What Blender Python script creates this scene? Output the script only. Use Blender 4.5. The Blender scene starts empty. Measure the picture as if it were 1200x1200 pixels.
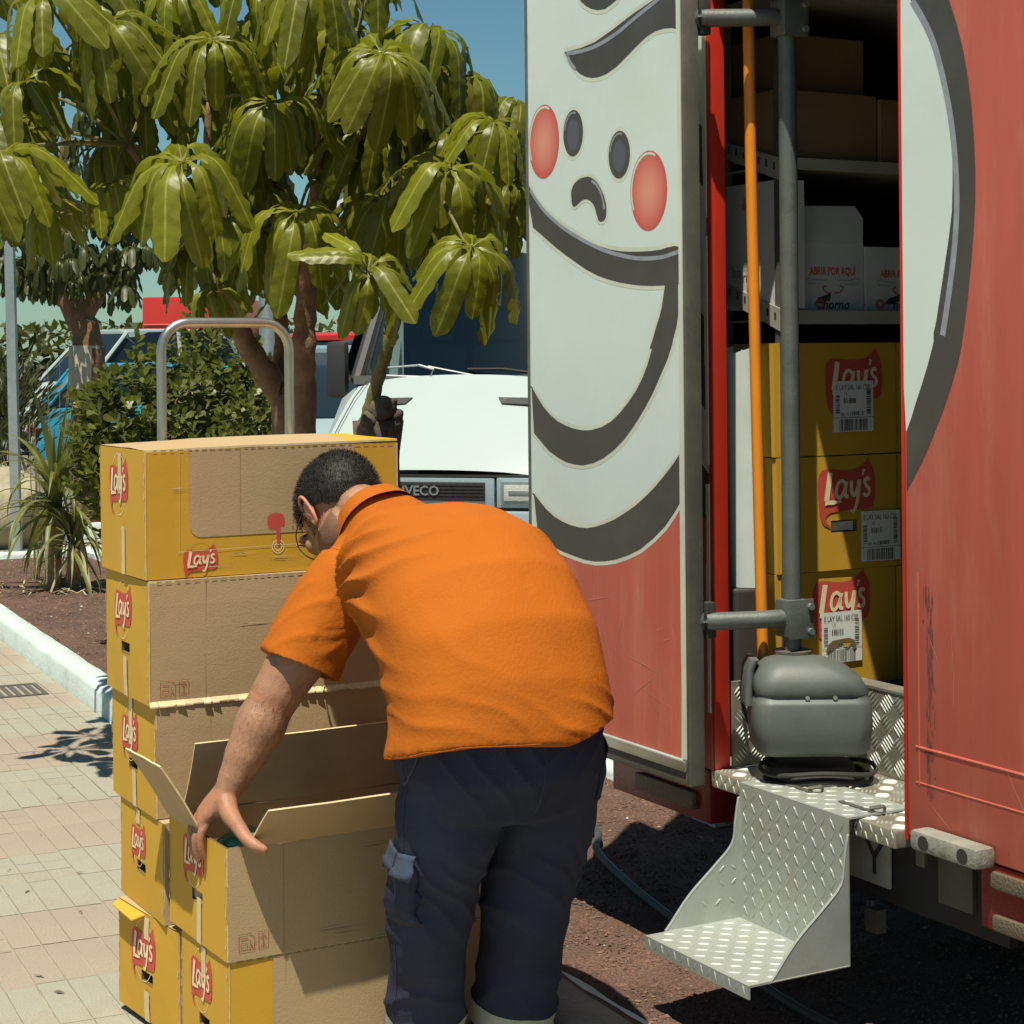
import bpy, bmesh, math, random
import numpy as np
from mathutils import Vector, Matrix, noise

# ---------------------------------------------------------------- camera, world, sun, exposure
S = bpy.context.scene
COL = S.collection
TH = math.radians(28.8)
CAM_H, FPX, ROLL = 1.65, 2200.0, 0.009
cam_d = bpy.data.cameras.new('camera')
cam = bpy.data.objects.new('camera', cam_d)
COL.objects.link(cam)
cam_d.sensor_width = 36.0
cam_d.lens = 36.0 * FPX / 1200.0
cam_d.shift_y = -185.0 / 1200.0
cam_d.clip_start, cam_d.clip_end = 0.1, 2000.0
_r = Vector((math.cos(TH), -math.sin(TH), 0)); _u = Vector((0, 0, 1)); _f = Vector((math.sin(TH), math.cos(TH), 0))
_rr = _r * math.cos(ROLL) - _u * math.sin(ROLL); _uu = _u * math.cos(ROLL) + _r * math.sin(ROLL)
cam.matrix_world = Matrix(((_rr.x, _uu.x, -_f.x, 0), (_rr.y, _uu.y, -_f.y, 0), (_rr.z, _uu.z, -_f.z, CAM_H), (0, 0, 0, 1)))
S.camera = cam

SUN_TX, SUN_TB = 0.28, 0.25          # shadow drift per metre of height
w = bpy.data.worlds.new('World'); S.world = w; w.use_nodes = True
nt = w.node_tree; nt.nodes.clear()
sky = nt.nodes.new('ShaderNodeTexSky'); sky.sky_type = 'NISHITA'; sky.sun_disc = False
sky.sun_elevation = math.atan2(1.0, math.hypot(SUN_TX, SUN_TB))
sky.sun_rotation = math.atan2(-SUN_TX, -SUN_TB) % (2 * math.pi)
sky.altitude = 0; sky.air_density = 1.0; sky.dust_density = 0.35; sky.ozone_density = 3.0
bg = nt.nodes.new('ShaderNodeBackground'); bg.inputs['Strength'].default_value = 0.064
wo = nt.nodes.new('ShaderNodeOutputWorld')
hz_ = nt.nodes.new('ShaderNodeMix'); hz_.data_type = 'RGBA'; hz_.blend_type = 'MULTIPLY'; hz_.inputs['Factor'].default_value = 1.0
hz_.inputs['B'].default_value = (0.66, 0.93, 0.87, 1)
nt.links.new(sky.outputs['Color'], hz_.inputs['A']); nt.links.new(hz_.outputs['Result'], bg.inputs['Color']); nt.links.new(bg.outputs['Background'], wo.inputs['Surface'])
sun_d = bpy.data.lights.new('sun', 'SUN'); sun_d.energy = 5.0; sun_d.angle = math.radians(0.5); sun_d.color = (1.0, 0.94, 0.80)
sun = bpy.data.objects.new('sun', sun_d); COL.objects.link(sun)
sun.rotation_euler = Vector((SUN_TX, SUN_TB, -1)).to_track_quat('-Z', 'Y').to_euler()
S.view_settings.view_transform = 'Standard'; S.view_settings.look = 'None'
S.view_settings.exposure = 0.38; S.view_settings.gamma = 1.0; S.view_settings.use_curve_mapping = False
S.render.engine = 'CYCLES'
S.cycles.use_denoising = True
S.cycles.max_bounces = 8

# ---------------------------------------------------------------- helpers
def at(px, py, Z):
    """the point seen at a spot of the view, Z metres in front of the camera"""
    x, y = px - 600.0, 415.0 - py
    x, y = x * math.cos(ROLL) + y * math.sin(ROLL), -x * math.sin(ROLL) + y * math.cos(ROLL)
    p = _r * (x / FPX * Z) + _f * Z
    return Vector((p.x, p.y, CAM_H + y / FPX * Z))

def nz(p, s=1.0, o=0.0):
    return noise.noise(Vector(p) * s + Vector((o, o * 1.7, -o)))

def crom(pts, n=6, closed=False):
    """smooth curve through points"""
    P = [Vector(p) for p in pts]
    out = []
    L = len(P)
    rng = range(L) if closed else range(L - 1)
    for i in rng:
        p1, p2 = P[i], P[(i + 1) % L]
        p0 = P[i - 1] if (i > 0 or closed) else p1 * 2 - p2
        p3 = P[(i + 2) % L] if (i + 2 < L or closed) else p2 * 2 - p1
        for k in range(n):
            t = k / n
            out.append(0.5 * ((2 * p1) + (p2 - p0) * t + (2 * p0 - 5 * p1 + 4 * p2 - p3) * t * t + (3 * p1 - p0 - 3 * p2 + p3) * t ** 3))
    if not closed: out.append(P[-1])
    return out

class MB:
    def __init__(s): s.v = []; s.f = []; s.m = []; s.uv = None
    def add(s, vs, fs, mi=0):
        o = len(s.v); s.v += [tuple(v) for v in vs]
        for f in fs: s.f.append([i + o for i in f]); s.m.append(mi)
        return o
    def box(s, x0, x1, y0, y1, z0, z1, mi=0, bev=0.0):
        if x0 > x1: x0, x1 = x1, x0
        if y0 > y1: y0, y1 = y1, y0
        if z0 > z1: z0, z1 = z1, z0
        if bev <= 0:
            return s.add([(x0,y0,z0),(x1,y0,z0),(x1,y1,z0),(x0,y1,z0),(x0,y0,z1),(x1,y0,z1),(x1,y1,z1),(x0,y1,z1)],
                  [(3,2,1,0),(4,5,6,7),(0,1,5,4),(1,2,6,5),(2,3,7,6),(3,0,4,7)], mi)
        b = min(bev, (x1-x0)*.49, (y1-y0)*.49, (z1-z0)*.49)
        bm = bmesh.new(); bmesh.ops.create_cube(bm, size=1)
        for v in bm.verts:
            v.co = Vector(((x0+x1)/2 + v.co.x*(x1-x0), (y0+y1)/2 + v.co.y*(y1-y0), (z0+z1)/2 + v.co.z*(z1-z0)))
        bmesh.ops.bevel(bm, geom=bm.edges[:], offset=b, segments=2, profile=.6, affect='EDGES')
        s.bm(bm, mi)
    def bm(s, bm, mi=0):
        bm.verts.index_update(); o = len(s.v)
        s.v += [tuple(v.co) for v in bm.verts]
        for f in bm.faces: s.f.append([v.index + o for v in f.verts]); s.m.append(mi)
        bm.free()
    def tube(s, pts, r, n=8, mi=0, caps=True, closed=False):
        P = [Vector(p) for p in pts]; L = len(P)
        R = r if isinstance(r, (list, tuple)) else [r] * L
        o = len(s.v); prev = None
        for i in range(L):
            a = P[i-1] if (i > 0 or closed) else P[i]
            b = P[(i+1) % L] if (i < L-1 or closed) else P[i]
            t = (b - a).normalized()
            if prev is None:
                up = Vector((0,0,1)) if abs(t.z) < .9 else Vector((1,0,0))
                u = t.cross(up).normalized()
            else:
                u = (prev - t * prev.dot(t)).normalized()
            prev = u; vv = t.cross(u)
            for k in range(n):
                an = 2*math.pi*k/n
                s.v.append(tuple(P[i] + (u*math.cos(an) + vv*math.sin(an)) * R[i]))
        for i in range(L if closed else L-1):
            j = (i+1) % L
            for k in range(n):
                k2 = (k+1) % n
                s.f.append([o+i*n+k, o+i*n+k2, o+j*n+k2, o+j*n+k]); s.m.append(mi)
        if caps and not closed:
            s.f.append([o+k for k in range(n)][::-1]); s.m.append(mi)
            s.f.append([o+(L-1)*n+k for k in range(n)]); s.m.append(mi)
    def loft(s, rings, mi=0, caps=True):
        """rings: equal-length lists of points"""
        n = len(rings[0]); o = len(s.v)
        for r in rings: s.v += [tuple(p) for p in r]
        for i in range(len(rings)-1):
            for k in range(n):
                k2 = (k+1) % n
                s.f.append([o+i*n+k, o+i*n+k2, o+(i+1)*n+k2, o+(i+1)*n+k]); s.m.append(mi)
        if caps:
            s.f.append([o+k for k in range(n)][::-1]); s.m.append(mi)
            s.f.append([o+(len(rings)-1)*n+k for k in range(n)]); s.m.append(mi)
    def prism(s, poly, vec, mi=0):
        vec = Vector(vec); n = len(poly); o = len(s.v)
        P = [Vector(p) for p in poly]
        s.v += [tuple(p) for p in P] + [tuple(p + vec) for p in P]
        s.f.append([o+i for i in range(n)][::-1]); s.m.append(mi)
        s.f.append([o+n+i for i in range(n)]); s.m.append(mi)
        for i in range(n):
            j = (i+1) % n
            s.f.append([o+i, o+j, o+n+j, o+n+i]); s.m.append(mi)
    def poly(s, pts, mi=0):
        s.add(pts, [list(range(len(pts)))], mi)
    def ell(s, c, r, mi=0, rot=None, nu=20, nv=12):
        c = Vector(c); vs = []; fs = []
        for j in range(nv+1):
            ph = math.pi*j/nv
            for i in range(nu):
                t = 2*math.pi*i/nu
                p = Vector((r[0]*math.sin(ph)*math.cos(t), r[1]*math.sin(ph)*math.sin(t), r[2]*math.cos(ph)))
                if rot is not None: p = rot @ p
                vs.append(c + p)
        for j in range(nv):
            for i in range(nu):
                i2 = (i+1) % nu
                fs.append([j*nu+i, (j+1)*nu+i, (j+1)*nu+i2, j*nu+i2])
        s.add(vs, fs, mi)
    def ribbon(s, pts, wd, nrm, mi=0):
        P = [Vector(p) for p in pts]; nrm = Vector(nrm); o = len(s.v); L = len(P)
        W = wd if isinstance(wd, (list, tuple)) else [wd]*L
        for i in range(L):
            t = (P[min(i+1, L-1)] - P[max(i-1, 0)]).normalized(); d = t.cross(nrm).normalized()
            s.v += [tuple(P[i] + d*W[i]/2), tuple(P[i] - d*W[i]/2)]
        for i in range(L-1):
            s.f.append([o+2*i, o+2*i+1, o+2*i+3, o+2*i+2]); s.m.append(mi)
    def mesh(s, name, mats, smooth=False, sharp=35):
        me = bpy.data.meshes.new(name)
        me.from_pydata(s.v, [], s.f)
        for m_ in (mats if isinstance(mats, (list, tuple)) else [mats]): me.materials.append(m_)
        if len(me.polygons) == len(s.m): me.polygons.foreach_set('material_index', s.m)
        if smooth:
            me.polygons.foreach_set('use_smooth', [True]*len(me.polygons))
            if sharp: me.set_sharp_from_angle(angle=math.radians(sharp))
        me.update()
        return me
    def build(s, name, mats, parent=None, smooth=False, local=False, sharp=35):
        return put(name, s.mesh(name, mats, smooth, sharp), parent, local)

def put(name, me, parent=None, local=False):
    o = bpy.data.objects.new(name, me); COL.objects.link(o)
    if parent is not None:
        o.parent = parent
        if not local and parent.parent is None: o.location = -Vector(parent.location)
    return o
def thing(name, label, cat, loc=(0,0,0), rz=0.0, group=None):
    o = bpy.data.objects.new(name, None); COL.objects.link(o)
    o.location = loc; o.rotation_euler = (0, 0, rz); o.empty_display_size = .1
    o['label'] = label; o['category'] = cat
    if group: o['group'] = group
    return o
def tag(o, label, cat, group=None):
    o['label'] = label; o['category'] = cat
    if group: o['group'] = group
    return o
def kind(o, k): o['kind'] = k; return o

def mat(name, col, rough=.6, metal=0.0, var=0.0, vs=6.0, bump=0.0, bs=80.0, spec=.5, dirt=None, ds=3.0, damt=.5, grain=0.0, gs=300.0, trans=None, alpha=None, coat=0.0, stretch=None):
    """principled surface with procedural colour variation, stains and fine relief"""
    m = bpy.data.materials.new(name); m.use_nodes = True
    n = m.node_tree.nodes; l = m.node_tree.links
    b = n['Principled BSDF']
    b.inputs['Roughness'].default_value = rough; b.inputs['Metallic'].default_value = metal
    b.inputs['Specular IOR Level'].default_value = spec
    if coat: b.inputs['Coat Weight'].default_value = coat; b.inputs['Coat Roughness'].default_value = .05
    tc = n.new('ShaderNodeTexCoord')
    c4 = (*col, 1)
    cur = None
    co = tc.outputs['Object']
    if stretch:
        vmul = n.new('ShaderNodeVectorMath'); vmul.operation = 'MULTIPLY'; vmul.inputs[1].default_value = stretch; l.new(co, vmul.inputs[0]); co = vmul.outputs['Vector']
    def noise_(scale, detail=4, rough_=.6):
        t = n.new('ShaderNodeTexNoise'); t.inputs['Scale'].default_value = scale; t.inputs['Detail'].default_value = detail
        t.inputs['Roughness'].default_value = rough_
        l.new(co, t.inputs['Vector']); return t
    def mix(a, bcol, facsock, mode='MIX'):
        x = n.new('ShaderNodeMix'); x.data_type = 'RGBA'; x.blend_type = mode
        if hasattr(a, 'is_linked'): l.new(a, x.inputs['A'])
        else: x.inputs['A'].default_value = a
        x.inputs['B'].default_value = bcol
        l.new(facsock, x.inputs['Factor']); return x.outputs['Result']
    def ramp(sock, a, b_):
        r = n.new('ShaderNodeMapRange'); r.inputs['From Min'].default_value = a; r.inputs['From Max'].default_value = b_
        l.new(sock, r.inputs['Value']); return r.outputs['Result']
    if var:
        t = noise_(vs)
        cur = mix(tuple(c*(1-var) for c in col) + (1,), tuple(min(1, c*(1+var)) for c in col) + (1,), ramp(t.outputs['Fac'], .3, .7))
    if grain:
        t = noise_(gs, 2, .7)
        g = mix(cur if cur is not None else c4, tuple(c*(1-grain) for c in col) + (1,), ramp(t.outputs['Fac'], .42, .62))
        cur = g
    if dirt:
        t = noise_(ds, 8, .72)
        k = ramp(t.outputs['Fac'], .5, .75)
        sc = n.new('ShaderNodeMath'); sc.operation = 'MULTIPLY'; sc.inputs[1].default_value = damt; l.new(k, sc.inputs[0])
        cur = mix(cur if cur is not None else c4, (*dirt, 1), sc.outputs[0])
    if cur is not None: l.new(cur, b.inputs['Base Color'])
    else: b.inputs['Base Color'].default_value = c4
    if bump:
        t = noise_(bs, 3)
        bp = n.new('ShaderNodeBump'); bp.inputs['Strength'].default_value = bump; bp.inputs['Distance'].default_value = .01
        l.new(t.outputs['Fac'], bp.inputs['Height']); l.new(bp.outputs['Normal'], b.inputs['Normal'])
    if trans:
        tr = n.new('ShaderNodeBsdfTranslucent'); tr.inputs['Color'].default_value = (*trans, 1)
        ms = n.new('ShaderNodeMixShader'); ms.inputs['Fac'].default_value = .35
        out = n['Material Output']
        l.new(b.outputs['BSDF'], ms.inputs[1]); l.new(tr.outputs['BSDF'], ms.inputs[2]); l.new(ms.outputs['Shader'], out.inputs['Surface'])
    return m

def vcmat(name, rough=.6, bump=0.0, bs=200.0, spec=.5, sss=0.0, coat=0.0, var=0.0, vs=40.0):
    """colour from the mesh attribute 'tint' (printed or natural colour of the thing itself)"""
    m = mat(name, (1,1,1), rough=rough, bump=bump, bs=bs, spec=spec, coat=coat)
    n = m.node_tree.nodes; l = m.node_tree.links
    a = n.new('ShaderNodeAttribute'); a.attribute_name = 'tint'
    src = a.outputs['Color']
    if var:
        tc = n.new('ShaderNodeTexCoord'); t = n.new('ShaderNodeTexNoise'); t.inputs['Scale'].default_value = vs; t.inputs['Detail'].default_value = 4
        l.new(tc.outputs['Object'], t.inputs['Vector'])
        mr = n.new('ShaderNodeMapRange'); mr.inputs['From Min'].default_value = .3; mr.inputs['From Max'].default_value = .7
        mr.inputs['To Min'].default_value = 1-var; mr.inputs['To Max'].default_value = 1+var
        l.new(t.outputs['Fac'], mr.inputs['Value'])
        x = n.new('ShaderNodeVectorMath'); x.operation = 'SCALE'
        l.new(src, x.inputs[0]); l.new(mr.outputs['Result'], x.inputs['Scale']); src = x.outputs['Vector']
    l.new(src, n['Principled BSDF'].inputs['Base Color'])
    if sss:
        b = n['Principled BSDF']; b.inputs['Subsurface Weight'].default_value = sss
        b.inputs['Subsurface Radius'].default_value = (.012, .005, .003)
    return m
def tint(me, cols):
    at_ = me.color_attributes.new('tint', 'FLOAT_COLOR', 'POINT')
    at_.data.foreach_set('color', np.asarray(cols, dtype=np.float32).ravel())

_txt = {}
def text2d(s, bold=0.0, shear=0.0):
    """flat outline of a line of text, 1 unit high letters, centred: (verts, faces, width)"""
    k = (s, bold, shear)
    if k in _txt: return _txt[k]
    cu = bpy.data.curves.new('t', 'FONT'); cu.body = s; cu.align_x = 'CENTER'; cu.align_y = 'CENTER'; cu.size = 1.4
    cu.offset = bold; cu.shear = shear; cu.resolution_u = 2
    o = bpy.data.objects.new('t', cu); COL.objects.link(o)
    dg = bpy.context.evaluated_depsgraph_get()
    me = bpy.data.meshes.new_from_object(o.evaluated_get(dg))
    vs = [(v.co.x, v.co.y) for v in me.vertices]; fs = [list(p.vertices) for p in me.polygons]
    bpy.data.objects.remove(o); bpy.data.meshes.remove(me); bpy.data.curves.remove(cu)
    xs = [v[0] for v in vs] or [0]
    _txt[k] = (vs, fs, max(xs)-min(xs)); return _txt[k]

class Frame:
    """a flat surface patch: origin, right, up, outward normal"""
    def __init__(s, O, U, V, N, warp=None): s.O, s.U, s.V, s.N, s.warp = Vector(O), Vector(U), Vector(V), Vector(N), warp
    def p(s, u, v, d=0.0):
        q = s.O + s.U*u + s.V*v
        if s.warp: q = s.warp(q)
        return q + s.N*d
def dec_poly(mb, fr, pts, d, mi): mb.poly([fr.p(u, v, d) for u, v in pts], mi)
def dec_rect(mb, fr, u0, u1, v0, v1, d, mi): dec_poly(mb, fr, [(u0,v0),(u1,v0),(u1,v1),(u0,v1)], d, mi)
def dec_line(mb, fr, pts, wd, d, mi, smooth=0):
    P = [Vector((a, b, 0)) for a, b in pts]
    if smooth: P = crom(P, smooth)
    L = len(P); o = len(mb.v)
    W = wd if isinstance(wd, (list, tuple)) else [wd]*L
    if len(W) != L: W = [W[min(len(W)-1, int(i/(L-1)*(len(W)-1)+.5))] for i in range(L)]
    for i in range(L):
        t = (P[min(i+1, L-1)] - P[max(i-1, 0)]).normalized(); n_ = Vector((-t.y, t.x, 0))
        for sg in (1, -1):
            q = P[i] + n_*W[i]/2*sg; mb.v.append(tuple(fr.p(q.x, q.y, d)))
    for i in range(L-1): mb.f.append([o+2*i, o+2*i+1, o+2*i+3, o+2*i+2]); mb.m.append(mi)
def dec_text(mb, fr, s, u, v, h, d, mi, bold=0.0, shear=0.0, wmax=None):
    vs, fs, wd = text2d(s, bold, shear); k = h
    kx = k if not wmax or wd*k <= wmax else wmax/wd
    mb.add([fr.p(u + x*kx, v + y*k, d) for x, y in vs], fs, mi)
def ellipse(c, rx, ry, n=28): return [(c[0]+rx*math.cos(2*math.pi*i/n), c[1]+ry*math.sin(2*math.pi*i/n)) for i in range(n)]

# the red crisp-maker's badge: waving banner with white lettering
BANNER = [(-.50,.02),(-.49,.17),(-.43,.27),(-.30,.29),(-.14,.27),(.02,.26),(.16,.28),(.28,.33),(.36,.40),(.38,.44),(.42,.35),(.475,.26),(.5,.12),(.5,-.08),(.475,-.21),(.42,-.27),(.28,-.285),(.1,-.29),(-.1,-.30),(-.27,-.315),(-.36,-.36),(-.36,-.44),(-.27,-.53),(-.40,-.48),(-.465,-.36),(-.49,-.2)]
def badge(mb, fr, u, v, wd, red, white, d=.0012, ring=None):
    def T(pts): return [(u + x*wd, v + y*wd) for x, y in pts]
    if ring is not None:
        dec_line(mb, fr, T(ellipse((0,-.02), .40, .52, 30)[3:28]), wd*.012, d*.6, ring)
    bp = [(p.x, p.y) for p in crom([(x, y, 0) for x, y in BANNER], 3, True)]
    dec_poly(mb, fr, T(bp), d, red)
    def st(pts, wdt, sm=5): dec_line(mb, fr, T(pts), [wd*x for x in wdt] if isinstance(wdt, list) else wd*wdt, d*2, white, sm)
    st([(-.29,.24),(-.315,.1),(-.36,-.15)], .085, 3); st([(-.385,-.165),(-.28,-.175),(-.11,-.165)], [.09,.06,.04], 4)
    st([(-.03,.08),(-.09,.12),(-.16,.08),(-.19,-.03),(-.17,-.10),(-.12,-.11),(-.05,-.02),(-.02,.08)], .05)
    st([(-.01,.11),(-.03,.0),(-.03,-.09),(.02,-.10)], .055)
    st([(.075,.12),(.075,.0),(.10,-.08),(.14,-.07),(.19,.02),(.21,.12)], .055)
    st([(.225,.13),(.20,-.05),(.16,-.22),(.10,-.31),(.05,-.29)], [.055,.055,.05,.04])
    st([(.30,.27),(.275,.19)], [.055,.03], 2)
    st([(.40,.12),(.35,.14),(.31,.10),(.34,.04),(.385,.0),(.385,-.07),(.33,-.10),(.28,-.07)], .05)

# printed emblem outlines, (sideways, height) in metres on the panels
DOOR_ART = {
 'brow':[(4.484,2.485),(4.396,2.484),(4.322,2.489),(4.234,2.508),(4.135,2.533),(4.027,2.555),(3.948,2.567),(3.847,2.564),(3.849,2.432),(3.880,2.437),(3.912,2.458),(3.950,2.469),(3.989,2.473),(4.028,2.472),(4.068,2.464),(4.116,2.446),(4.165,2.426),(4.214,2.407),(4.265,2.395),(4.301,2.392),(4.338,2.394),(4.375,2.403),(4.405,2.416),(4.435,2.436),(4.450,2.452),(4.470,2.470)],
 'brow_hi':[(4.473,2.479),(4.389,2.475),(4.310,2.478),(4.213,2.495),(4.108,2.525),(4.007,2.552)],
 'brow_hi2':[(4.467,2.473),(4.450,2.450),(4.424,2.430)],
 'curl':[(4.412,2.641),(4.394,2.611),(4.367,2.594),(4.338,2.581),(4.305,2.572),(4.269,2.569),(4.240,2.575),(4.207,2.584),(4.162,2.597)],
 'corner':[(4.745,2.699),(4.712,2.619),(4.696,2.625),(4.679,2.640),(4.637,2.652),(4.596,2.660),(4.564,2.667)],
 'cheekL':(4.604,2.250,0.086,0.104),
 'cheekR':(4.064,2.068,0.087,0.103),
 'eyeL':(4.441,2.256,0.053,0.064),
 'eyeR':(4.204,2.174,0.053,0.063),
 'nose':[(4.454,2.084),(4.453,2.098),(4.441,2.114),(4.424,2.123),(4.402,2.129),(4.378,2.130),(4.357,2.129),(4.334,2.120),(4.313,2.107),(4.295,2.088),(4.282,2.070),(4.274,2.054),(4.271,2.039),(4.271,2.025),(4.274,2.013),(4.285,2.005),(4.298,2.003),(4.311,2.007),(4.318,2.019),(4.324,2.031),(4.331,2.045),(4.342,2.056),(4.358,2.065),(4.373,2.069),(4.388,2.069),(4.404,2.065),(4.416,2.060),(4.428,2.055),(4.442,2.054),(4.451,2.064)],
 'mouth':[(4.701,2.134),(4.664,2.100),(4.623,2.069),(4.575,2.043),(4.528,2.018),(4.474,1.994),(4.420,1.973),(4.360,1.953),(4.302,1.937),(4.251,1.926),(4.202,1.919),(4.153,1.915),(4.105,1.913),(4.057,1.912),(4.011,1.913),(3.978,1.917),(3.946,1.919),(3.929,1.916),(3.918,1.906),(3.916,1.878),(3.916,1.849),(3.919,1.814),(3.924,1.778),(3.932,1.746),(3.941,1.714),(3.955,1.686),(3.968,1.661),(4.066,1.661),(4.052,1.683),(4.034,1.716),(4.019,1.741),(4.007,1.766),(4.000,1.791),(3.991,1.821),(4.052,1.822),(4.106,1.825),(4.154,1.830),(4.203,1.836),(4.260,1.846),(4.318,1.859),(4.380,1.879),(4.437,1.902),(4.490,1.924),(4.545,1.949),(4.585,1.969),(4.625,1.989),(4.670,2.011),(4.680,2.044),(4.692,2.078)],
 'mouth_hi':[(4.685,2.120),(4.615,2.062),(4.520,2.009),(4.413,1.966),(4.299,1.930),(4.199,1.908),(4.105,1.895),(4.011,1.893),(3.953,1.900),(3.927,1.903)],
 'smile':[(3.942,1.728),(3.950,1.701),(3.961,1.670),(3.984,1.631),(4.014,1.594),(4.049,1.550),(4.092,1.505),(4.141,1.461),(4.194,1.421),(4.244,1.392),(4.298,1.368),(4.350,1.353),(4.406,1.344),(4.451,1.345),(4.495,1.349),(4.541,1.360),(4.587,1.375),(4.621,1.393),(4.675,1.424),(4.687,1.558),(4.659,1.532),(4.619,1.500),(4.580,1.478),(4.539,1.461),(4.493,1.450),(4.449,1.443),(4.405,1.440),(4.361,1.442),(4.305,1.452),(4.255,1.469),(4.213,1.492),(4.172,1.520),(4.133,1.551),(4.101,1.585),(4.075,1.622),(4.055,1.660),(4.041,1.692),(4.027,1.729)],
 'chin':[(3.917,1.287),(3.959,1.245),(4.001,1.208),(4.059,1.171),(4.118,1.140),(4.177,1.119),(4.240,1.102),(4.290,1.093),(4.346,1.087),(4.400,1.087),(4.455,1.092),(4.511,1.098),(4.568,1.107),(4.610,1.119),(4.657,1.133),(4.679,1.251),(4.646,1.232),(4.613,1.213),(4.567,1.194),(4.521,1.183),(4.476,1.176),(4.431,1.173),(4.387,1.174),(4.344,1.181),(4.301,1.191),(4.247,1.207),(4.197,1.227),(4.144,1.250),(4.096,1.276),(4.045,1.307),(3.999,1.340),(3.960,1.370),(3.923,1.403)],
 'red':[(3.936,0.607),(3.925,1.276),(3.959,1.243),(4.001,1.206),(4.059,1.169),(4.118,1.138),(4.177,1.117),(4.240,1.100),(4.290,1.091),(4.346,1.085),(4.400,1.084),(4.455,1.090),(4.511,1.096),(4.568,1.105),(4.610,1.116),(4.662,1.132),(4.672,0.580)],
}
REAR_ART = {
 'dark':[(3.238,2.468),(3.211,2.426),(3.181,2.386),(3.154,2.341),(3.133,2.293),(3.115,2.243),(3.099,2.188),(3.086,2.128),(3.081,2.070),(3.081,2.012),(3.084,1.951),(3.094,1.896),(3.108,1.835),(3.124,1.768),(3.137,1.713),(3.146,1.688),(3.146,1.668),(3.164,1.622),(3.184,1.578),(3.205,1.536),(3.220,1.503),(3.237,1.471),(3.239,1.336),(3.212,1.372),(3.187,1.405),(3.152,1.460),(3.118,1.519),(3.092,1.572),(3.070,1.622),(3.054,1.673),(3.058,1.663),(3.052,1.687),(3.047,1.711),(3.038,1.759),(3.027,1.832),(3.017,1.910),(3.012,1.970),(3.011,2.030),(3.014,2.096),(3.020,2.163),(3.030,2.225),(3.044,2.288),(3.063,2.347),(3.087,2.404),(3.104,2.444)],
 'white':[(3.244,2.469),(3.219,2.465),(3.192,2.423),(3.163,2.383),(3.136,2.338),(3.115,2.291),(3.097,2.240),(3.081,2.186),(3.070,2.127),(3.065,2.068),(3.065,2.010),(3.069,1.950),(3.078,1.895),(3.092,1.835),(3.108,1.768),(3.120,1.713),(3.130,1.688),(3.133,1.668),(3.151,1.622),(3.171,1.578),(3.191,1.537),(3.210,1.500),(3.239,1.469),(3.253,1.683)],
 'hi':[(3.206,2.424),(3.165,2.368),(3.133,2.310),(3.107,2.235),(3.087,2.159),(3.075,2.084),(3.069,2.011),(3.069,1.950),(3.076,1.877),(3.089,1.804),(3.105,1.731),(3.117,1.682)],
}

# ---------------------------------------------------------------- materials
M = {}
M['asphalt'] = mat('asphalt', (.075,.073,.068), .9, var=.25, vs=2, bump=.3, bs=120, grain=.35, gs=160)
M['mortar'] = mat('mortar', (.30,.27,.20), .95, var=.25, vs=8, bump=.3, bs=90)
M['tile_beige'] = mat('tile_beige', (.335,.315,.245), .85, var=.12, vs=1.3, bump=.25, bs=120, grain=.16, gs=180, dirt=(.24,.19,.12), ds=2.3, damt=.7)
M['tile_pink'] = mat('tile_pink', (.33,.272,.208), .85, var=.12, vs=1.3, bump=.25, bs=120, grain=.16, gs=180, dirt=(.30,.25,.17), ds=2.3, damt=.7)
M['kerb'] = mat('kerb_paint', (.50,.575,.535), .8, var=.07, vs=5, bump=.5, bs=45, dirt=(.30,.31,.27), ds=7, damt=.6)
M['kerb_shaded'] = mat('kerb_shaded', (.21,.20,.17), .9, var=.2, vs=6, bump=.5, bs=60, dirt=(.09,.08,.07), ds=5, damt=.7)
M['gravel'] = mat('gravel', (.15,.082,.055), .95, var=.35, vs=3, bump=1.0, bs=110, grain=.6, gs=140)
M['pebble'] = vcmat('pebble', .95, bump=.4, bs=300)
M['iron'] = mat('iron', (.12,.11,.09), .7, .3, var=.2, vs=20, bump=.2)
M['rock'] = mat('rock', (.36,.31,.21), .9, var=.25, vs=4, bump=.8, bs=14, dirt=(.17,.12,.08), ds=3, damt=.7)
M['red'] = mat('red_paint', (.50,.112,.074), .45, var=.10, vs=2.5, dirt=(.58,.25,.165), ds=3.0, damt=.55, bump=.03, bs=6, spec=.35, stretch=(1,3.2,.55))
M['red_post'] = mat('red_post', (.48,.028,.012), .4, var=.1, vs=3, dirt=(.25,.02,.012), ds=5, damt=.4)
M['white'] = mat('white_paint', (.63,.72,.665), .45, var=.04, vs=2, dirt=(.55,.60,.50), ds=2.5, damt=.5, spec=.35)
M['ink'] = mat('dark_print', (.062,.058,.048), .5, var=.12, vs=3, dirt=(.11,.105,.09), ds=4, damt=.5)
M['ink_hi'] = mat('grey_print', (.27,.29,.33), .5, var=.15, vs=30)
M['cream'] = mat('cream_print', (.60,.635,.52), .5, var=.08, vs=5)
M['cheek'] = vcmat('cheek_print', .5)
M['alu'] = mat('brushed_aluminium', (.50,.52,.46), .38, .85, var=.12, vs=4, bump=.05, bs=60, dirt=(.30,.27,.20), ds=6, damt=.5)
M['tread'] = mat('tread_plate', (.44,.475,.43), .52, .5, var=.14, vs=7, dirt=(.32,.29,.21), ds=7, damt=.8, bump=.04, bs=90)
M['tread_old'] = mat('dusty_tread_plate', (.46,.44,.36), .42, .7, var=.2, vs=8, dirt=(.24,.20,.13), ds=6, damt=.9)
M['tread_rib'] = mat('tread_rib', (.46,.49,.44), .58, .3)
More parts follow.
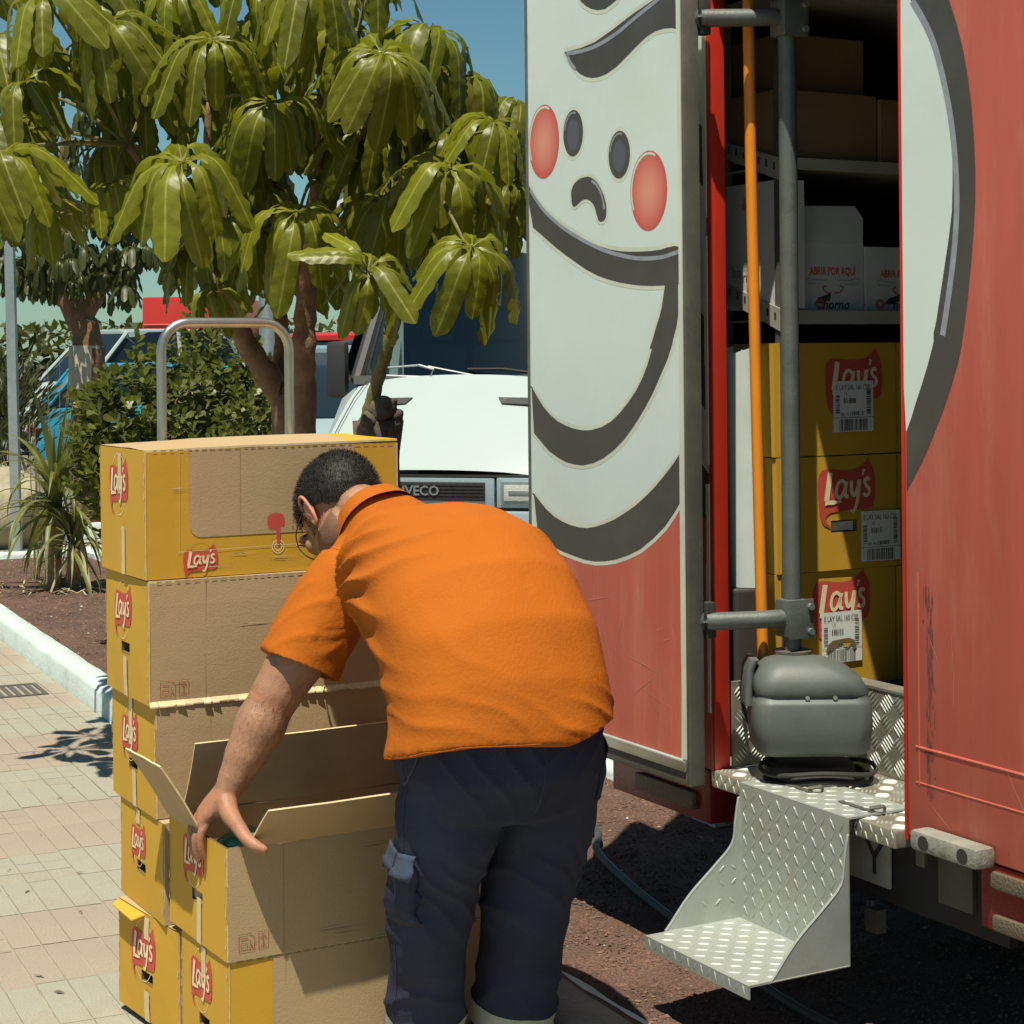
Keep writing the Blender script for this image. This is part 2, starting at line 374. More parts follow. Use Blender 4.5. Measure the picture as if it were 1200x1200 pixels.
M['frame_grey'] = mat('grey_frame', (.12,.115,.095), .55, .3, var=.2, vs=8, dirt=(.25,.23,.18), ds=7, damt=.5)
M['rubber'] = mat('black_rubber', (.028,.026,.023), .75, var=.2, vs=10)
M['tube_grey'] = mat('grey_powder_coat', (.115,.13,.118), .5, .2, var=.15, vs=10, bump=.12, bs=160, dirt=(.055,.05,.04), ds=9, damt=.6)
M['cover'] = mat('grey_plastic_cover', (.098,.112,.102), .52, var=.1, vs=6, bump=.06, bs=220, dirt=(.18,.17,.13), ds=7, damt=.4)
M['orange_pole'] = mat('orange_pole', (.72,.24,.012), .4, var=.06, vs=10)
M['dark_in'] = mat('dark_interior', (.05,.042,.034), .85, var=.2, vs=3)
M['shelf'] = mat('shelf_metal', (.48,.46,.38), .5, .3, var=.1, vs=6)
M['yellow'] = mat('yellow_board', (.58,.325,.022), .72, var=.05, vs=4, bump=.06, bs=260, grain=.05, gs=500, dirt=(.54,.30,.03), ds=5, damt=.4)
M['kraft'] = mat('kraft_board', (.45,.315,.165), .85, var=.05, vs=3, bump=.10, bs=200, grain=.11, gs=520, dirt=(.40,.26,.12), ds=4, damt=.35)
M['kraft_grey'] = mat('greyish_inner_board', (.40,.33,.22), .55, var=.12, vs=5, bump=.1, bs=60)
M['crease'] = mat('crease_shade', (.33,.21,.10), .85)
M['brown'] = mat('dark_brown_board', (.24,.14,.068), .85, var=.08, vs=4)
M['kraft_edge'] = mat('torn_board_edge', (.66,.51,.30), .9, var=.15, vs=60)
M['kraft_dark'] = mat('inner_board', (.16,.10,.05), .9)
M['tape'] = mat('packing_tape', (.62,.50,.27), .28, var=.1, vs=30, spec=.6)
M['p_red'] = mat('red_print', (.56,.075,.05), .7, var=.06, vs=40, grain=.08, gs=400)
M['p_pale'] = mat('pale_print', (.80,.68,.42), .7, var=.03, vs=40)
M['p_rust'] = mat('rust_print', (.40,.12,.06), .8)
M['p_line'] = mat('fold_line', (.58,.33,.04), .8)
M['paper'] = mat('paper_label', (.70,.72,.67), .7)
M['barcode'] = mat('barcode_ink', (.05,.045,.04), .7)
M['whitebox'] = mat('white_board', (.58,.57,.52), .8, var=.05, vs=5, bump=.08, bs=200)
M['foil'] = mat('crisp_bag_foil', (.62,.66,.63), .22, .8, bump=.5, bs=25)
M['foil_green'] = mat('crisp_bag_green', (.08,.30,.15), .3, .3, bump=.5, bs=25)
M['shirt'] = mat('orange_shirt', (.42,.108,.007), .88, var=.08, vs=5, bump=.16, bs=130, grain=.06, gs=600, spec=.2)
M['navy'] = mat('navy_cloth', (.034,.039,.066), .9, var=.22, vs=5, bump=.3, bs=300, grain=.15, gs=500, spec=.15, dirt=(.050,.062,.098), ds=4, damt=.7)
M['denim'] = mat('bluer_navy', (.036,.050,.082), .9, var=.2, vs=12, bump=.3, bs=300)  # slightly paler and bluer than the navy cloth
M['band'] = mat('grey_band', (.36,.36,.32), .6, var=.1, vs=20)
M['skin'] = vcmat('skin', .5, bump=.18, bs=160, spec=.4, sss=.15, var=.12, vs=30)
M['hair'] = mat('black_hair', (.013,.0095,.0075), .55, var=.4, vs=60, bump=.25, bs=260, spec=.35)
M['leather'] = mat('black_leather', (.02,.02,.02), .5)
M['galv'] = mat('galvanised_steel', (.42,.46,.45), .42, .75, var=.12, vs=12, bump=.05)
M['chrome'] = mat('handle_tube', (.50,.48,.40), .32, .9, var=.15, vs=14, dirt=(.3,.27,.2), ds=10, damt=.5)
M['carwhite'] = mat('white_car_paint', (.40,.465,.445), .32, coat=.3, var=.015, vs=2)
M['carsilver'] = mat('silver_blue_paint', (.36,.46,.50), .3, .2, coat=.6)
M['carblue'] = mat('cyan_car_paint', (.02,.30,.48), .28, coat=.8)
M['cardblue'] = mat('slate_car_paint', (.03,.055,.09), .3, coat=.7)
M['carred'] = mat('red_car_paint', (.55,.03,.016), .35, coat=.5)
M['cardark'] = mat('dark_car_paint', (.018,.018,.019), .3, coat=.6)
M['glass'] = mat('car_glass', (.012,.020,.024), .10, spec=.45)
M['screen'] = mat('clear_windscreen', (.02,.03,.03), .05)
_n = M['screen'].node_tree.nodes; _l = M['screen'].node_tree.links
_t = _n.new('ShaderNodeBsdfTransparent'); _t.inputs['Color'].default_value = (.50,.62,.60,1)
_g = _n.new('ShaderNodeBsdfGlossy'); _g.inputs['Roughness'].default_value = .04; _g.inputs['Color'].default_value = (.85,.95,.95,1)
_w = _n.new('ShaderNodeLayerWeight'); _w.inputs['Blend'].default_value = .42
_x = _n.new('ShaderNodeMixShader'); _l.new(_w.outputs['Fresnel'], _x.inputs['Fac']); _l.new(_t.outputs[0], _x.inputs[1]); _l.new(_g.outputs[0], _x.inputs[2]); _l.new(_x.outputs[0], _n['Material Output'].inputs['Surface'])
M['glass_tint'] = mat('tinted_glass', (.012,.012,.012), .08, spec=.6)
M['lens'] = mat('lamp_lens', (.55,.56,.52), .28, spec=.6, bump=.3, bs=80)
M['lens_red'] = mat('red_lens', (.22,.018,.012), .25, bump=.15, bs=160)
M['lens_old'] = mat('dull_lens', (.14,.11,.075), .4, bump=.5, bs=160)
M['trim'] = mat('black_trim', (.03,.03,.028), .6)
M['wall'] = mat('house_wall', (.50,.38,.23), .9, var=.08, vs=2)
M['rooftile'] = mat('roof_tile', (.16,.075,.05), .85, var=.3, vs=3)
M['fascia'] = mat('white_fascia', (.68,.72,.68), .7)
M['bark'] = mat('bark', (.20,.112,.062), .9, var=.3, vs=14, bump=.8, bs=26, dirt=(.085,.05,.03), ds=9, damt=.7)
M['stump'] = mat('old_stump_bark', (.085,.066,.047), .95, var=.35, vs=10, bump=1.0, bs=22, dirt=(.26,.22,.15), ds=16, damt=.5)
M['twig'] = mat('young_stem', (.14,.12,.035), .8, var=.3, vs=12, bump=.4, bs=40)
M['drystem'] = mat('dry_stem', (.34,.27,.16), .95, var=.25, vs=30, bump=.9, bs=40)

def leafmat(name, base, vein, tr, rough=.33, nv=8):
    """leaf with a pale midrib and side veins drawn on its own surface coordinates"""
    m = mat(name, base, rough, spec=.40, trans=tr)
    n = m.node_tree.nodes; l = m.node_tree.links; b = n['Principled BSDF']
    uv = n.new('ShaderNodeUVMap'); uv.uv_map = 'UV'
    sp = n.new('ShaderNodeSeparateXYZ'); l.new(uv.outputs['UV'], sp.inputs[0])
    def mth(op, a, c=None, d=None):
        x = n.new('ShaderNodeMath'); x.operation = op
        for i, v in enumerate((a, c, d)):
            if v is None: continue
            if isinstance(v, (int, float)): x.inputs[i].default_value = v
            else: l.new(v, x.inputs[i])
        return x.outputs[0]
    au = mth('ABSOLUTE', mth('MULTIPLY_ADD', sp.outputs['X'], 2.0, -1.0))
    mid = mth('SUBTRACT', 1.0, mth('SMOOTH_MIN', mth('MULTIPLY', au, 8.0), 1.0, .3))
    ph = mth('FRACT', mth('MULTIPLY', mth('SUBTRACT', sp.outputs['Y'], mth('MULTIPLY', au, .07)), float(nv)))
    side = mth('LESS_THAN', mth('ABSOLUTE', mth('SUBTRACT', ph, .5)), .05)
    fac = mth('MAXIMUM', mid, mth('MULTIPLY', side, .06))
    tc = n.new('ShaderNodeTexCoord'); t = n.new('ShaderNodeTexNoise'); t.inputs['Scale'].default_value = 9; t.inputs['Detail'].default_value = 3
    l.new(tc.outputs['Object'], t.inputs['Vector'])
    oi = n.new('ShaderNodeObjectInfo')
    k = mth('MULTIPLY_ADD', t.outputs['Fac'], .9, mth('MULTIPLY_ADD', oi.outputs['Random'], .55, .28))
    vm = n.new('ShaderNodeVectorMath'); vm.operation = 'SCALE'; vm.inputs[0].default_value = base; l.new(k, vm.inputs['Scale'])
    x = n.new('ShaderNodeMix'); x.data_type = 'RGBA'; x.inputs['B'].default_value = (*vein, 1)
    l.new(fac, x.inputs['Factor']); l.new(vm.outputs['Vector'], x.inputs['A']); l.new(x.outputs['Result'], b.inputs['Base Color'])
    bp = n.new('ShaderNodeBump'); bp.inputs['Strength'].default_value = .3; bp.inputs['Distance'].default_value = .006
    hh = mth('ADD', mth('ABSOLUTE', mth('SUBTRACT', ph, .5)), mth('MULTIPLY', t.outputs['Fac'], .6))
    l.new(hh, bp.inputs['Height']); l.new(bp.outputs['Normal'], b.inputs['Normal'])
    return m
M['leaf'] = leafmat('umbrella_leaf', (.155,.163,.008), (.38,.39,.07), (.25,.27,.012), .40)
M['leaf_bush'] = mat('bush_leaf', (.105,.120,.016), .42, var=.35, vs=5, trans=(.14,.17,.02), spec=.5)
M['leaf_olive'] = mat('oleander_leaf', (.075,.085,.030), .5, var=.4, vs=4, trans=(.08,.10,.02))
M['leaf_far'] = mat('far_leaf', (.060,.070,.014), .45, var=.5, vs=2.5, trans=(.11,.13,.015))
M['blade'] = mat('strap_leaf', (.175,.185,.045), .45, var=.35, vs=6, trans=(.18,.19,.03), spec=.5)
M['blade_dry'] = mat('dry_strap_leaf', (.36,.30,.15), .8, var=.3, vs=6)

# ---------------------------------------------------------------- ground
def kin(b): return 2.31 + .0665*(b - 3.6)        # inner edge of the near kerb
KA = math.atan(.0665)
m = MB(); m.poly([(-300,-100,-.07),(300,-100,-.07),(300,500,-.07),(-300,500,-.07)])
kind(m.build('ground', M['asphalt']), 'structure')
pav = MB()
pav.prism([(-9,-4,-.3),(kin(-4)-.14,-4,-.3),(kin(15.0)-.14,15.0,-.3),(8.0,15.2,-.3),(8.0,16.6,-.3),(-9,16.6,-.3)], (0,0,.2972))
pavement = kind(pav.build('pavement', M['mortar']), 'structure')
# paving tiles: bands of beige and pink, each tile pressed with bars
def tile_mesh(m_, seed, sub):
    rnd = random.Random(seed); b = MB(); n = 4; T = .326; g = .0042
    for i in range(n):
        x0 = -T/2 + i*T/n; dz = rnd.uniform(-.0009,.0009)
        cuts = [-T/2] + ([(-T/2 + T*q + rnd.uniform(-.01,.01)) for q in (.34,.67)] if sub else []) + [T/2]
        for c0, c1 in zip(cuts, cuts[1:]):
            b.box(x0+g*.5, x0+T/n-g*.5, c0+.0015, c1-.0015, -.03, dz+rnd.uniform(-.0005,.0005), 0)
    return b.mesh('tile', [m_])
tm = {(k, s): tile_mesh(M['tile_pink'] if k else M['tile_beige'], s+10*k, s == 3) for k in (0, 1) for s in range(4)}
rnd = random.Random(4)
cand = []
for j in range(-8, 34):
    for i in range(0, 14):
        y = 4.94 + (j + .5)*.327
        x = kin(y) - .145 - .165 - i*.3285
        band = (j // 2) % 2
        X = x*math.cos(TH) - y*math.sin(TH); Z = x*math.sin(TH) + y*math.cos(TH)
        if Z < 2: continue
        px = 600 + 2200*X/Z; py = 415 + 2200*CAM_H/Z
        if px < -90 or py > 1330: continue
        if px > 360 and py < 1150: continue
        cand.append((Z, x, y, band))
cand.sort()
for Z, x, y, band in cand[:296]:
    o = put('tile', tm[(0 if band else 1, rnd.randrange(4))], pavement)
    o.location = (x, y, rnd.uniform(-.0008,.0008)); o.rotation_euler = (rnd.uniform(-.002,.002), rnd.uniform(-.002,.002), -KA + rnd.uniform(-.003,.003))
rest = MB()
for Z, x, y, band in cand[296:]: rest.box(x-.16, x+.16, y-.16, y+.16, -.03, 0, 1 if not band else 0)
for j in range(-8, 34):
    for i in range(14, 26):
        y = 4.94 + (j+.5)*.327; x = kin(y)-.145-.165-i*.3285
        rest.box(x-.16, x+.16, y-.16, y+.16, -.03, 0, 0 if (j//2) % 2 else 1)
kind(rest.build('tile', [M['tile_beige'], M['tile_pink']], pavement), 'stuff')
# litter and leaf scraps blown on the paving
rl = random.Random(8); g = MB()
for _ in range(95):
    b_ = rl.uniform(4.6, 11); x_ = kin(b_) - .16 - abs(rl.gauss(0,.5)) - rl.uniform(0,.9)
    an = rl.uniform(0,6.28); L_ = rl.uniform(.006,.028); d_ = Vector((math.cos(an), math.sin(an), 0))*L_; s_ = Vector((-d_.y, d_.x, 0))*rl.uniform(.15,.4); p_ = Vector((x_, b_, .004))
    g.add([p_-d_, p_+s_+Vector((0,0,.003)), p_+d_, p_-s_], [(0,1,2,3)], 0)
kind(g.build('leaf_scraps', mat('dry_scraps', (.10,.075,.04), .9, var=.5, vs=20)), 'stuff')
# drain grate in the paving
gx = at(22, 809, 1); k_ = -CAM_H/(gx.z-CAM_H); gc = Vector((gx.x*k_, gx.y*k_, 0))
t = thing('drain_grate', 'rusty ribbed drain grate set flat in the paving near the white kerb', 'grate', (gc.x-.25, gc.y, 0), -KA)
g = MB(); g.box(-.36,.36,-.17,-.15,-.01,.006); g.box(-.36,.36,.15,.17,-.01,.006); g.box(-.36,-.34,-.15,.15,-.01,.006); g.box(.34,.36,-.15,.15,-.01,.006)
g.build('frame', M['iron'], t, local=True)
g = MB()
for i in range(16): g.box(-.33+i*.042, -.33+i*.042+.024, -.148, .148, -.01, .004)
g.build('grate_bars', M['iron'], t, local=True)

# kerbs
def kerb(name, path, wid, h, mats, seed, chunky=.012):
    P = [Vector(p) for p in path]; b = MB(); rings = []
    L = sum((P[i+1]-P[i]).length for i in range(len(P)-1)); n = int(L/.09)
    pts = []
    for i in range(len(P)-1):
        k = max(1, int((P[i+1]-P[i]).length/.09))
        pts += [P[i].lerp(P[i+1], q/k) for q in range(k)]
    pts.append(P[-1])
    for i, p in enumerate(pts):
        d = (pts[min(i+1,len(pts)-1)] - pts[max(i-1,0)]).normalized(); s_ = Vector((d.y, -d.x, 0))
        def q(u, z, o): return p + s_*(u + nz((p.x*2, p.y*2, o), 1.7, seed)*chunky) + Vector((0,0,z + nz((p.x*3, p.y*3, o), 2.1, seed+5)*chunky*.7))
        rings.append([q(-wid/2,-.1,0), q(-wid/2,h*.80,1), q(-wid/2+.018,h*.97,2), q(-.01,h+.004,6), q(wid/2-.02,h,3), q(wid/2,h*.82,4), q(wid/2,-.1,5)])
    b.loft(rings)
    return kind(b.build(name, mats, smooth=True, sharp=50), 'structure')
kerb('kerb', [(kin(b)-.07, b, 0) for b in (4.55, 15.0)], .14, .12, M['kerb'], 1, .006)
kerb('kerb', [(kin(b)-.07, b, 0) for b in (-3.0, 4.5)], .15, .115, M['kerb_shaded'], 2, .008)  # near stretch in grey, the man's shadow put into its colour
st_ = MB(); st_.ribbon([Vector((kin(b)+.004+.008*math.sin(b*9), b, .119+.003*math.sin(b*13))) for b in np.linspace(3.35,4.35,16)], [.004+.022*abs(math.sin(i*.9+.5))*(1-abs(i-8)/9) for i in range(16)], (0,0,1))
kind(st_.build('kerb_lit_streak', M['kerb']), 'structure')  # sunlit sliver of the kerb edge, drawn as a pale ribbon
kerb('kerb', [(kin(15.0)-.2, 15.06, 0), (8.0, 15.3, 0)], .16, .10, M['kerb'], 3)
kerb('kerb', [(3.68+.0665*(b-5), b, 0) for b in (5.2, 15.0)], .14, .11, M['kerb'], 4)
kerb('kerb', [(2.4, 16.55, 0), (9.0, 16.9, 0)], .25, .16, M['kerb'], 5)
fp = MB(); fp.poly([(kin(15.1)-.2,15.1,-.004),(8,15.35,-.004),(8,16.8,-.004),(2.4,16.5,-.004)])
kind(fp.build('path', M['tile_pink']), 'structure')
lot = MB(); lot.poly([(3.6,4.0,-.05),(60,4.0,-.05),(60,120,-.05),(-40,120,-.05),(-40,17.0,-.05),(3.6,17.0,-.05)])
kind(lot.build('parking_lot', mat('parking_asphalt', (.15,.145,.13), .9, var=.2, vs=1.5, bump=.3, bs=100, grain=.2, gs=120)), 'structure')

# volcanic gravel bed between the kerbs
def gz(x, y): return .055 + .018*nz((x, y, 0), 1.6) + .008*nz((x, y, 3), 7.0)
gb = MB(); nx, ny = 26, 170
vs = []
for j in range(ny+1):
    b = -2.0 + j*(17.02/ny)
    for i in range(nx+1):
        x = kin(b)-.02 + (i/nx)*(1.42 if b > 5.2 else 3.2)
        z = gz(x, b) + (.035 if i == 0 else 0)
        vs.append((x, b, z))
gb.add(vs, [(j*(nx+1)+i, j*(nx+1)+i+1, (j+1)*(nx+1)+i+1, (j+1)*(nx+1)+i) for j in range(ny) for i in range(nx)])
kind(gb.build('gravel_bed', M['gravel'], smooth=True, sharp=0), 'structure')
# loose stones
rs = np.random.RandomState(7)
OCT = np.array([(1,0,0),(-1,0,0),(0,1,0),(0,-1,0),(0,0,1),(0,0,-1)], float)
OF = [(0,2,4),(2,1,4),(1,3,4),(3,0,4),(2,0,5),(1,2,5),(3,1,5),(0,3,5)]
def pebbles(name, spots, sizes, pale=.01):
    n = len(spots); V = np.zeros((n*6,3)); C = np.zeros((n*6,4))
    for i, (p, s_) in enumerate(zip(spots, sizes)):
        sc = s_*rs.uniform(.55,1.2,3); sc[2] *= .75
        a = rs.uniform(0, 6.28); R_ = np.array(((math.cos(a),-math.sin(a),0),(math.sin(a),math.cos(a),0),(0,0,1)))
        V[i*6:i*6+6] = (OCT*sc*rs.uniform(.75,1.25,(6,1))) @ R_.T + np.array(p)
        k = rs.uniform(.45,1.5); c = np.array((.17,.095,.064))*k
        if rs.rand() < pale: c = np.array((.5,.46,.36))*rs.uniform(.6,1.1)
        C[i*6:i*6+6,:3] = c; C[i*6:i*6+6,3] = 1
    F = [[a+i*6 for a in f] for i in range(n) for f in OF]
    me = bpy.data.meshes.new(name); me.from_pydata(V.tolist(), [], F); me.materials.append(M['pebble']); tint(me, C)
    o = put(name, me); return kind(o, 'stuff')
sp_, sz_ = [], []
for _ in range(26000):
    b = rs.uniform(3.2, 7.6); x = kin(b) + rs.uniform(0, 1.5)
    sp_.append((x, b, gz(x, b)+.001)); sz_.append(.0028 + .006*rs.rand()**3)
pebbles('gravel', sp_, sz_, .006)
sp_, sz_ = [], []
for _ in range(9000):
    b = rs.uniform(8.0, 14.9); x = kin(b) + rs.uniform(0, 1.2)
    sp_.append((x, b, gz(x, b)+.001)); sz_.append(.004 + .009*rs.rand()**3)
pebbles('gravel', sp_, sz_, .012)

# ---------------------------------------------------------------- cartons on the hand truck
def bulger(seed, amp, w, d, h):
    def f(p):
        q = Vector(p)
        fx = 1-(2*q.x/w)**2 if w else 0; fz = 1-(2*q.z/h-1)**2; fy = 1-(2*q.y/d)**2
        k = amp*(.4 + nz((seed, 1, 2), .37))
        if abs(q.y) > d/2-.004: q.y += math.copysign(1, q.y)*k*max(0, fx)*max(0, fz)
        if abs(q.x) > w/2-.004: q.x += math.copysign(1, q.x)*k*max(0, fy)*max(0, fz)
        q += Vector((nz(p, 3.1, seed), nz(p, 3.3, seed+9), .6*nz(p, 2.7, seed+4)))*amp*.5
        return q
    return f
def gridface(b, P, us, vs, mi, skip=()):
    """P(u,v) -> point; a patch cut at us, vs; skip: set of cells left open"""
    o = len(b.v)
    for v in vs:
        for u in us: b.v.append(tuple(P(u, v)))
    nu = len(us)
    for j in range(len(vs)-1):
        for i in range(nu-1):
            if (i, j) in skip: continue
            b.f.append([o+j*nu+i, o+j*nu+i+1, o+(j+1)*nu+i+1, o+(j+1)*nu+i]); b.m.append(mi(i, j) if callable(mi) else mi)
def lin(a, b, n): return [a+(b-a)*i/n for i in range(n+1)]

def pictograms(mb, fr, u, v, s, mi):
    d = .0012
    dec_line(mb, fr, [(u,v),(u+.030*s,v),(u+.030*s,v+.022*s),(u+.022*s,v+.03*s),(u,v+.03*s),(u,v)], .0016, d, mi)
    dec_line(mb, fr, [(u+.004*s,v+.006*s),(u+.004*s,v+.014*s),(u+.016*s,v+.014*s),(u+.016*s,v+.006*s),(u+.006*s,v+.005*s)], .0016, d, mi)
    dec_line(mb, fr, [(u+.003*s,v+.022*s),(u+.018*s,v+.022*s)], .0024, d, mi)
    dec_line(mb, fr, [(u+.021*s,v+.018*s),(u+.024*s,v+.010*s),(u+.020*s,v+.004*s)], .002, d, mi)
    dec_line(mb, fr, [(u+.024*s,v+.010*s),(u+.027*s,v+.004*s)], .002, d, mi)
    a = u+.038*s
    dec_line(mb, fr, [(a,v+.001),(a+.019*s,v+.001),(a+.019*s,v+.03*s),(a,v+.03*s),(a,v)], .0014, d, mi)
    dec_line(mb, fr, [(a+.004*s,v+.004*s),(a+.015*s,v+.004*s)], .002, d, mi)
    dec_line(mb, fr, [(a+.009*s,v+.005*s),(a+.009*s,v+.022*s)], .003, d, mi)
    dec_line(mb, fr, [(a+.004*s,v+.018*s),(a+.0095*s,v+.026*s),(a+.015*s,v+.018*s)], .002, d, mi)
def press_here(mb, fr, u, v, s, red, line):
    d = .0016
    dec_poly(mb, fr, [(u+x*s, v+y*s) for x, y in [(-.021,.006),(-.024,.020),(-.023,.032),(-.016,.041),(-.002,.044),(.012,.042),(.021,.036),(.024,.022),(.023,.012),(.0195,.007),(.0155,.010),(.012,.011),(.0115,-.026),(.0095,-.034),(.006,-.037),(.0025,-.034),(.001,-.026),(.000,.006),(-.0025,.001),(-.006,.001),(-.0085,.006),(-.0105,.002),(-.014,.002),(-.0165,.007),(-.019,.003)]], d, red)
    for r_ in (.010, .016): dec_line(mb, fr, ellipse((u+.005*s, v-.040*s), r_*s, r_*s, 18) + [(u+.005*s+r_*s, v-.040*s)], .0018, d*.9, line)
    for k, tx in enumerate(('1. PUSH', '2. PULL', '3. TEAR')):
        dec_text(mb, fr, tx, u+.062*s, v+(.036-.016*k)*s, .0085*s, d, red, bold=.01, wmax=.06*s)

def carton(label, corner, w, d, h, rz=0.0, front='kraft', seed=1, badges=True, tape=True, hole=.36, top='flat', badge_v=.70, skirt=False, frontbadge=False, group='yellow crisp cartons stacked on the hand truck', opened=False, bw=.115):
    a, b_, z = corner
    t = thing('carton', label, 'box', (a + w/2*math.cos(rz) - d/2*math.sin(rz), b_ + w/2*math.sin(rz) + d/2*math.cos(rz), z), rz, group)
    wf = bulger(seed, .006, w, d, h)
    B = MB()
    hx, hy = w/2, d/2
    # left end with its hand hole
    hu = .034; hv0, hv1 = h*hole, h*hole + .026
    us = [-hy, -hy*.5, -hu, hu, hy*.5, hy]; vs = [0, hv0, hv1, h*.6, h*.8, h]
    if hole: gridface(B, lambda u, v: wf((-hx, u, v)), us, vs, 0, {(2, 1)})
    else: gridface(B, lambda u, v: wf((-hx, u, v)), us, vs, 0)
    if hole:
        r4 = [wf((-hx, u, v)) for u, v in ((-hu, hv0), (hu, hv0), (hu, hv1), (-hu, hv1))]
        i4 = [p + Vector((.05, 0, .0)) for p in r4]
        B.add(r4 + i4, [(0,1,5,4),(1,2,6,5),(2,3,7,6),(3,0,4,7),(4,5,6,7)], 2)
        B.add([r4[0]+Vector((-.001,0,0)), r4[1]+Vector((-.001,0,0)), r4[1]+Vector((.004,0,-.008)), r4[0]+Vector((.004,0,-.008))][:4], [(0,1,2,3)], 3)
    gridface(B, lambda u, v: wf((hx, u, v)), lin(-hy, hy, 4), lin(0, h, 4), 0)
    fm = {'kraft': 1, 'window': 0, 'strip': 0}[front]
    gridface(B, lambda u, v: wf((u, -hy, v)), lin(-hx, hx, 10), lin(0, h, 5), fm)
    gridface(B, lambda u, v: wf((u, hy, v)), lin(-hx, hx, 8), lin(0, h, 4), 1)
    gridface(B, lambda u, v: wf((u, v, 0)), lin(-hx, hx, 6), lin(-hy, hy, 4), 1)
    F = Frame((-hx, -hy, 0), (1,0,0), (0,0,1), (0,-1,0), wf)      # front: u from its left corner
    E = Frame((-hx, hy, 0), (0,-1,0), (0,0,1), (-1,0,0), wf)      # left end: u from the far corner
    def patch(fr, u0, u1, v0, v1, mi, dd, n=8):
        gridface(B, lambda u, v: fr.p(u, v, dd), lin(u0, u1, n), lin(v0, v1, 4), mi)
    if front == 'window':
        cr = .03; u0, u1, v0 = w*.165, w*.82, h*.31
        pts = [(u0, h-.002)] + [(u0 + cr - cr*math.cos(k*math.pi/10), v0 + cr - cr*math.sin(k*math.pi/10)) for k in range(6)]
        xs = lin(u0+cr, u1, 7); o = len(B.v)
        for u in xs: B.v += [tuple(F.p(u, v0, .0012)), tuple(F.p(u, h*.55, .0012)), tuple(F.p(u, h*.8, .0012)), tuple(F.p(u, h-.002, .0012))]
        for i in range(7):
            for j in range(3): B.f.append([o+i*4+j, o+(i+1)*4+j, o+(i+1)*4+j+1, o+i*4+j+1]); B.m.append(1)
        B.poly([F.p(u, v, .0012) for u, v in pts] + [F.p(u0+cr, h*.55, .0012), F.p(u0+cr, h*.8, .0012), F.p(u0+cr, h-.002, .0012)], 1)
    elif front == 'strip':
        patch(F, w*.165, w-.002, .001, h-.001, 1, .0012, 9)
    # fold lines in the corners of the board
    for s_ in (-1, 1):
        dec_line(B, Frame((0,0,0), (1,0,0), (0,0,1), (0,-1,0)), [(s_*(hx-.0015), .001), (s_*(hx-.0015), h-.001)], .003, hy+.0012, 4)
    body = B.build('board_shell', [M['yellow'], M['kraft'], M['kraft_dark'], M['yellow'], M['kraft_edge']], t, local=True)
    if not opened:
        # two long top flaps meeting along a seam
        for s_ in (-1, 1):
            g = MB()
            def top_p(u, v, dz=0):
                q = wf((u, v, h)); q.z = h + .002 + dz + ((.015*(1-(2*u/w)**4)*(1-abs(2*v/d))**.8 + .008*(u/w+.5)) if top == 'domed' else .003*(1-(2*u/w)**2)*(1-abs(2*v/d))) + .002*nz((u, v, seed), 9); return q
            ys = (-hy, -.002) if s_ < 0 else (.002, hy)
            gridface(g, lambda u, v: top_p(u, v), lin(-hx, hx, 10), lin(ys[0], ys[1], 3), lambda i, j: 1 if (i < 8 or front != 'window') else 0)
            gridface(g, lambda u, v: top_p(u, v, -.004), lin(-hx, hx, 10), lin(ys[0], ys[1], 3), 1)
            n_ = 10
            for v in ys:
                o = len(g.v)
                for u in lin(-hx, hx, n_): g.v += [tuple(top_p(u, v)), tuple(top_p(u, v, -.0055))]
                for i in range(n_): g.f.append([o+2*i, o+2*i+2, o+2*i+3, o+2*i+1]); g.m.append(2)
            g.build('flap', [M['yellow'], M['kraft'], M['kraft_edge']], t, local=True)
    # perforated edge along the top or bottom of the front
    if skirt:
        g = MB(); n_ = 30; rr_ = random.Random(seed)
        for i in range(n_):
            u0 = w*i/n_; u1 = u0 + w/n_*rr_.uniform(.7, 1.0); dd = .008 + rr_.uniform(-.003,.004)
            P = [F.p(u0, .010, .0), F.p(u1, .010, .0), F.p(u1, -.001, dd), F.p(u0, -.001, dd*rr_.uniform(.7,1))]
            g.prism(P, (0, .0, -.0035), 0)
        # continuous lip behind the teeth
        g.prism([F.p(0,.012,-.001), F.p(w,.012,-.001), F.p(w,.0,.007), F.p(0,.0,.006)], (0,0,-.003), 0)
        g.build('torn_edge', M['kraft_edge'], t, local=True)
    # perforation dashes and creases on the front; small dents as painted shade and lit lines
    g = MB(); rr_ = random.Random(seed*7); d_ = .0019
    if not opened:
        u0 = .02
        while u0 < w-.03:
            l_ = rr_.uniform(.008,.016); dec_line(g, F, [(u0, h-.002), (u0+l_, h-.002)], .0028, d_, 0); u0 += l_ + rr_.uniform(.007,.012)
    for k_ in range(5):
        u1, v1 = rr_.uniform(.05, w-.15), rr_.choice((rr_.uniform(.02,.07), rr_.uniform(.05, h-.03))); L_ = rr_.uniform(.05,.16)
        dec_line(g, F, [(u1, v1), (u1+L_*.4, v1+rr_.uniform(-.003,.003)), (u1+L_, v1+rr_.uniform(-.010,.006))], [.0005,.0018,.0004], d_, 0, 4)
        dec_line(g, F, [(u1, v1+.0022), (u1+L_*.4, v1+.0022+rr_.uniform(-.001,.001)), (u1+L_, v1+.0022)], [.0004,.0014,.0003], d_, 1, 4)
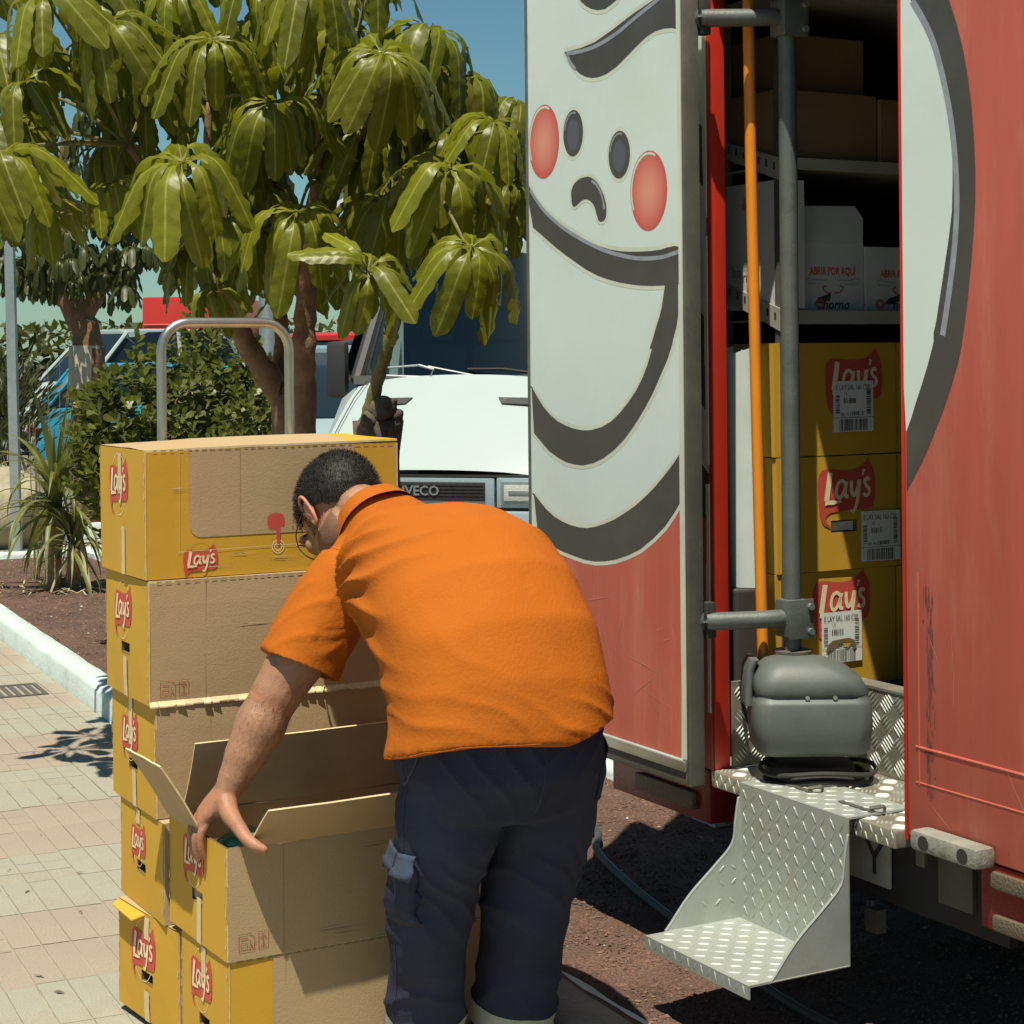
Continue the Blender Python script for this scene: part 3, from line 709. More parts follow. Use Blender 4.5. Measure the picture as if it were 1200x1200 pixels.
    if front == 'window':
        dec_line(g, F, [(w*.12, h*.205), (w*.5, h*.215), (w*.86, h*.21)], .0014, d_, 1); dec_line(g, F, [(w*.125, h*.2), (w*.128, h*.99)], .0012, d_, 1); dec_line(g, F, [(w*.36, h*.31), (w*.362, h*.99)], .0012, d_, 0)
    else: dec_line(g, F, [(w*.21, .003), (w*.212, h-.004)], .0012, d_, 0)
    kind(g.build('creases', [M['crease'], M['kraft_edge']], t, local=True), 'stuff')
    g = MB()
    for k_ in range(16):
        ed = rr_.choice((0, d)); v1 = rr_.uniform(.01, h-.02); q_ = rr_.uniform(.002,.006); dec_poly(g, E, [(abs(ed-.0004), v1), (abs(ed-q_), v1+rr_.uniform(.002,.006)), (abs(ed-q_*.6), v1+rr_.uniform(.010,.02)), (abs(ed-.0004), v1+rr_.uniform(.016,.026))], .0021+k_*4e-6, 0)
    kind(g.build('worn_edges', [M['kraft_edge']], t, local=True), 'stuff')
    if badges:
        g = MB(); badge(g, E, d*.44, h*badge_v, bw, 0, 1, .0016, 2)
        g.build('printed_badge', [M['p_red'], M['p_pale'], M['p_pale']], t, local=True)
    if frontbadge:
        g = MB(); badge(g, F, w*.205, h*.135, .088, 0, 1, .0018, 2)
        g.build('printed_badge', [M['p_red'], M['p_pale'], M['p_line']], t, local=True)
        g = MB(); press_here(g, F, w*.50, h*.33, 1.0, 0, 1); g.build('printed_hand', [M['p_red'], M['p_pale']], t, local=True)
    if front == 'strip':
        g = MB(); press_here(g, F, w*.385, h*.12, 1.05, 0, 1)
        g.build('printed_hand', [M['p_red'], M['p_pale']], t, local=True)
    if front == 'kraft':
        g = MB(); pictograms(g, F, .028, .020, 1.25, 0)
        g.build('printed_symbols', [M['p_rust']], t, local=True)
    if tape:
        for v0, v1, du in tape:
            g = MB(); o = len(g.v); n_ = 6
            for k in range(n_+1):
                v = v0 + (v1-v0)*k/n_
                for uu in (-.014, .014): g.v.append(tuple(E.p(d*.5 + uu + du + .002*nz((k, seed, 0), .9), v, .0024)))
            for k in range(n_): g.f.append([2*k, 2*k+1, 2*k+3, 2*k+2]); g.m.append(0)
            g.build('tape', M['tape'], t, local=True)
    return t, F, E, wf

H5 = [.02, .284, .532, .806, 1.110, 1.432]
carton('top carton of the stack, yellow frame round a bare cardboard window on its front', (1.405, 4.405, H5[4]), .675, .365, H5[5]-H5[4]-.008, .0, 'window', 3, frontbadge=True, top='domed', hole=0, badge_v=.72, tape=[(.20,.302,-.01),(.0,.12,.012)], bw=.15)
carton('second carton from the top, plain cardboard front with torn lower edge', (1.410, 4.400, H5[3]), .68, .36, H5[4]-H5[3]-.004, -.012, 'kraft', 5, skirt=True, hole=.36, badge_v=.72, tape=[(.0,.10,.0)], bw=.14)
carton('third carton from the top, partly hidden behind the open box flaps', (1.424, 4.396, H5[2]), .66, .35, H5[3]-H5[2]-.004, .0, 'kraft', 8, hole=.33, badge_v=.66, tape=[(.15,.27,-.012),(.0,.09,.01)], bw=.13)
carton('narrow yellow carton with pale cut edge, above the bottom carton with the torn flap', (1.430, 4.362, H5[1]), .64, .34, H5[2]-H5[1]-.004, .0, 'kraft', 11, hole=.36, badge_v=.66, tape=[(.205,.24,-.02)], bw=.115)
tb, F_, E_, wf_ = carton('bottom carton on the pavement with a torn flap hanging from its top corner', (1.445, 4.300, H5[0]), .66, .36, H5[1]-H5[0]-.004, math.radians(6), 'kraft', 14, hole=.36, badge_v=.66, tape=[(.20,.255,0),(.0,.075,.0)], bw=.145)
g = MB(); g.prism([E_.p(.0,.259,.0), E_.p(.17,.259,.003), E_.p(.15,.246,.030), E_.p(.02,.254,.026)], (0,0,-.003), 0)
g.build('torn_flap', [M['yellow']], tb, local=True)

carton('lower front carton under the open box, yellow corner strip on its shaded front', (1.450, 3.975, .004), .645, .305, .294, .012, 'strip', 17, hole=.36, badge_v=.72, tape=[(.22,.29,.0),(.0,.06,.02)], bw=.14)
# ---- the open box
W_, D_, Hh = .65, .37, .254
to, F_, E_, wf_ = carton('open carton with raised flaps that the man is holding', (1.446, 3.972, .301), W_, D_, Hh, .02, 'kraft', 21, hole=.36, badge_v=.76, tape=[(.0,.105,.016)], opened=True, bw=.135)
hx, hy = W_/2, D_/2
g = MB()   # inner faces
gridface(g, lambda u, v: Vector((-hx+.006, u, v)), lin(-hy, hy, 2), lin(.02, Hh, 2), 0)
gridface(g, lambda u, v: Vector((u, hy-.006, v)), lin(-hx, hx, 2), lin(.02, Hh, 2), 0)
gridface(g, lambda u, v: Vector((hx-.006, u, v)), lin(-hy, hy, 2), lin(.02, Hh, 2), 0)
gridface(g, lambda u, v: Vector((u, -hy+.006, v)), lin(-hx, hx, 2), lin(.02, Hh, 2), 0)
g.build('lining', M['kraft'], to, local=True)
def flap(name, c0, c1, out, L, lift, inset, m1, seed, curl=0.0, thick=.004, nn=8):
    """hinged flap from c0 to c1, going out and up"""
    c0, c1 = Vector(c0), Vector(c1); d = (Vector(out)*math.cos(lift) + Vector((0,0,1))*math.sin(lift))
    e = (c1-c0).normalized(); nrm = d.cross(e).normalized(); g = MB()
    def P(u, v, s_):
        q = c0.lerp(c1, u) + d*(v*L) + e*((.5-u)*2*inset*v*1.0)
        q += nrm*(curl*v*v + .004*nz((u*3, v*2, seed), 1.3) + s_*thick)
        return q
    us, vs = lin(0, 1, nn), lin(0, 1, 4)
    gridface(g, lambda u, v: P(u, v, 0), us, vs, 0)
    gridface(g, lambda u, v: P(u, v, 1), us, vs, 1)
    for ln in ([(u, 1) for u in us], [(0, v) for v in vs], [(1, v) for v in vs]):
        o = len(g.v)
        for u, v in ln: g.v += [tuple(P(u, v, 0)), tuple(P(u, v, 1))]
        for i in range(len(ln)-1): g.f.append([o+2*i, o+2*i+2, o+2*i+3, o+2*i+1]); g.m.append(2)
    return g.build(name, m1 + [M['kraft_edge']], to, local=True)
flap('flap', (-hx+.03, hy-.004, Hh), (hx, hy-.004, Hh), (0,-1,0), .185, math.radians(64), .012, [M['kraft_grey'], M['kraft_grey']], 1, .02)       # far flap
flap('flap', (hx, -hy, Hh), (-hx+.052, -hy, Hh), (0,-1,0), .150, math.radians(43), .004, [M['kraft'], M['kraft']], 2, .0)                  # near flap
flap('flap', (-hx, -hy+.13, Hh), (-hx, hy, Hh), (-1,0,0), .20, math.radians(62), .0, [M['kraft'], M['kraft']], 3, .01)             # left flap
flap('flap', (hx, hy, Hh), (hx, -hy, Hh), (1,0,0), .18, math.radians(40), .01, [M['yellow'], M['kraft']], 4, .01)
def bag(c, sx, sy, sz, seed, m_, rz):
    b = MB(); R_ = Matrix.Rotation(rz, 3, 'Z')
    b.ell((0,0,0), (sx, sy, sz), 0, None, 20, 12)
    v2 = []
    for v in b.v:
        p = Vector(v); k = 1 + .25*nz(p, 22, seed) + .12*nz(p, 55, seed)
        k *= 1 if abs(p.x) < sx*.8 else 1
        v2.append(tuple(R_ @ (p*k)))
    b.v = v2
    t = tag(b.build('crisp_bag', m_, None, True), '', 'bag', 'crisp bags inside the open carton')
    t.location = c; return t
bx = to.location
tag(bag((bx.x-.215, bx.y-.050, .505), .080, .070, .050, 1, M['foil_green'], .3), 'green foil crisp bag in the corner of the open carton under the hand', 'bag')
tag(bag((bx.x-.02, bx.y+.03, .485), .10, .075, .055, 2, M['foil'], -.4), 'silver foil crisp bag in the middle of the open carton', 'bag')
tag(bag((bx.x+.20, bx.y+.0, .47), .09, .075, .055, 3, M['foil'], .9), 'silver foil crisp bag at the right end of the open carton', 'bag')

# ---- the hand truck behind the stack
t = thing('hand_truck', 'steel hand truck with rounded tube handle rising behind the stack of cartons', 'hand truck', (1.77, 4.82, 0))
P0, P1 = at(190.5, 515, 4.985), at(347.5, 515, 5.12)
x0, x1, yb = P0.x, P1.x, 4.82
zt = 1.742; r_ = .075
path = [(x0, yb, .12), (x0, yb, .8), (x0, yb, zt-r_)] + [(x0+r_-r_*math.cos(k*math.pi/12), yb, zt-r_+r_*math.sin(k*math.pi/12)) for k in range(1, 7)] + \
       [(x1-r_+r_*math.sin(k*math.pi/12), yb, zt-r_+r_*math.cos(k*math.pi/12)) for k in range(0, 7)] + [(x1, yb, .8), (x1, yb, .12)]
g = MB(); g.tube(path, .0135, 12); g.build('tube_frame', M['chrome'], t, smooth=True)
for z in (.25, .62, 1.0):
    g = MB(); g.tube([(x0, yb, z), ((x0+x1)/2, yb+.004, z), (x1, yb, z)], .011, 8); g.build('cross_bar', M['chrome'], t, smooth=True)
g = MB(); g.box(1.452, 2.05, 4.325, 4.60, .0, .017, 0, .003); g.build('toe_plate', M['trim'], t)
for x in (x0+.06, x1-.06):
    g = MB(); o = Matrix.Rotation(math.pi/2, 4, 'Y')
    g.tube([(x-.025, yb+.08, .11), (x+.025, yb+.08, .11)], .11, 20); g.build('wheel', M['rubber'], t, smooth=True)

# ---------------------------------------------------------------- delivery truck, seen from behind
XR = 2.78
truck = thing('delivery_truck', 'red delivery truck with white round face emblem, seen from behind with its rear door open', 'truck', (3.6, 3.3, 0))
def part(b, name, mats, smooth=False, parent=None): return b.build(name, mats, parent or truck, smooth)
# rear wall right of the doorway with pressed ridges
g = MB(); g.box(XR, XR+.04, 1.95, 3.245, .57, 3.2, 0, .006)
rp = part(g, 'rear_panel', M['red'], True)
g = MB()
g.tube([(XR+.001, 1.97, .773), (XR+.001, 3.215, .773)], .004, 8); g.tube([(XR+.001, 1.97, .695), (XR+.001, 3.215, .695)], .0028, 6)
g.tube([(XR+.001, 3.205, .69), (XR+.001, 3.205, 1.16)], .003, 6)
g.build('pressed_ridge', M['red'], rp, True)
g = MB()
for k, v in (('white', 0), ('dark', 1)):
    g.poly([(XR - (.0004 if k == 'white' else .0007), a, b) for a, b in REAR_ART[k]], v)
g.ribbon([(XR-.0010, p.x, p.y) for p in crom([(a, b, 0) for a, b in REAR_ART['hi']], 4)], .017, (-1,0,0), 2)
g.build('emblem', [M['white'], M['ink'], M['ink_hi']], rp)
rr_ = random.Random(3); g = MB()
for _ in range(110):
    z = rr_.choice((rr_.uniform(.66, .77), rr_.uniform(.80, 1.10), rr_.uniform(.80, 1.10))); b = 3.168 + rr_.gauss(0,.0065); hh = rr_.uniform(.008,.06); w_ = rr_.uniform(.0006,.0035); d = .0003+.000006*_
    g.poly([(XR-d, b-w_*.4, z), (XR-d, b+w_*.3, z+.002), (XR-d, b+w_, z+hh*.4), (XR-d, b+w_*.2, z+hh), (XR-d, b-w_*.7, z+hh*.7)], 0)
g.build('scuff', mat('scuff', (.16,.05,.045), .8, var=.4, vs=60), rp)
g = MB(); g.box(XR-.002, XR+.09, 3.2452, 3.2545, .56, 2.575, 0, .002); part(g, 'door_frame', M['red_post'], True)
# wall left of the doorway (mostly behind the slid-back door)
g = MB(); g.box(XR, XR+.04, 4.0, 4.68, .57, 3.2, 0, .006)
lp = part(g, 'rear_panel', M['red'], True)
g = MB(); bands = [(3.19,2.23,0),(2.23,2.075,1),(2.075,1.74,0),(1.74,1.50,1),(1.50,1.345,0),(1.345,1.21,1)]
for z1, z0, k in bands:
    g.poly([(XR-.0006, 4.004, z1-.01), (XR-.0006, 4.004, z0-.01), (XR-.0006, 4.4, z0+.30), (XR-.0006, 4.4, min(3.195, z1+.30))], k)
g.build('emblem', [M['white'], M['ink']], lp)
g = MB(); g.box(XR-.006, XR+.042, 3.982, 3.9995, .56, 2.575, 0, .002); part(g, 'door_frame', M['red_post'], True)
g = MB()
for k in range(16):
    z0 = .72 + k*.128; z1 = z0 + .128
    if k in (4, 9): z1 -= .05
    g.box(XR-.0085, XR-.001, 3.996, 4.008 + .002*((k*7) % 3), z0, z1)
part(g, 'edge_strip', M['cream'])
g = MB(); g.box(XR, XR+.04, 3.246, 3.999, 2.58, 3.2); part(g, 'header_panel', M['red'])
# box body
g = MB(); g.box(XR+.041, 8.6, 4.64, 4.68, .57, 3.2); part(g, 'side_wall', M['red'])
g = MB(); g.box(XR+.041, 8.6, 1.95, 1.99, .57, 3.2); part(g, 'side_wall', M['red'])
g = MB(); g.box(XR, 8.6, 1.95, 4.68, 3.201, 3.25); part(g, 'roof', M['white'])
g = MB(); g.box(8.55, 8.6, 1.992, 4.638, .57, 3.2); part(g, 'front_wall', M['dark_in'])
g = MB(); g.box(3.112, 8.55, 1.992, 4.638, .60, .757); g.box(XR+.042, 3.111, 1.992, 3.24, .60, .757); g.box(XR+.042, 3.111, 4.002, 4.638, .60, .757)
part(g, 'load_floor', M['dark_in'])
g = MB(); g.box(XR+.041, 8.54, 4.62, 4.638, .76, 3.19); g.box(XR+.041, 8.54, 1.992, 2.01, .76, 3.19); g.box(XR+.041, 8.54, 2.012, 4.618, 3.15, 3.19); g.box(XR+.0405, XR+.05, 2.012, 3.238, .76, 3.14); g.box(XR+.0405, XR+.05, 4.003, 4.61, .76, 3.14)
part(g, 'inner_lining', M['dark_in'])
g = MB(); g.box(2.95, 8.6, 2.5, 2.75, .34, .565); g.box(2.95, 8.6, 3.75, 4.0, .34, .565); g.box(2.98, 3.1, 2.1, 4.5, .36, .46)
part(g, 'chassis', M['rubber'])
for y0 in (2.05, 4.25):
    g = MB(); g.tube([(4.7, y0, .45), (4.7, y0+.3, .45)], .45, 28); w_ = part(g, 'wheel', M['rubber'], True)
    g = MB(); g.tube([(4.7, y0-.004, .45), (4.7, y0+.02, .45)], .25, 24); g.build('rim', M['frame_grey'], w_, True)
g = MB(); g.box(8.62, 10.2, 2.1, 4.5, .5, 2.3, 0, .15); part(g, 'cab', M['red'], True)

def tread(mb, O, U, V, N, wd, ht, pitch, L, bw, hgt, mi=0, bars=1, seed=0, skew=45, pv=None):
    """raised bars of a chequer plate, in rows of alternating slant"""
    O, U, V, N = Vector(O), Vector(U), Vector(V), Vector(N); rj = random.Random(seed)
    nu, nv = int(wd/pitch), int(ht/(pv or pitch))
    for j in range(nv):
        for i in range(nu):
            an = math.radians(skew if (i+j) % 2 else -skew+rj.uniform(-3,3)); c, s_ = math.cos(an), math.sin(an)
            c0 = (i+.5)*wd/nu; c1 = (j+.5)*ht/nv
            for q in range(bars):
                off = (q-(bars-1)/2)*bw*1.9; lq = L*(1-.09*abs(q-(bars-1)/2))
                def P(a, b, h_):
                    b += off; return O + U*(c0 + a*c - b*s_) + V*(c1 + a*s_ + b*c) + N*h_
                mb.add([P(-lq/2,0,0), P(-lq*.12,bw/2,0), P(lq*.12,bw/2,0), P(lq/2,0,0), P(lq*.12,-bw/2,0), P(-lq*.12,-bw/2,0), P(-lq*.25,0,hgt), P(lq*.25,0,hgt)],
                       [(0,6,1),(1,6,7,2),(2,7,3),(3,7,4),(4,7,6,5),(5,6,0)], mi)
# step well inside the doorway
g = MB(); g.box(XR-.02, 3.108, 3.264, 3.981, .535, .577, 0, .008)
sw = part(g, 'step_well', M['tread_old'], True)
g = MB(); g.box(3.101, 3.111, 3.25, 3.981, .578, .79); g.box(XR+.045, 3.1, 3.972, 3.981, .578, .80); g.box(XR+.045, 3.1, 3.2625, 3.272, .578, .80)
g.box(3.0985, 3.16, 3.25, 3.981, .7905, .797)
g.build('riser', M['tread_old'], sw)
g = MB()
tread(g, (XR-.015, 3.264, .577), (1,0,0), (0,1,0), (0,0,1), .33, .715, .048, .040, .0052, .0022, 0, 4, 1)
tread(g, (3.101, 3.97, .582), (0,-1,0), (0,0,1), (-1,0,0), .70, .205, .048, .042, .0052, .0022, 0, 5, 2)
tread(g, (XR+.048, 3.972, .582), (1,0,0), (0,0,1), (0,-1,0), .26, .21, .048, .042, .0052, .0022, 0, 5, 3)
tread(g, (XR-.0205, 3.264, .539), (0,1,0), (0,0,1), (-1,0,0), .715, .036, .018, .022, .004, .002, 0, 1, 4, 65)
tr = g.build('tread_bars', M['tread_rib'], sw); kind(tr, 'stuff')
# folding step hanging from the edge of the well
B0, B1, XS, ZT = 3.392, 3.812, 2.728, .247
g = MB()
g.box(XS, XS+.005, B0, B1, ZT-.003, .584, 0); g.box(XS+.0052, XS+.19, B0, B1, .5795, .584, 0); g.box(2.452, XS-.0002, B0, B1, ZT-.004, ZT+.001, 0); g.box(2.447, 2.4518, B0, B1, ZT-.030, ZT+.001, 0)
fs = part(g, 'folding_step', M['tread'])
cheek = [(XS,.545)] + [(p.x, p.y) for p in crom([(XS-.002,.545,0),(XS-.012,.49,0),(XS-.022,.435,0),(2.655,.388,0),(2.578,.326,0),(2.52,.262,0),(2.505,.247,0)], 4)] + [(XS,.2475)]
for bb, hgt in ((B1, .004), (B0-.004, .004)):
    g = MB(); g.prism([(x, bb, z) for x, z in cheek], (0, hgt, 0), 0)
    c_ = g.build('cheek', M['tread'], fs)
    if bb == B1:
        g = MB(); tread(g, (2.60, bb-.0002, .265), (1,0,0), (0,0,1), (0,-1,0), .12, .065, .034, .022, .0055, .0018, 0, 1, 8, 40)
        tread(g, (2.655, bb-.0002, .325), (1,0,0), (0,0,1), (0,-1,0), .07, .07, .034, .022, .0055, .0018, 0, 1, 9, 40)
        kind(g.build('tread_bars', M['tread'], fs), 'stuff')
    g = MB(); g.tube([(x, bb+.002, z) for x, z in cheek[:-1]] + [(XS-.001, bb+.002, .2475)], .0032, 6, 0); g.build('weld_edge', M['tread'], fs, True)
g = MB()
tread(g, (XS-.0003, B1-.006, .258), (0,-1,0), (0,0,1), (-1,0,0), .41, .315, .034, .030, .0062, .0022, 0, 1, 5, 55, .027)
tread(g, (XS+.006, B1-.006, .584), (0,-1,0), (1,0,0), (0,0,1), .41, .17, .034, .030, .0062, .0018, 0, 1, 6, 55, .027)
tread(g, (2.458, B1-.006, ZT+.001), (0,-1,0), (1,0,0), (0,0,1), .41, .262, .033, .029, .0062, .0020, 0, 1, 7, 52, .027)
tread(g, (2.447, B1-.006, ZT-.026), (0,-1,0), (0,0,1), (-1,0,0), .41, .026, .026, .024, .005, .0018, 0, 1, 7, 70)
kind(g.build('tread_bars', M['tread'], fs), 'stuff')
for yb in (3.47, 3.70):
    g = MB(); g.box(XS+.075, XS+.088, yb-.07, yb+.05, .5855, .588); g.tube([(XS+.08, yb-.06, .592), (XS+.10, yb-.085, .60), (XS+.115, yb-.07, .59)], .005, 6)
    g.build('latch', M['frame_grey'], fs)

# drive unit, post and arms that swing the door
def rrect(cx, cy, hx, hy, z, r, n=6):
    out = []
    for qx, qy, a0 in ((1,1,0),(-1,1,90),(-1,-1,180),(1,-1,270)):
        for k in range(n+1):
            a = math.radians(a0 + 90*k/n); out.append(Vector((cx + qx*(hx-r) + r*math.cos(a), cy + qy*(hy-r) + r*math.sin(a), z)))
    return out
cx, cy = 2.905, 3.760
CD = Matrix.Rotation(-TH, 3, 'Z')
def cw(p): q = CD @ Vector((p[0], p[1], 0)); return Vector((cx + q.x, cy + q.y, p[2]))
g = MB()
prof = [(0,.008,.650,.112,.072,.03),(0,.004,.655,.130,.090,.04),(0,.0,.668,.141,.100,.042),(0,0,.73,.147,.106,.042),(0,0,.782,.145,.105,.042),(0,0,.790,.142,.102,.042),(0,.005,.796,.139,.096,.04),(0,.005,.804,.138,.095,.04),(-.002,.003,.811,.141,.100,.05),(-.008,.004,.842,.132,.093,.055),(-.018,.006,.866,.108,.080,.055),(-.028,.008,.882,.078,.062,.05),(-.036,.008,.890,.035,.035,.025)]
g.loft([[cw(p) for p in rrect(ox, oy, hx_, hy_, z - (0 if z < .8 else 0), r_)] for ox, oy, z, hx_, hy_, r_ in prof])
cv = part(g, 'drive_cover', M['cover'], True)
cv.data.set_sharp_from_angle(angle=math.radians(75))
g = MB(); g.loft([[cw(p) for p in rrect(-.152+.5*max(0,z-.85), .03, .010, .055, z, .009)] for z in (.77,.80,.86,.882)]); g.build('side_plate', M['cover'], cv, True)
for q in (-.018, .050):
    g = MB(); g.tube([cw((q, -.100, .801)), cw((q, -.084, .801))], .0055, 8); g.build('bolt', M['galv'], cv, True)
g = MB(); g.tube([(2.9, 3.818, .8915), (2.9, 3.818, .897)], .05, 20); g.build('flange', M['iron'], cv, True)
g = MB(); g.loft([[cw(p) for p in rrect(0, .02, .10, .06, .578, .03)], [cw(p) for p in rrect(0, .015, .11, .07, .62, .03)]]); g.build('foot', M['rubber'], cv, True)
for q, rr2 in ((.588, .115), (.60, .10), (.612, .125)):
    g = MB(); g.tube([cw((rr2*1.15*math.cos(t)+.02, rr2*.8*math.sin(t)-.01, q+.006*math.sin(3*t))) for t in np.linspace(0, 6.28, 30)[:-1]], .006, 6, closed=True, caps=False); g.build('cable', M['rubber'], cv, True)
g = MB(); g.tube([(2.9, 3.818, .8975), (2.9, 3.818, 3.14)], .0235, 16); pole = part(g, 'door_post', M['tube_grey'], True)
for z, nm in ((.978, 0), (2.492, 1)):
    g = MB(); g.box(2.868, 2.932, 3.785, 3.85, z-.048, z+.048, 0, .008)
    g.box(2.862, 2.938, 3.777, 3.7845, z-.05, z+.05, 0, .004)
    br = g.build('clamp', M['tube_grey'], pole, True)
    for dz in (-.031, .031):
        g = MB(); g.tube([(2.925, 3.7768, z+dz), (2.925, 3.768, z+dz)], .0085, 10); g.build('bolt', M['galv'], pole, True)
    g = MB(); g.tube(crom([(2.885, 3.82, z), (2.845, 3.826, z), (2.79, 3.850, z-.002), (2.700, 3.893, z-.003), (2.690, 3.897, z-.003)], 5), .0225, 14); g.build('arm', M['tube_grey'], pole, True)
    g = MB(); g.box(2.6865, 2.715, 3.885, 3.915, z-.045, z+.045, 0, .004); g.build('hinge', M['rubber'], pole, True)
g = MB(); g.tube(crom([(2.84, 3.96, .80), (2.835, 3.93, .72), (2.84, 3.87, .65), (2.86, 3.80, .60)], 6), .005, 6); part(g, 'cable', M['rubber'], True)
# the door itself, standing out in front of the left wall
D0, D1, XD = 3.895, 4.705, 2.64
g = MB(); g.box(XD, XD+.04, D0+.012, D1-.012, .60, 2.76, 0)
door = part(g, 'door', M['white'])
g = MB()
def ap(pts, d, mi): g.poly([(XD-d, a, b) for a, b in pts], mi)
def sm(pts, n=3): return [(p.x, p.y) for p in crom([(a, b, 0) for a, b in pts], n, True)]
def clip(pts):
    return [(min(max(a, D0+.013), D1-.013), min(max(b, .63), 2.755)) for a, b in pts]
ap(clip(DOOR_ART['red']), .0002, 0)
for k in ('brow', 'mouth', 'smile', 'chin', 'nose', 'curl'):
    pts = clip(sm(DOOR_ART[k], 3) if k == 'nose' else DOOR_ART[k])
    loop = pts + [pts[0]]; ki = ('brow', 'mouth', 'smile', 'chin', 'nose', 'curl').index(k)
    g.ribbon([(XD-.0003-ki*.00003-i_*6e-7, a, b) for i_, (a, b) in enumerate(loop)], .022 if k != 'nose' else .016, (-1,0,0), 2)
    ap(pts, .0006 + ki*.00003, 1)
for k in ('eyeL', 'eyeR', 'cheekL', 'cheekR'):
    a, b, ra, rb = DOOR_ART[k]
    if k[0] == 'e': ap(ellipse((a, b), ra+.009, rb+.010), .0003, 2)
    if k[0] == 'e':
        ap(ellipse((a, b), ra, rb, 36), .0006, 1); ap(ellipse((a, b-.004), ra*.62, rb*.66, 28), .0008, 3)
        g.ribbon([(XD-.0010, a+ra*.86*math.cos(t), b+rb*.88*math.sin(t)) for t in np.linspace(.2, 1.9, 12)], .005, (-1,0,0), 4)
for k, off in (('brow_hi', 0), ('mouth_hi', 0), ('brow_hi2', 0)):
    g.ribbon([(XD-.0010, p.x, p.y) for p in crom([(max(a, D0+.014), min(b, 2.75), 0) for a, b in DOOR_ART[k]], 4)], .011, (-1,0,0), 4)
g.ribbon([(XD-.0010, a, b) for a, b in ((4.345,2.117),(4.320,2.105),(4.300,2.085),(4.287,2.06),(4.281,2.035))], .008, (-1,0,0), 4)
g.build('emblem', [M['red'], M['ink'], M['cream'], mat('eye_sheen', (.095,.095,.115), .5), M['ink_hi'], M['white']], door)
for k in ('cheekL', 'cheekR'):
    a, b, ra, rb = DOOR_ART[k]; V = [(XD-.0007, a, b)]; C = [(.72,.30,.20,1)]; Fc = []
    n_ = 40
    for j, q in enumerate((.25,.5,.75,1.0)):
        for i in range(n_):
            t_ = 2*math.pi*i/n_; aa = a+ra*q*math.cos(t_)
            V.append((XD-.0007, min(aa, D1-.013), b+rb*q*math.sin(t_))); kq = q**1.5
            C.append((.72*(1-kq)+.57*kq, .30*(1-kq)+.085*kq, .20*(1-kq)+.07*kq, 1))
    for i in range(n_): Fc.append((0, 1+i, 1+(i+1) % n_))
    for j in range(3):
        for i in range(n_): Fc.append((1+j*n_+i, 1+(j+1)*n_+i, 1+(j+1)*n_+(i+1) % n_, 1+j*n_+(i+1) % n_))
    me = bpy.data.meshes.new('cheek'); me.from_pydata(V, [], Fc); me.materials.append(M['cheek']); tint(me, C)
    me.materials.append(M['cream'])
    put('cheek_spot', me, door)
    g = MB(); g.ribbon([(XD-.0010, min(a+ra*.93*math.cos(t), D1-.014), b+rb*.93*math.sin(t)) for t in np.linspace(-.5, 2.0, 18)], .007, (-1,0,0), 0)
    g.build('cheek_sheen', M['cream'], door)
g = MB()  # frame round the door leaf
g.box(XD-.004, XD+.043, D0, D0+.0118, .565, 2.78, 0, .003); g.box(XD-.004, XD+.043, D1-.0118, D1, .565, 2.78, 0, .003); g.box(XD-.004, XD+.043, D0+.012, D1-.012, .565, .5995, 0, .003); g.box(XD-.004, XD+.043, D0+.012, D1-.012, 2.7605, 2.78, 0)
g.build('leaf_frame', M['frame_grey'], door, True)
g = MB(); g.box(XD-.010, XD-.0001, D0+.0125, D1-.013, .6002, .626, 0, .002); g.build('bottom_rail', M['alu'], door, True)
g = MB(); zz = .632; rr_ = random.Random(5)
while zz < 2.74:
    l_ = rr_.uniform(.05, .35)
    if True: g.box(XD-.0052, XD-.0002, D0+.0128, D0+.026+rr_.uniform(0,.006), zz, min(2.745, zz+l_))
    zz += l_
g.build('worn_edge_strip', M['cream'], door)

rs_ = random.Random(15); gs2 = [MB(), MB()]
for q in range(54):
    pnl = rs_.random() < .5
    b0 = rs_.uniform(D0+.03, D1-.03) if pnl else rs_.uniform(2.0, 3.15); z0 = rs_.uniform(.66, .98) if pnl else rs_.uniform(.6, 1.1)
    L_ = rs_.uniform(.02, .16); an = rs_.choice((rs_.gauss(1.57,.12), rs_.uniform(0,3.1))); xx = (XD if pnl else XR) - .0012 - q*2e-6
    gs2[0 if pnl else 1].ribbon([(xx, b0, z0), (xx, b0+L_*.5*math.cos(an)+rs_.uniform(-.002,.002), z0+L_*.5*math.sin(an)), (xx, b0+L_*math.cos(an), z0+L_*math.sin(an))], [.0006, rs_.uniform(.0008,.0016), .0005], (-1,0,0), 0)
kind(gs2[0].build('scratches', mat('scratch', (.56,.27,.20), .7), door), 'stuff'); kind(gs2[1].build('scratches', mat('scratch', (.56,.27,.20), .7), rp), 'stuff')
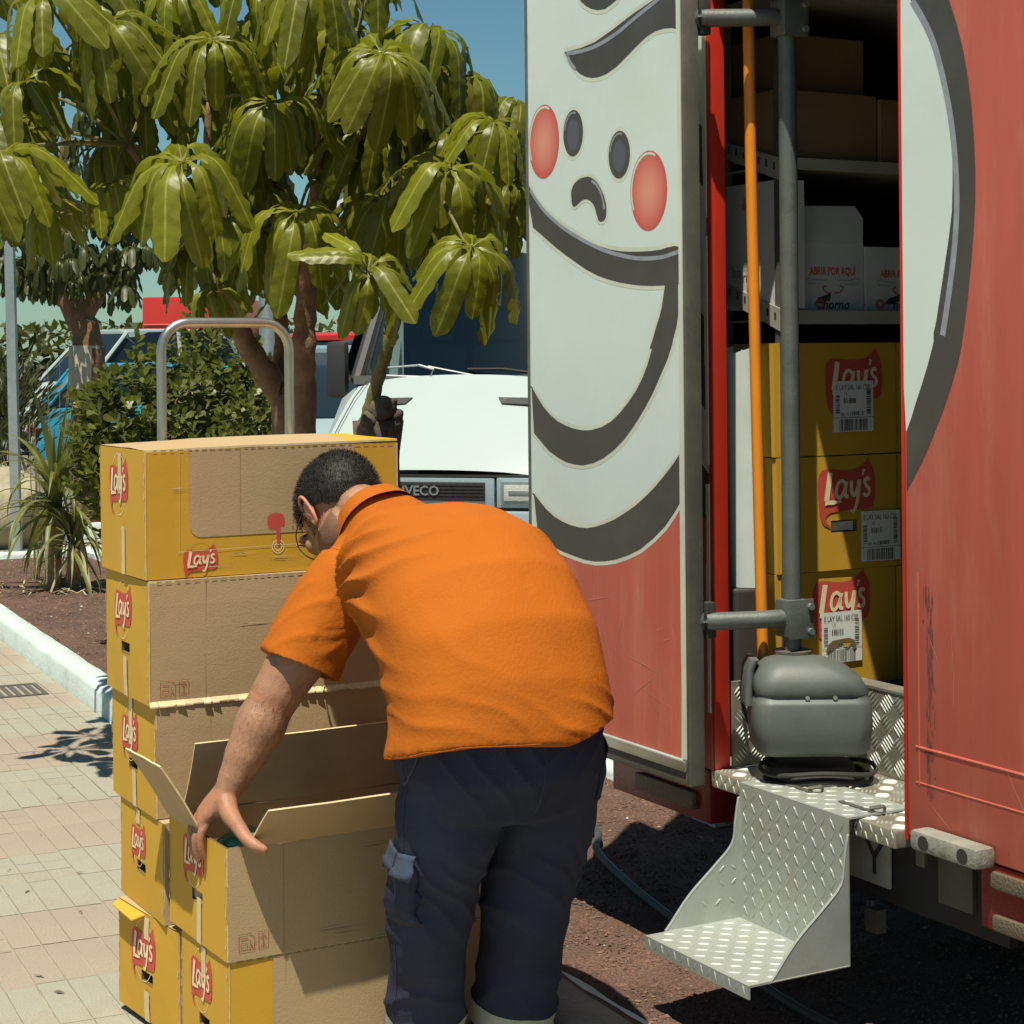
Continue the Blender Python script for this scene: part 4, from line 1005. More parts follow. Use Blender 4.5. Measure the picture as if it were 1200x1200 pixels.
# lamps, plate, bumper under the rear wall
def lampblock(y0, y1):
    g = MB(); g.box(2.722, 2.778, y0, y1, .563, .608, 0, .012); lb = part(g, 'marker_lamp', mat('grimy_lamp', (.25,.245,.20), .7, var=.2, vs=20, bump=.3, dirt=(.16,.14,.10), ds=9, damt=.7), True)
    for q in (.2, .78):
        yy = y0+(y1-y0)*q; g = MB(); g.tube([(2.7208, yy, .585), (2.7228, yy, .585)], .0165, 16); g.build('bolt_hole', M['rubber'], lb)
lampblock(2.965, 3.175)
for y0, y1 in ((2.35, 3.02), (4.02, 4.50)):
    g = MB(); g.box(2.785, 2.87, y0, y1, .425, .566, 0, .006); tl = part(g, 'tail_lamp', M['lens_red'], True)
    g = MB()
    if y0 < 3:
        g.box(2.768, 2.7845, y0+.01, y1-.045, .520, .556, 0, .006); g.build('lens', M['lens_old'], tl, True); g = MB(); g.box(2.768, 2.7845, y0+.01, y1-.05, .432, .466, 0, .006)
    else: g.box(2.768, 2.7845, y0+.06, y1-.14, .452, .500, 0, .006)
    g.build('lens', M['lens_old'], tl, True)
g = MB(); g.box(2.86, 2.868, 3.405, 3.90, .398, .515, 0, .002); pl = part(g, 'number_plate', mat('shaded_plate', (.40,.40,.35), .7, var=.15, vs=20), True)  # white plate toned down to grey, the shade under the truck put into its colour
g = MB(); fr_ = Frame((2.86, 3.405, .398), (0,1,0), (0,0,1), (-1,0,0)); frm = Frame((2.8588, 3.90, .398), (0,-1,0), (0,0,1), (-1,0,0))
dec_text(g, frm, 'Y', .495-.052, .058, .078, .0, 0, bold=.02)
g.build('plate_letter', M['barcode'], pl)
g = MB(); g.box(2.876, 2.90, 3.03, 4.0, .36, .555); part(g, 'bumper', M['rubber'])
g = MB(); g.box(2.862, 2.874, 3.13, 3.24, .41, .53); g.box(2.80, 2.812, 3.215, 3.245, .50, .565, 0, .004); part(g, 'bracket', M['frame_grey'])
g = MB(); g.tube([(2.86, 3.47, .30), (2.86, 3.47, .36)], .012, 8); g.box(2.84, 2.87, 3.43, 3.47, .29, .345); part(g, 'tow_pin', M['frame_grey'])

# ---- shelving inside
g = MB()
for z0, z1 in ((1.722, 1.758), (2.128, 2.158), (2.585, 2.62)): g.box(2.985, 4.6, 3.948, 3.956, z0, z1); g.box(2.985, 4.6, 3.9565, 4.6, z0+.008, z0+.012)
part(g, 'shelf', M['shelf'])
for zb, zf in ((2.175, 2.115), (1.79, 1.72)):
    g = MB(); poly = [(2.972, 4.19, zb+.045), (2.972, 4.19, zb), (2.972, 3.945, zf-.02), (2.972, 3.93, zf-.012), (2.972, 3.925, zf+.03), (2.972, 3.945, zf+.04)]
    g.prism(poly, (.004, 0, 0), 0); bk = part(g, 'shelf_bracket', M['shelf'])
    g = MB()
    for k in range(8):
        q = k/7; y = 4.175-.235*q; z = zb+.022+(zf-zb-.012)*q
        g.poly([(2.9715, y+.004, z+.012), (2.9715, y-.004, z+.011), (2.9715, y-.004, z-.009), (2.9715, y+.004, z-.008)], 0)
    g.build('slot', M['rubber'], bk)
g = MB()
for y in (3.955, 4.2): g.box(2.976, 3.0, y, y+.025, .76, 3.1)
part(g, 'upright', M['frame_grey'])

# ---------------------------------------------------------------- goods inside the truck
def label_sheet(mb, fr, u, v, wd, ht, torn=False):
    d = .0046
    dec_rect(mb, fr, u, u+wd, v, v+ht, d, 0); e = d+.0008
    dec_text(mb, fr, 'E LAY SAL 160 CSP', u+wd*.48, v+ht*.87, ht*.11, e, 1, wmax=wd*.84)
    dec_text(mb, fr, '15', u+wd*.30, v+ht*.75, ht*.07, e, 1)
    rr = random.Random(int(u*1000))
    def bars(u0, u1, v0, v1, vert=True):
        q = u0 if vert else v0; end = u1 if vert else v1
        while q < end:
            b_ = rr.choice((.0012, .002, .003)); 
            if vert: dec_rect(mb, fr, q, min(q+b_, u1), v0, v1, e, 1)
            else: dec_rect(mb, fr, u0, u1, q, min(q+b_, v1), e, 1)
            q += b_ + rr.choice((.0014, .002, .003))
    bars(u+wd*.14, u+wd*.84, v+ht*.02, v+ht*.25)
    bars(u+wd*.05, u+wd*.15, v+ht*.36, v+ht*.72, False); bars(u+wd*.82, u+wd*.93, v+ht*.34, v+ht*.86, False)
    bars(u+wd*.25, u+wd*.55, v+ht*.56, v+ht*.66); bars(u+wd*.48, u+wd*.74, v+ht*.32, v+ht*.40)
    dec_text(mb, fr, '06 16 03', u+wd*.33, v+ht*.345, ht*.075, e, 1, wmax=wd*.3)
    dec_line(mb, fr, [(u, v+ht*.28), (u+wd, v+ht*.28)], .0012, e, 1)
    if torn:
        dec_poly(mb, fr, [(u+wd*x, v+ht*y) for x, y in [(.08,.22),(.14,.36),(.25,.44),(.45,.46),(.66,.47),(.8,.42),(.86,.28),(.78,.22),(.74,.34),(.55,.40),(.35,.34),(.22,.26)]], e+.001, 2)
        dec_poly(mb, fr, [(u+wd*x, v+ht*y) for x, y in [(.5,.38),(.62,.28),(.72,.36)]], e+.0012, 3)
def truck_carton(label, x0, x1, y0, y1, z0, z1, bx_, bz, lab=None, hole=None, seed=1, torn=False):
    w, d, h = x1-x0, y1-y0, z1-z0
    t = thing('carton', label, 'box', ((x0+x1)/2, (y0+y1)/2, z0), 0, 'yellow cartons stacked inside the truck')
    wf = bulger(seed, .004, w, d, h); B = MB(); hx, hy = w/2, d/2
    F = Frame((-hx, -hy, 0), (1,0,0), (0,0,1), (0,-1,0), wf)
    us, vs, skip = lin(-hx, hx, 5), lin(0, h, 4), ()
    if hole:
        hu0, hu1, hv0, hv1 = hole[0]-hx, hole[1]-hx, hole[2], hole[3]
        us = [-hx, hu0, hu1, hx]; vs = [0, hv0, hv1, h*.8, h]; skip = {(1, 1)}
        r4 = [wf((u, -hy, v)) for u, v in ((hu0, hv0), (hu1, hv0), (hu1, hv1), (hu0, hv1))]; i4 = [p + Vector((0,.04,0)) for p in r4]
        B.add(r4 + i4, [(0,1,5,4),(1,2,6,5),(2,3,7,6),(3,0,4,7),(4,5,6,7)], 2)
    gridface(B, lambda u, v: wf((u, -hy, v)), us, vs, 0, skip)
    gridface(B, lambda u, v: wf((u, hy, v)), lin(-hx, hx, 4), lin(0, h, 4), 1)
    gridface(B, lambda u, v: wf((-hx, u, v)), lin(-hy, hy, 5), lin(0, h, 4), lambda i, j: 0 if i == 0 else 1)
    gridface(B, lambda u, v: wf((hx, u, v)), lin(-hy, hy, 4), lin(0, h, 4), 1)
    for z in (0, h): gridface(B, lambda u, v: wf((u, v, z)), lin(-hx, hx, 5), lin(-hy, hy, 5), 1)
    B.build('board_shell', [M['yellow'], M['kraft'], M['kraft_dark']], t, local=True)
    g = MB(); badge(g, F, bx_-x0, bz-z0, .192, 0, 1, .0016); g.build('printed_badge', [M['p_red'], M['p_pale']], t, local=True)
    if lab:
        g = MB(); label_sheet(g, F, lab[0]-x0, lab[1]-z0, .135, .135, torn); g.build('barcode_label', [M['paper'], M['barcode'], M['kraft_dark'], M['yellow']], t, local=True)
    if hole:
        g = MB(); g.poly([F.p(hole[0]+.005, hole[2]+.004, -.012), F.p(hole[1]-.004, hole[2]+.003, -.012), F.p(hole[1]-.004, hole[3]-.004, -.012), F.p(hole[0]+.012, hole[3]-.006, -.012)], 0)
        g.build('paper_peek', M['paper'], t, local=True)
    return t
truck_carton('top yellow carton in the truck, white barcode label under its badge', 2.957, 3.365, 3.962, 4.45, 1.374, 1.672, 3.219, 1.575, (3.147, 1.435), None, 31)
truck_carton('middle yellow carton in the truck with a hand hole and label at its right', 2.962, 3.362, 3.960, 4.45, 1.068, 1.371, 3.190, 1.282, (3.235, 1.085), (.175, .262, .10, .132), 32)
truck_carton('lowest yellow carton on the truck floor with a ripped barcode label', 2.958, 3.360, 3.965, 4.45, .7575, 1.066, 3.175, .985, (3.105, .822), None, 33, True)
truck_carton('yellow carton at the back of the truck, deeper along the shelf at the top', 3.37, 3.77, 3.965, 4.45, 1.374, 1.672, 3.6, 1.575, None, None, 34)
truck_carton('yellow carton at the back of the truck, deeper along the shelf in the middle', 3.37, 3.77, 3.965, 4.45, 1.068, 1.371, 3.6, 1.282, None, None, 35)
truck_carton('yellow carton at the back of the truck, deeper along the shelf at the floor', 3.37, 3.77, 3.965, 4.45, .7575, 1.066, 3.6, .985, None, None, 36)

def white_carton(label, x0, x1, y0, y1, z0, z1, flapup, seed, text=True):
    w, d, h = x1-x0, y1-y0, z1-z0
    t = thing('carton', label, 'box', ((x0+x1)/2, (y0+y1)/2, z0), 0, 'white cartons on the truck shelf')
    wf = bulger(seed, .004, w, d, h); hx, hy = w/2, d/2; B = MB()
    for P, a, b in ((lambda u, v: wf((u,-hy,v)), hx, 0), (lambda u, v: wf((u,hy,v)), hx, 0)): gridface(B, P, lin(-a, a, 5), lin(0, h, 4), 0)
    for sx in (-1, 1): gridface(B, lambda u, v: wf((sx*hx,u,v)), lin(-hy, hy, 5), lin(0, h, 4), 0)
    gridface(B, lambda u, v: wf((u,v,0)), lin(-hx, hx, 3), lin(-hy, hy, 3), 0)
    gridface(B, lambda u, v: wf((u,v,h*.9 if flapup else h)), lin(-hx, hx, 3), lin(-hy, hy, 3), 1 if flapup else 0)
    B.build('board_shell', [M['whitebox'], M['kraft_dark']], t, local=True)
    F = Frame((-hx, -hy, 0), (1,0,0), (0,0,1), (0,-1,0), wf)
    if flapup:
        g = MB(); P = [F.p(.002, h, 0), F.p(w-.002, h, 0), F.p(w+.010, h+.068, -.012), F.p(w-.012, h+.102, -.02), F.p(.03, h+.098, -.02), F.p(.004, h+.06, -.012)]
        g.prism(P, (0, .004, 0), 0); g.build('flap', M['whitebox'], t, local=True)
        g = MB(); g.prism([F.p(w*.97, h, -.1), F.p(w*.97, h+.01, -.28), F.p(w*1.15, h+.05, -.28), F.p(w*1.12, h+.04, -.1)], (0,0,.004), 0); g.build('flap', M['kraft'], t, local=True)
    if text:
        g = MB(); c_ = w*.50 if flapup else w*.42
        dec_text(g, F, 'ABRIR POR AQUÍ', c_, h*.57, .021, .0018, 0, bold=.02, wmax=.155)
        for s_ in (-1, 1):
            dec_line(g, F, [(c_+s_*.022, h*.36), (c_+s_*.035, h*.33), (c_+s_*.024, h*.27), (c_+s_*.006, h*.25)], .0028, .0018, 0, 4)
            dec_line(g, F, [(c_+s_*.02, h*.44), (c_+s_*.06, h*.45), (c_+s_*.085, h*.47), (c_+s_*.085, h*.40), (c_+s_*.04, h*.38)], .0016, .0018, 2, 4)
        dec_poly(g, F, [(c_-.06, h*.10), (c_-.05, h*.18), (c_-.005, h*.26), (c_-.01, h*.14), (c_-.03, h*.12), (c_-.03, h*.09)], .0018, 1)
        for r_ in (.014, .009): dec_line(g, F, ellipse((w*.30 if flapup else w*.16, -.0+.016), r_, r_*.9, 18) + [((w*.30 if flapup else w*.16)+r_, .016)], .003, .0018, 0)
        dec_text(g, F, 'horno', w*.55 if flapup else w*.46, .014, .026, .0018, 1, bold=.02, shear=.2, wmax=.09)
        g.build('printed_text', [M['p_red'], M['barcode'], M['ink_hi']], t, local=True)
    return t
white_carton('white carton on the shelf with its front flap standing up', 3.064, 3.278, 3.988, 4.40, 1.760, 1.940, True, 41)
white_carton('closed white carton on the shelf, cut off by the red door frame', 3.284, 3.58, 3.986, 4.40, 1.760, 1.932, False, 42)
t = white_carton('white carton seen end-on behind the perforated bracket, left of the grey post', 2.9785, 3.060, 3.962, 4.20, 1.763, 2.10, False, 43, False)
g = MB(); fr = Frame((2.9785-t.location.x, 4.2-t.location.y, 0), (0,-1,0), (0,0,1), (-1,0,0))
dec_line(g, fr, ellipse((.12, .05), .018, .03, 16)+[(.138,.05)], .006, .0055, 0); dec_text(g, fr, 'horno', .085, .10, .03, .0055, 0, bold=.02, wmax=.10); dec_text(g, fr, 'il', .09, .28, .03, .0055, 1, bold=.02)
g.build('printed_text', [M['ink_hi'], M['p_rust']], t, local=True)
def brown_carton(label, x0, x1, y0, y1, z0, z1, seed):
    w, d, h = x1-x0, y1-y0, z1-z0
    t = thing('carton', label, 'box', ((x0+x1)/2, (y0+y1)/2, z0), 0, 'brown cartons on the top shelf of the truck')
    wf = bulger(seed, .005, w, d, h); hx, hy = w/2, d/2; B = MB()
    for s_ in (-1, 1):
        gridface(B, lambda u, v: wf((u, s_*hy, v)), lin(-hx, hx, 5), lin(0, h, 4), 0); gridface(B, lambda u, v: wf((s_*hx, u, v)), lin(-hy, hy, 5), lin(0, h, 4), 0)
    gridface(B, lambda u, v: wf((u, v, 0)), lin(-hx, hx, 3), lin(-hy, hy, 3), 0); gridface(B, lambda u, v: wf((u, v, h)), lin(-hx, hx, 3), lin(-hy, hy, 3), 0)
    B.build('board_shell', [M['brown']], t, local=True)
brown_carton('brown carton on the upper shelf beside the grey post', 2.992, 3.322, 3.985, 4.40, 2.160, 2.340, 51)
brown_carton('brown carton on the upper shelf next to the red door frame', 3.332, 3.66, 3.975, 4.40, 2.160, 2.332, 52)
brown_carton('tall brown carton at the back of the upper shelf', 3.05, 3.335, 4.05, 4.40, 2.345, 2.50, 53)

# orange pole standing in the doorway
g = MB(); g.tube(crom([(2.868, 3.872, .80), (2.858, 3.880, .86), (2.856, 3.886, .95), (2.853, 3.897, 1.5), (2.850, 3.909, 2.2), (2.850, 3.918, 2.9)], 5), .0148, 14)
tag(g.build('orange_pole', M['orange_pole'], None, True), 'bright orange pole standing upright in the doorway beside the grey post', 'pole')
# white sheet rolled up behind the red jamb
g = MB(); cx, cy, r0 = 2.945, 4.055, .052; n_ = 34; rings = []
for z in (1.032, 1.2, 1.4, 1.55, 1.655):
    rr = []
    for k in range(n_+1):
        a = -2.2 + 2*math.pi*1.12*k/n_; r_ = r0 + .007*k/n_ + .004*nz((a, z*2, 1), 1.1) - .006*(z-1.03)
        rr.append((cx + r_*math.cos(a) - .03*(z-1.03)*.0, cy + r_*math.sin(a) + .055*(z-1.03), z + (.012*math.sin(a*1.5) if z > 1.6 else 0)))
    rings.append(rr)
for A, B_ in zip(rings, rings[1:]):
    o = len(g.v); g.v += A + B_; L = len(A)
    for k in range(L-1): g.f.append([o+k, o+k+1, o+L+k+1, o+L+k]); g.m.append(0)
roll = tag(g.build('paper_roll', mat('white_sheet', (.52,.58,.54), .6, var=.06, vs=8), None, True, sharp=0), 'white rolled sheet standing inside the doorway behind the red jamb', 'roll')
g = MB(); g.box(2.86, 2.95, 4.0, 4.10, .76, 1.03, 0, .006); tag(g.build('crate', M['dark_in'], None), 'dark low crate under the white rolled sheet in the doorway', 'crate')
# hose lying on the gravel
g = MB(); g.tube(crom([(3.30,5.9,.085),(3.22,5.33,.085),(3.063,5.044,.087),(2.952,4.671,.085),(2.887,4.37,.083),(2.80,3.95,.083),(2.745,3.556,.08),(2.76,3.0,.08),(2.9,2.4,.08)], 8), .0125, 8)
tag(g.build('hose', mat('hose_rubber', (.055,.058,.048), .6, var=.2, vs=30), None, True), 'thin grey hose curving over the gravel under the truck', 'hose')

# ---------------------------------------------------------------- the man bending over the open carton
def solidify(b, voxel, it=6, fac=.5, name='tmp'):
    """closed pieces -> one continuous skin"""
    o = b.build(name, [M['skin']])
    md = o.modifiers.new('r', 'REMESH'); md.mode = 'VOXEL'; md.voxel_size = voxel; md.use_smooth_shade = True
    if it:
        ms = o.modifiers.new('s', 'SMOOTH'); ms.factor = fac; ms.iterations = it
    dg = bpy.context.evaluated_depsgraph_get()
    me = bpy.data.meshes.new_from_object(o.evaluated_get(dg)); old = o.data
    bpy.data.objects.remove(o); bpy.data.meshes.remove(old); me.materials.clear()
    return me
def co_of(me):
    a = np.empty(len(me.vertices)*3, np.float64); me.vertices.foreach_get('co', a); return a.reshape(-1, 3)
def no_of(me):
    a = np.empty(len(me.vertices)*3, np.float32); me.vertex_normals.foreach_get('vector', a); return a.reshape(-1, 3).astype(float)
def set_co(me, a): me.vertices.foreach_set('co', a.ravel()); me.update()
def ring(c, t, lat, ra, rb, n=28, p=2.3):
    """superellipse ring round c, perpendicular to t; lat = half-axis of length ra"""
    c, t, lat = Vector(c), Vector(t).normalized(), Vector(lat)
    lat = (lat - t*lat.dot(t)).normalized(); nn = t.cross(lat)
    out = []
    for k in range(n):
        a = 2*math.pi*k/n; ca, sa = math.cos(a), math.sin(a)
        out.append(c + lat*(ra*math.copysign(abs(ca)**(2/p), ca)) + nn*(rb*math.copysign(abs(sa)**(2/p), sa)))
    return out
def limb(b, pts, rads, n=18, sub=4):
    """tapering limb through joints"""
    P = crom(pts, sub); R_ = []
    for i in range(len(rads)-1):
        for k in range(sub):
            t = k/sub; t = t*t*(3-2*t); R_.append(rads[i]*(1-t) + rads[i+1]*t)
    R_.append(rads[-1])
    b.tube(P, R_, n)
    b.ell(P[0], (R_[0]*.98,)*3, nu=14, nv=8); b.ell(P[-1], (R_[-1]*.98,)*3, nu=14, nv=8)
man = thing('person', 'stocky man in orange polo shirt and navy work trousers bending over the open carton', 'person', (1.95, 3.75, 0))
# key points
HIP = Vector((1.945, 3.585, .86)); NECK = Vector((1.905, 4.135, 1.215)); HEAD = Vector((1.846, 4.228, 1.262))
SHL, SHR = Vector((1.778, 4.065, 1.120)), Vector((2.10, 4.10, 1.155))
ELL, WRL = Vector((1.605, 4.090, .850)), Vector((1.500, 4.090, .665))
ELR, WRR = Vector((2.235, 4.22, .88)), Vector((2.15, 4.33, .66))
FD = Vector((-.16, .50, -.85)).normalized(); CU = Vector((-.10, .84, .53)); CU = (CU - FD*CU.dot(FD)).normalized(); LT = FD.cross(CU).normalized()
HM = Matrix((LT, FD, CU)).transposed()          # head axes: x = his right, y = face, z = crown
HS = 1.19
HM = HM * HS
def H(x, y, z): return HEAD + HM @ Vector((x, y, z))
HI = HM.inverted()
# --- bare body: head, neck, arms, hands (trunk and legs under the clothes) as one skin
b = MB()
b.ell(H(0,-.012,.028), (.076,.098,.088), rot=HM, nu=28, nv=18)
b.ell(H(0,.028,-.028), (.064,.066,.078), rot=HM, nu=24, nv=16)
b.ell(H(0,.048,-.085), (.044,.040,.034), rot=HM)
for s_ in (-1, 1):
    b.ell(H(s_*.052,-.0,-.055), (.018,.045,.040), rot=HM); b.ell(H(s_*.038,.070,-.010), (.026,.022,.022), rot=HM)
    b.ell(H(s_*.030,.085,.028), (.030,.014,.010), rot=HM)
b.loft([[H(x*.6, .088, .02) for x in (-.01,.01)] + [H(x*.6, .07, .02) for x in (.014,-.014)], [H(-.013,.113,-.022), H(.013,.113,-.022), H(.019,.08,-.022), H(-.019,.08,-.022)], [H(-.012,.098,-.036), H(.012,.098,-.036), H(.014,.075,-.036), H(-.014,.075,-.036)]])
b.ell(H(0,.085,-.056), (.023,.012,.006), rot=HM); b.ell(H(0,.083,-.068), (.020,.012,.007), rot=HM)
limb(b, [NECK - Vector((0,.06,.03)), H(0,-.055,-.075), H(0,-.03,-.02)], [.072,.062,.060])
TOR = [((1.945,3.57,.80),(0,.25,.97),.215,.150),((1.950,3.595,.95),(0,.45,.9),.225,.160),((1.950,3.68,1.085),(0,.65,.76),.225,.155),((1.950,3.82,1.165),(0,.87,.49),.215,.140),((1.94,3.97,1.175),(0,.96,.28),.185,.110),((1.925,4.08,1.18),(0,.97,.2),.135,.075)]
b.loft([ring(c, t, (1,0,0), ra, rb, 24) for c, t, ra, rb in TOR])
def arm(sh, el, wr, k=1.0):
    up = el-sh; fo = wr-el
    limb(b, [sh, sh+up*.25, sh+up*.6, sh+up*.9, el+fo*.06, el+fo*.28, el+fo*.6, el+fo*.88, wr], [.050,.068,.069,.060,.057,.061,.050,.038,.034])
arm(SHL, ELL, WRL); arm(SHR, ELR, WRR)
b.ell(ELL + Vector((-.012,-.02,.01)), (.034,.034,.036))
def finger(pts, rads): limb(b, pts, rads, 12, 4)
def hand(wr, kn, side, up, curl_pts, thumb):
    """palm from wrist to knuckles, then four fingers and a thumb"""
    ax = (kn-wr).normalized(); sd = Vector(side).normalized()
    b.loft([ring(wr - ax*.012, ax, sd, .032, .028, 18), ring(wr.lerp(kn,.3), ax, sd, .043, .024, 18), ring(wr.lerp(kn,.7), ax, sd, .050, .021, 18), ring(kn, ax, sd, .047, .017, 18), ring(kn+ax*.010, ax, sd, .038, .010, 18)])
    for pts, r0 in curl_pts: finger(pts, [r0, r0*1.02, r0*.93, r0*.90, r0*.78, r0*.62])
    finger(thumb, [.027,.022,.0175,.0155,.0142,.0105])
KN = Vector((1.447, 4.135, .590))
def seg(a, dirs, lens):
    P = [Vector(a)]
    for d, l in zip(dirs, lens): P.append(P[-1] + Vector(d).normalized()*l)
    return P
fing = []
for i, (yo, ln, r0) in enumerate(((-.040,.98,.0106),(-.014,1.10,.0110),(.013,1.04,.0105),(.037,.84,.0092))):
    st = KN + Vector((.004, yo, .004 - .003*i))
    base = st + (WRL-KN).normalized()*.022
    d1 = (-.50, -.10 + .05*i, -.75 - .03*i); d2 = (-.02, .02*i-.05, -1); d3 = (.26, .0, -.95)
    P = seg(base, ((KN-WRL), d1, d1, d2, d3), (.022, .019*ln, .021*ln, .029*ln, .024*ln))
    fing.append((P, r0*1.08))
thumb = [Vector((1.484,4.078,.636)), Vector((1.481,4.038,.612)), Vector((1.484,3.994,.594)), Vector((1.489,3.956,.576)), Vector((1.500,3.932,.564)), Vector((1.515,3.916,.557))]
b.ell(Vector((1.480,4.085,.622)), (.026,.040,.026))
hand(WRL, KN, (.10,1,-.12), (0,0,1), fing, thumb)
KR = Vector((2.135, 4.33, .58)); fing = []
for i, (yo, ln, r0) in enumerate(((-.036,.92,.0095),(-.012,1.02,.0100),(.012,.96,.0095),(.033,.78,.0083))):
    base = KR + Vector((-.002, yo, .022))
    fing.append((seg(base, ((0,0,-1),(.3,0,-.9),(.1,0,-1),(-.2,0,-1),(-.3,0,-1)), (.022,.016*ln,.017*ln,.025*ln,.021*ln)), r0))
hand(WRR, KR, (0,1,0), (0,0,1), fing, [Vector((2.125,4.30,.62)), Vector((2.10,4.27,.595)), Vector((2.085,4.255,.575)), Vector((2.075,4.245,.56)), Vector((2.07,4.24,.545)), Vector((2.066,4.236,.53))])
# legs inside the trousers
LEG = {-1: [Vector((1.845,3.585,.80)), Vector((1.830,3.625,.66)), Vector((1.822,3.705,.47)), Vector((1.842,3.765,.28)), Vector((1.862,3.835,.085))],
       1: [Vector((2.055,3.585,.80)), Vector((2.060,3.615,.66)), Vector((2.060,3.680,.47)), Vector((2.064,3.740,.28)), Vector((2.066,3.800,.085))]}
for s_ in (-1, 1): limb(b, LEG[s_], [.095,.090,.066,.060,.042])
me = solidify(b, .0040, 4, .5)
# wrinkles at wrist and elbow, muscle relief; stubble and flush in the skin's own colour
V = co_of(me); Nn = no_of(me); C = np.ones((len(V), 4)); base = np.array((.335, .175, .102))
for i in range(len(V)):
    p = V[i]; c = base.copy(); q = HI @ (Vector(p)-HEAD)
    k = nz(p, 18, 3)*.10 + nz(p, 60, 5)*.05
    if q.length < .16:
        if q.y > -.035 and q.z < -.035 + .012*nz(p, 30, 1): c = c*.45 + np.array((.055,.045,.040))*.5
        if abs(q.z-.032) < .008 and q.y > .07 and .012 < abs(q.x) < .05: c = np.array((.03,.022,.018))
        if abs(q.z+.062) < .010 and q.y > .085: c = np.array((.36,.15,.12))
        if abs(q.x) > .072: c = c*np.array((1.05,.90,.88))
    else:
        if p[2] < .66 and p[0] < 1.6:
            c = c*np.array((1.04,.93,.90))
        d_el = (Vector(p)-ELL).length
        if d_el < .06: c = c*np.array((1.0,.88,.85))
    C[i,:3] = c*(1+k)
me.materials.append(M['skin']); tint(me, C)
body = put('body', me, man)
# nails
g = MB()
for P, r0 in fing[:0]: pass
# fine hairs on the forearm
g = MB(); rr = random.Random(4)
for _ in range(1100):
    t_ = rr.uniform(.05, .95); c_ = ELL.lerp(WRL, t_); ax_ = (WRL-ELL).normalized(); an_ = rr.uniform(0, 6.28)
    u_ = ax_.cross(Vector((0,1,0))).normalized(); v_ = ax_.cross(u_); rd = (u_*math.cos(an_) + v_*math.sin(an_)); r_ = .060 if t_ < .3 else .060-.030*(t_-.3)/.7
    p_ = c_ + rd*(r_-.004); d_ = (rd*.5 + ax_ + v_*rr.uniform(-.5,.5)).normalized(); L_ = rr.uniform(.008,.016); w2 = d_.cross(rd).normalized()*.00032
    g.add([p_-w2, p_+w2, p_+rd*.006+d_*L_], [(0,1,2)], 0)
kind(g.build('arm_hair', M['hair'], man, False), 'stuff')
# ears
def ear(s_):
    g = MB(); oc = lambda x, y, z: H(s_*(.074+x), -.004+y, .004+z)
    out = [(.000,.012,-.028),(.004,.004,-.034),(.008,-.006,-.026),(.013,-.013,-.008),(.018,-.018,.010),(.019,-.016,.024),(.015,-.006,.032),(.010,.006,.030),(.006,.013,.018),(.004,.015,.004)]
    P = crom([oc(*p) for p in out], 4, True)
    g.tube(P, .0046, 8, closed=True, caps=False)
    g.ell(oc(.006,-.001,.0), (.006,.013,.026), rot=HM, nu=14, nv=10)
    g.ell(oc(.003,.008,-.026), (.005,.007,.009), rot=HM, nu=12, nv=8)
    me = solidify(g, .002, 3, .5)
    n_ = len(me.vertices); cc = np.ones((n_, 4)); cc[:, :3] = (.47,.22,.145); me.materials.append(M['skin']); tint(me, cc)
    put('ear', me, man)
ear(-1); ear(1)
# hair: short cap following the skull, with a fringe of fine tufts
hb = MB(); hb.ell(H(0,-.013,.030), (.0835,.1055,.0945), rot=HM, nu=90, nv=60)
hv, hf = [], []
def hair_ok(q):
    if q.y > 0: lim = .028 + (q.y-.0)*.42 if abs(q.x) < .055 else (.028 if q.y > .022 else -.012)
    else: lim = .028 + q.y*1.25
    if q.y > .012 and abs(q.x) >= .050: lim = max(lim, .020)
    return q.z > lim + .004*math.sin(q.x*210+q.y*160)
ix = {}
for i, v in enumerate(hb.v):
    q = HI @ (Vector(v)-HEAD)
    if hair_ok(q): ix[i] = len(hv); hv.append(v)
for f in hb.f:
    if all(k in ix for k in f): hf.append([ix[k] for k in f])
vv = []
for v in hv:
    v = Vector(v); d = (v-HEAD).normalized()
    vv.append(v + d*(.0016*nz(v, 70, 2) + .001*nz(v, 170, 3)))
g = MB(); g.add(vv, hf, 0)
rr = random.Random(11)
for v in [rr.choice(vv) for _ in range(15000)]:
    v = v + Vector((rr.uniform(-.004,.004), rr.uniform(-.004,.004), rr.uniform(-.004,.004)))
    d = (v-H(0,-.013,.02)).normalized(); sd = Vector((rr.uniform(-1,1), rr.uniform(-1,1), rr.uniform(-1,1))).cross(d).normalized()
    L = rr.uniform(.003,.0085); bend = sd*rr.uniform(0,.006); w2 = d.cross(sd)*.0007
    g.add([v-w2, v+w2, v+d*L*.6+bend*.6+w2*.6, v+d*L+bend], [(0,1,2,3)], 0)
# sideburn stubble and nape
for _ in range(1500):
    s_ = rr.choice((-1,1)); y = rr.uniform(.0,.028); z = rr.uniform(-.04,.03)
    v = H(s_*.0745, y-.002+abs(z)*.1, z); d = HM @ Vector((s_, 0, -.6)); w2 = HM @ Vector((0,.0007,0)); L = rr.uniform(.002,.006)
    g.add([v-w2, v+w2, v+d*L], [(0,1,2)], 0)
g.build('hair', M['hair'], man, True, sharp=0)
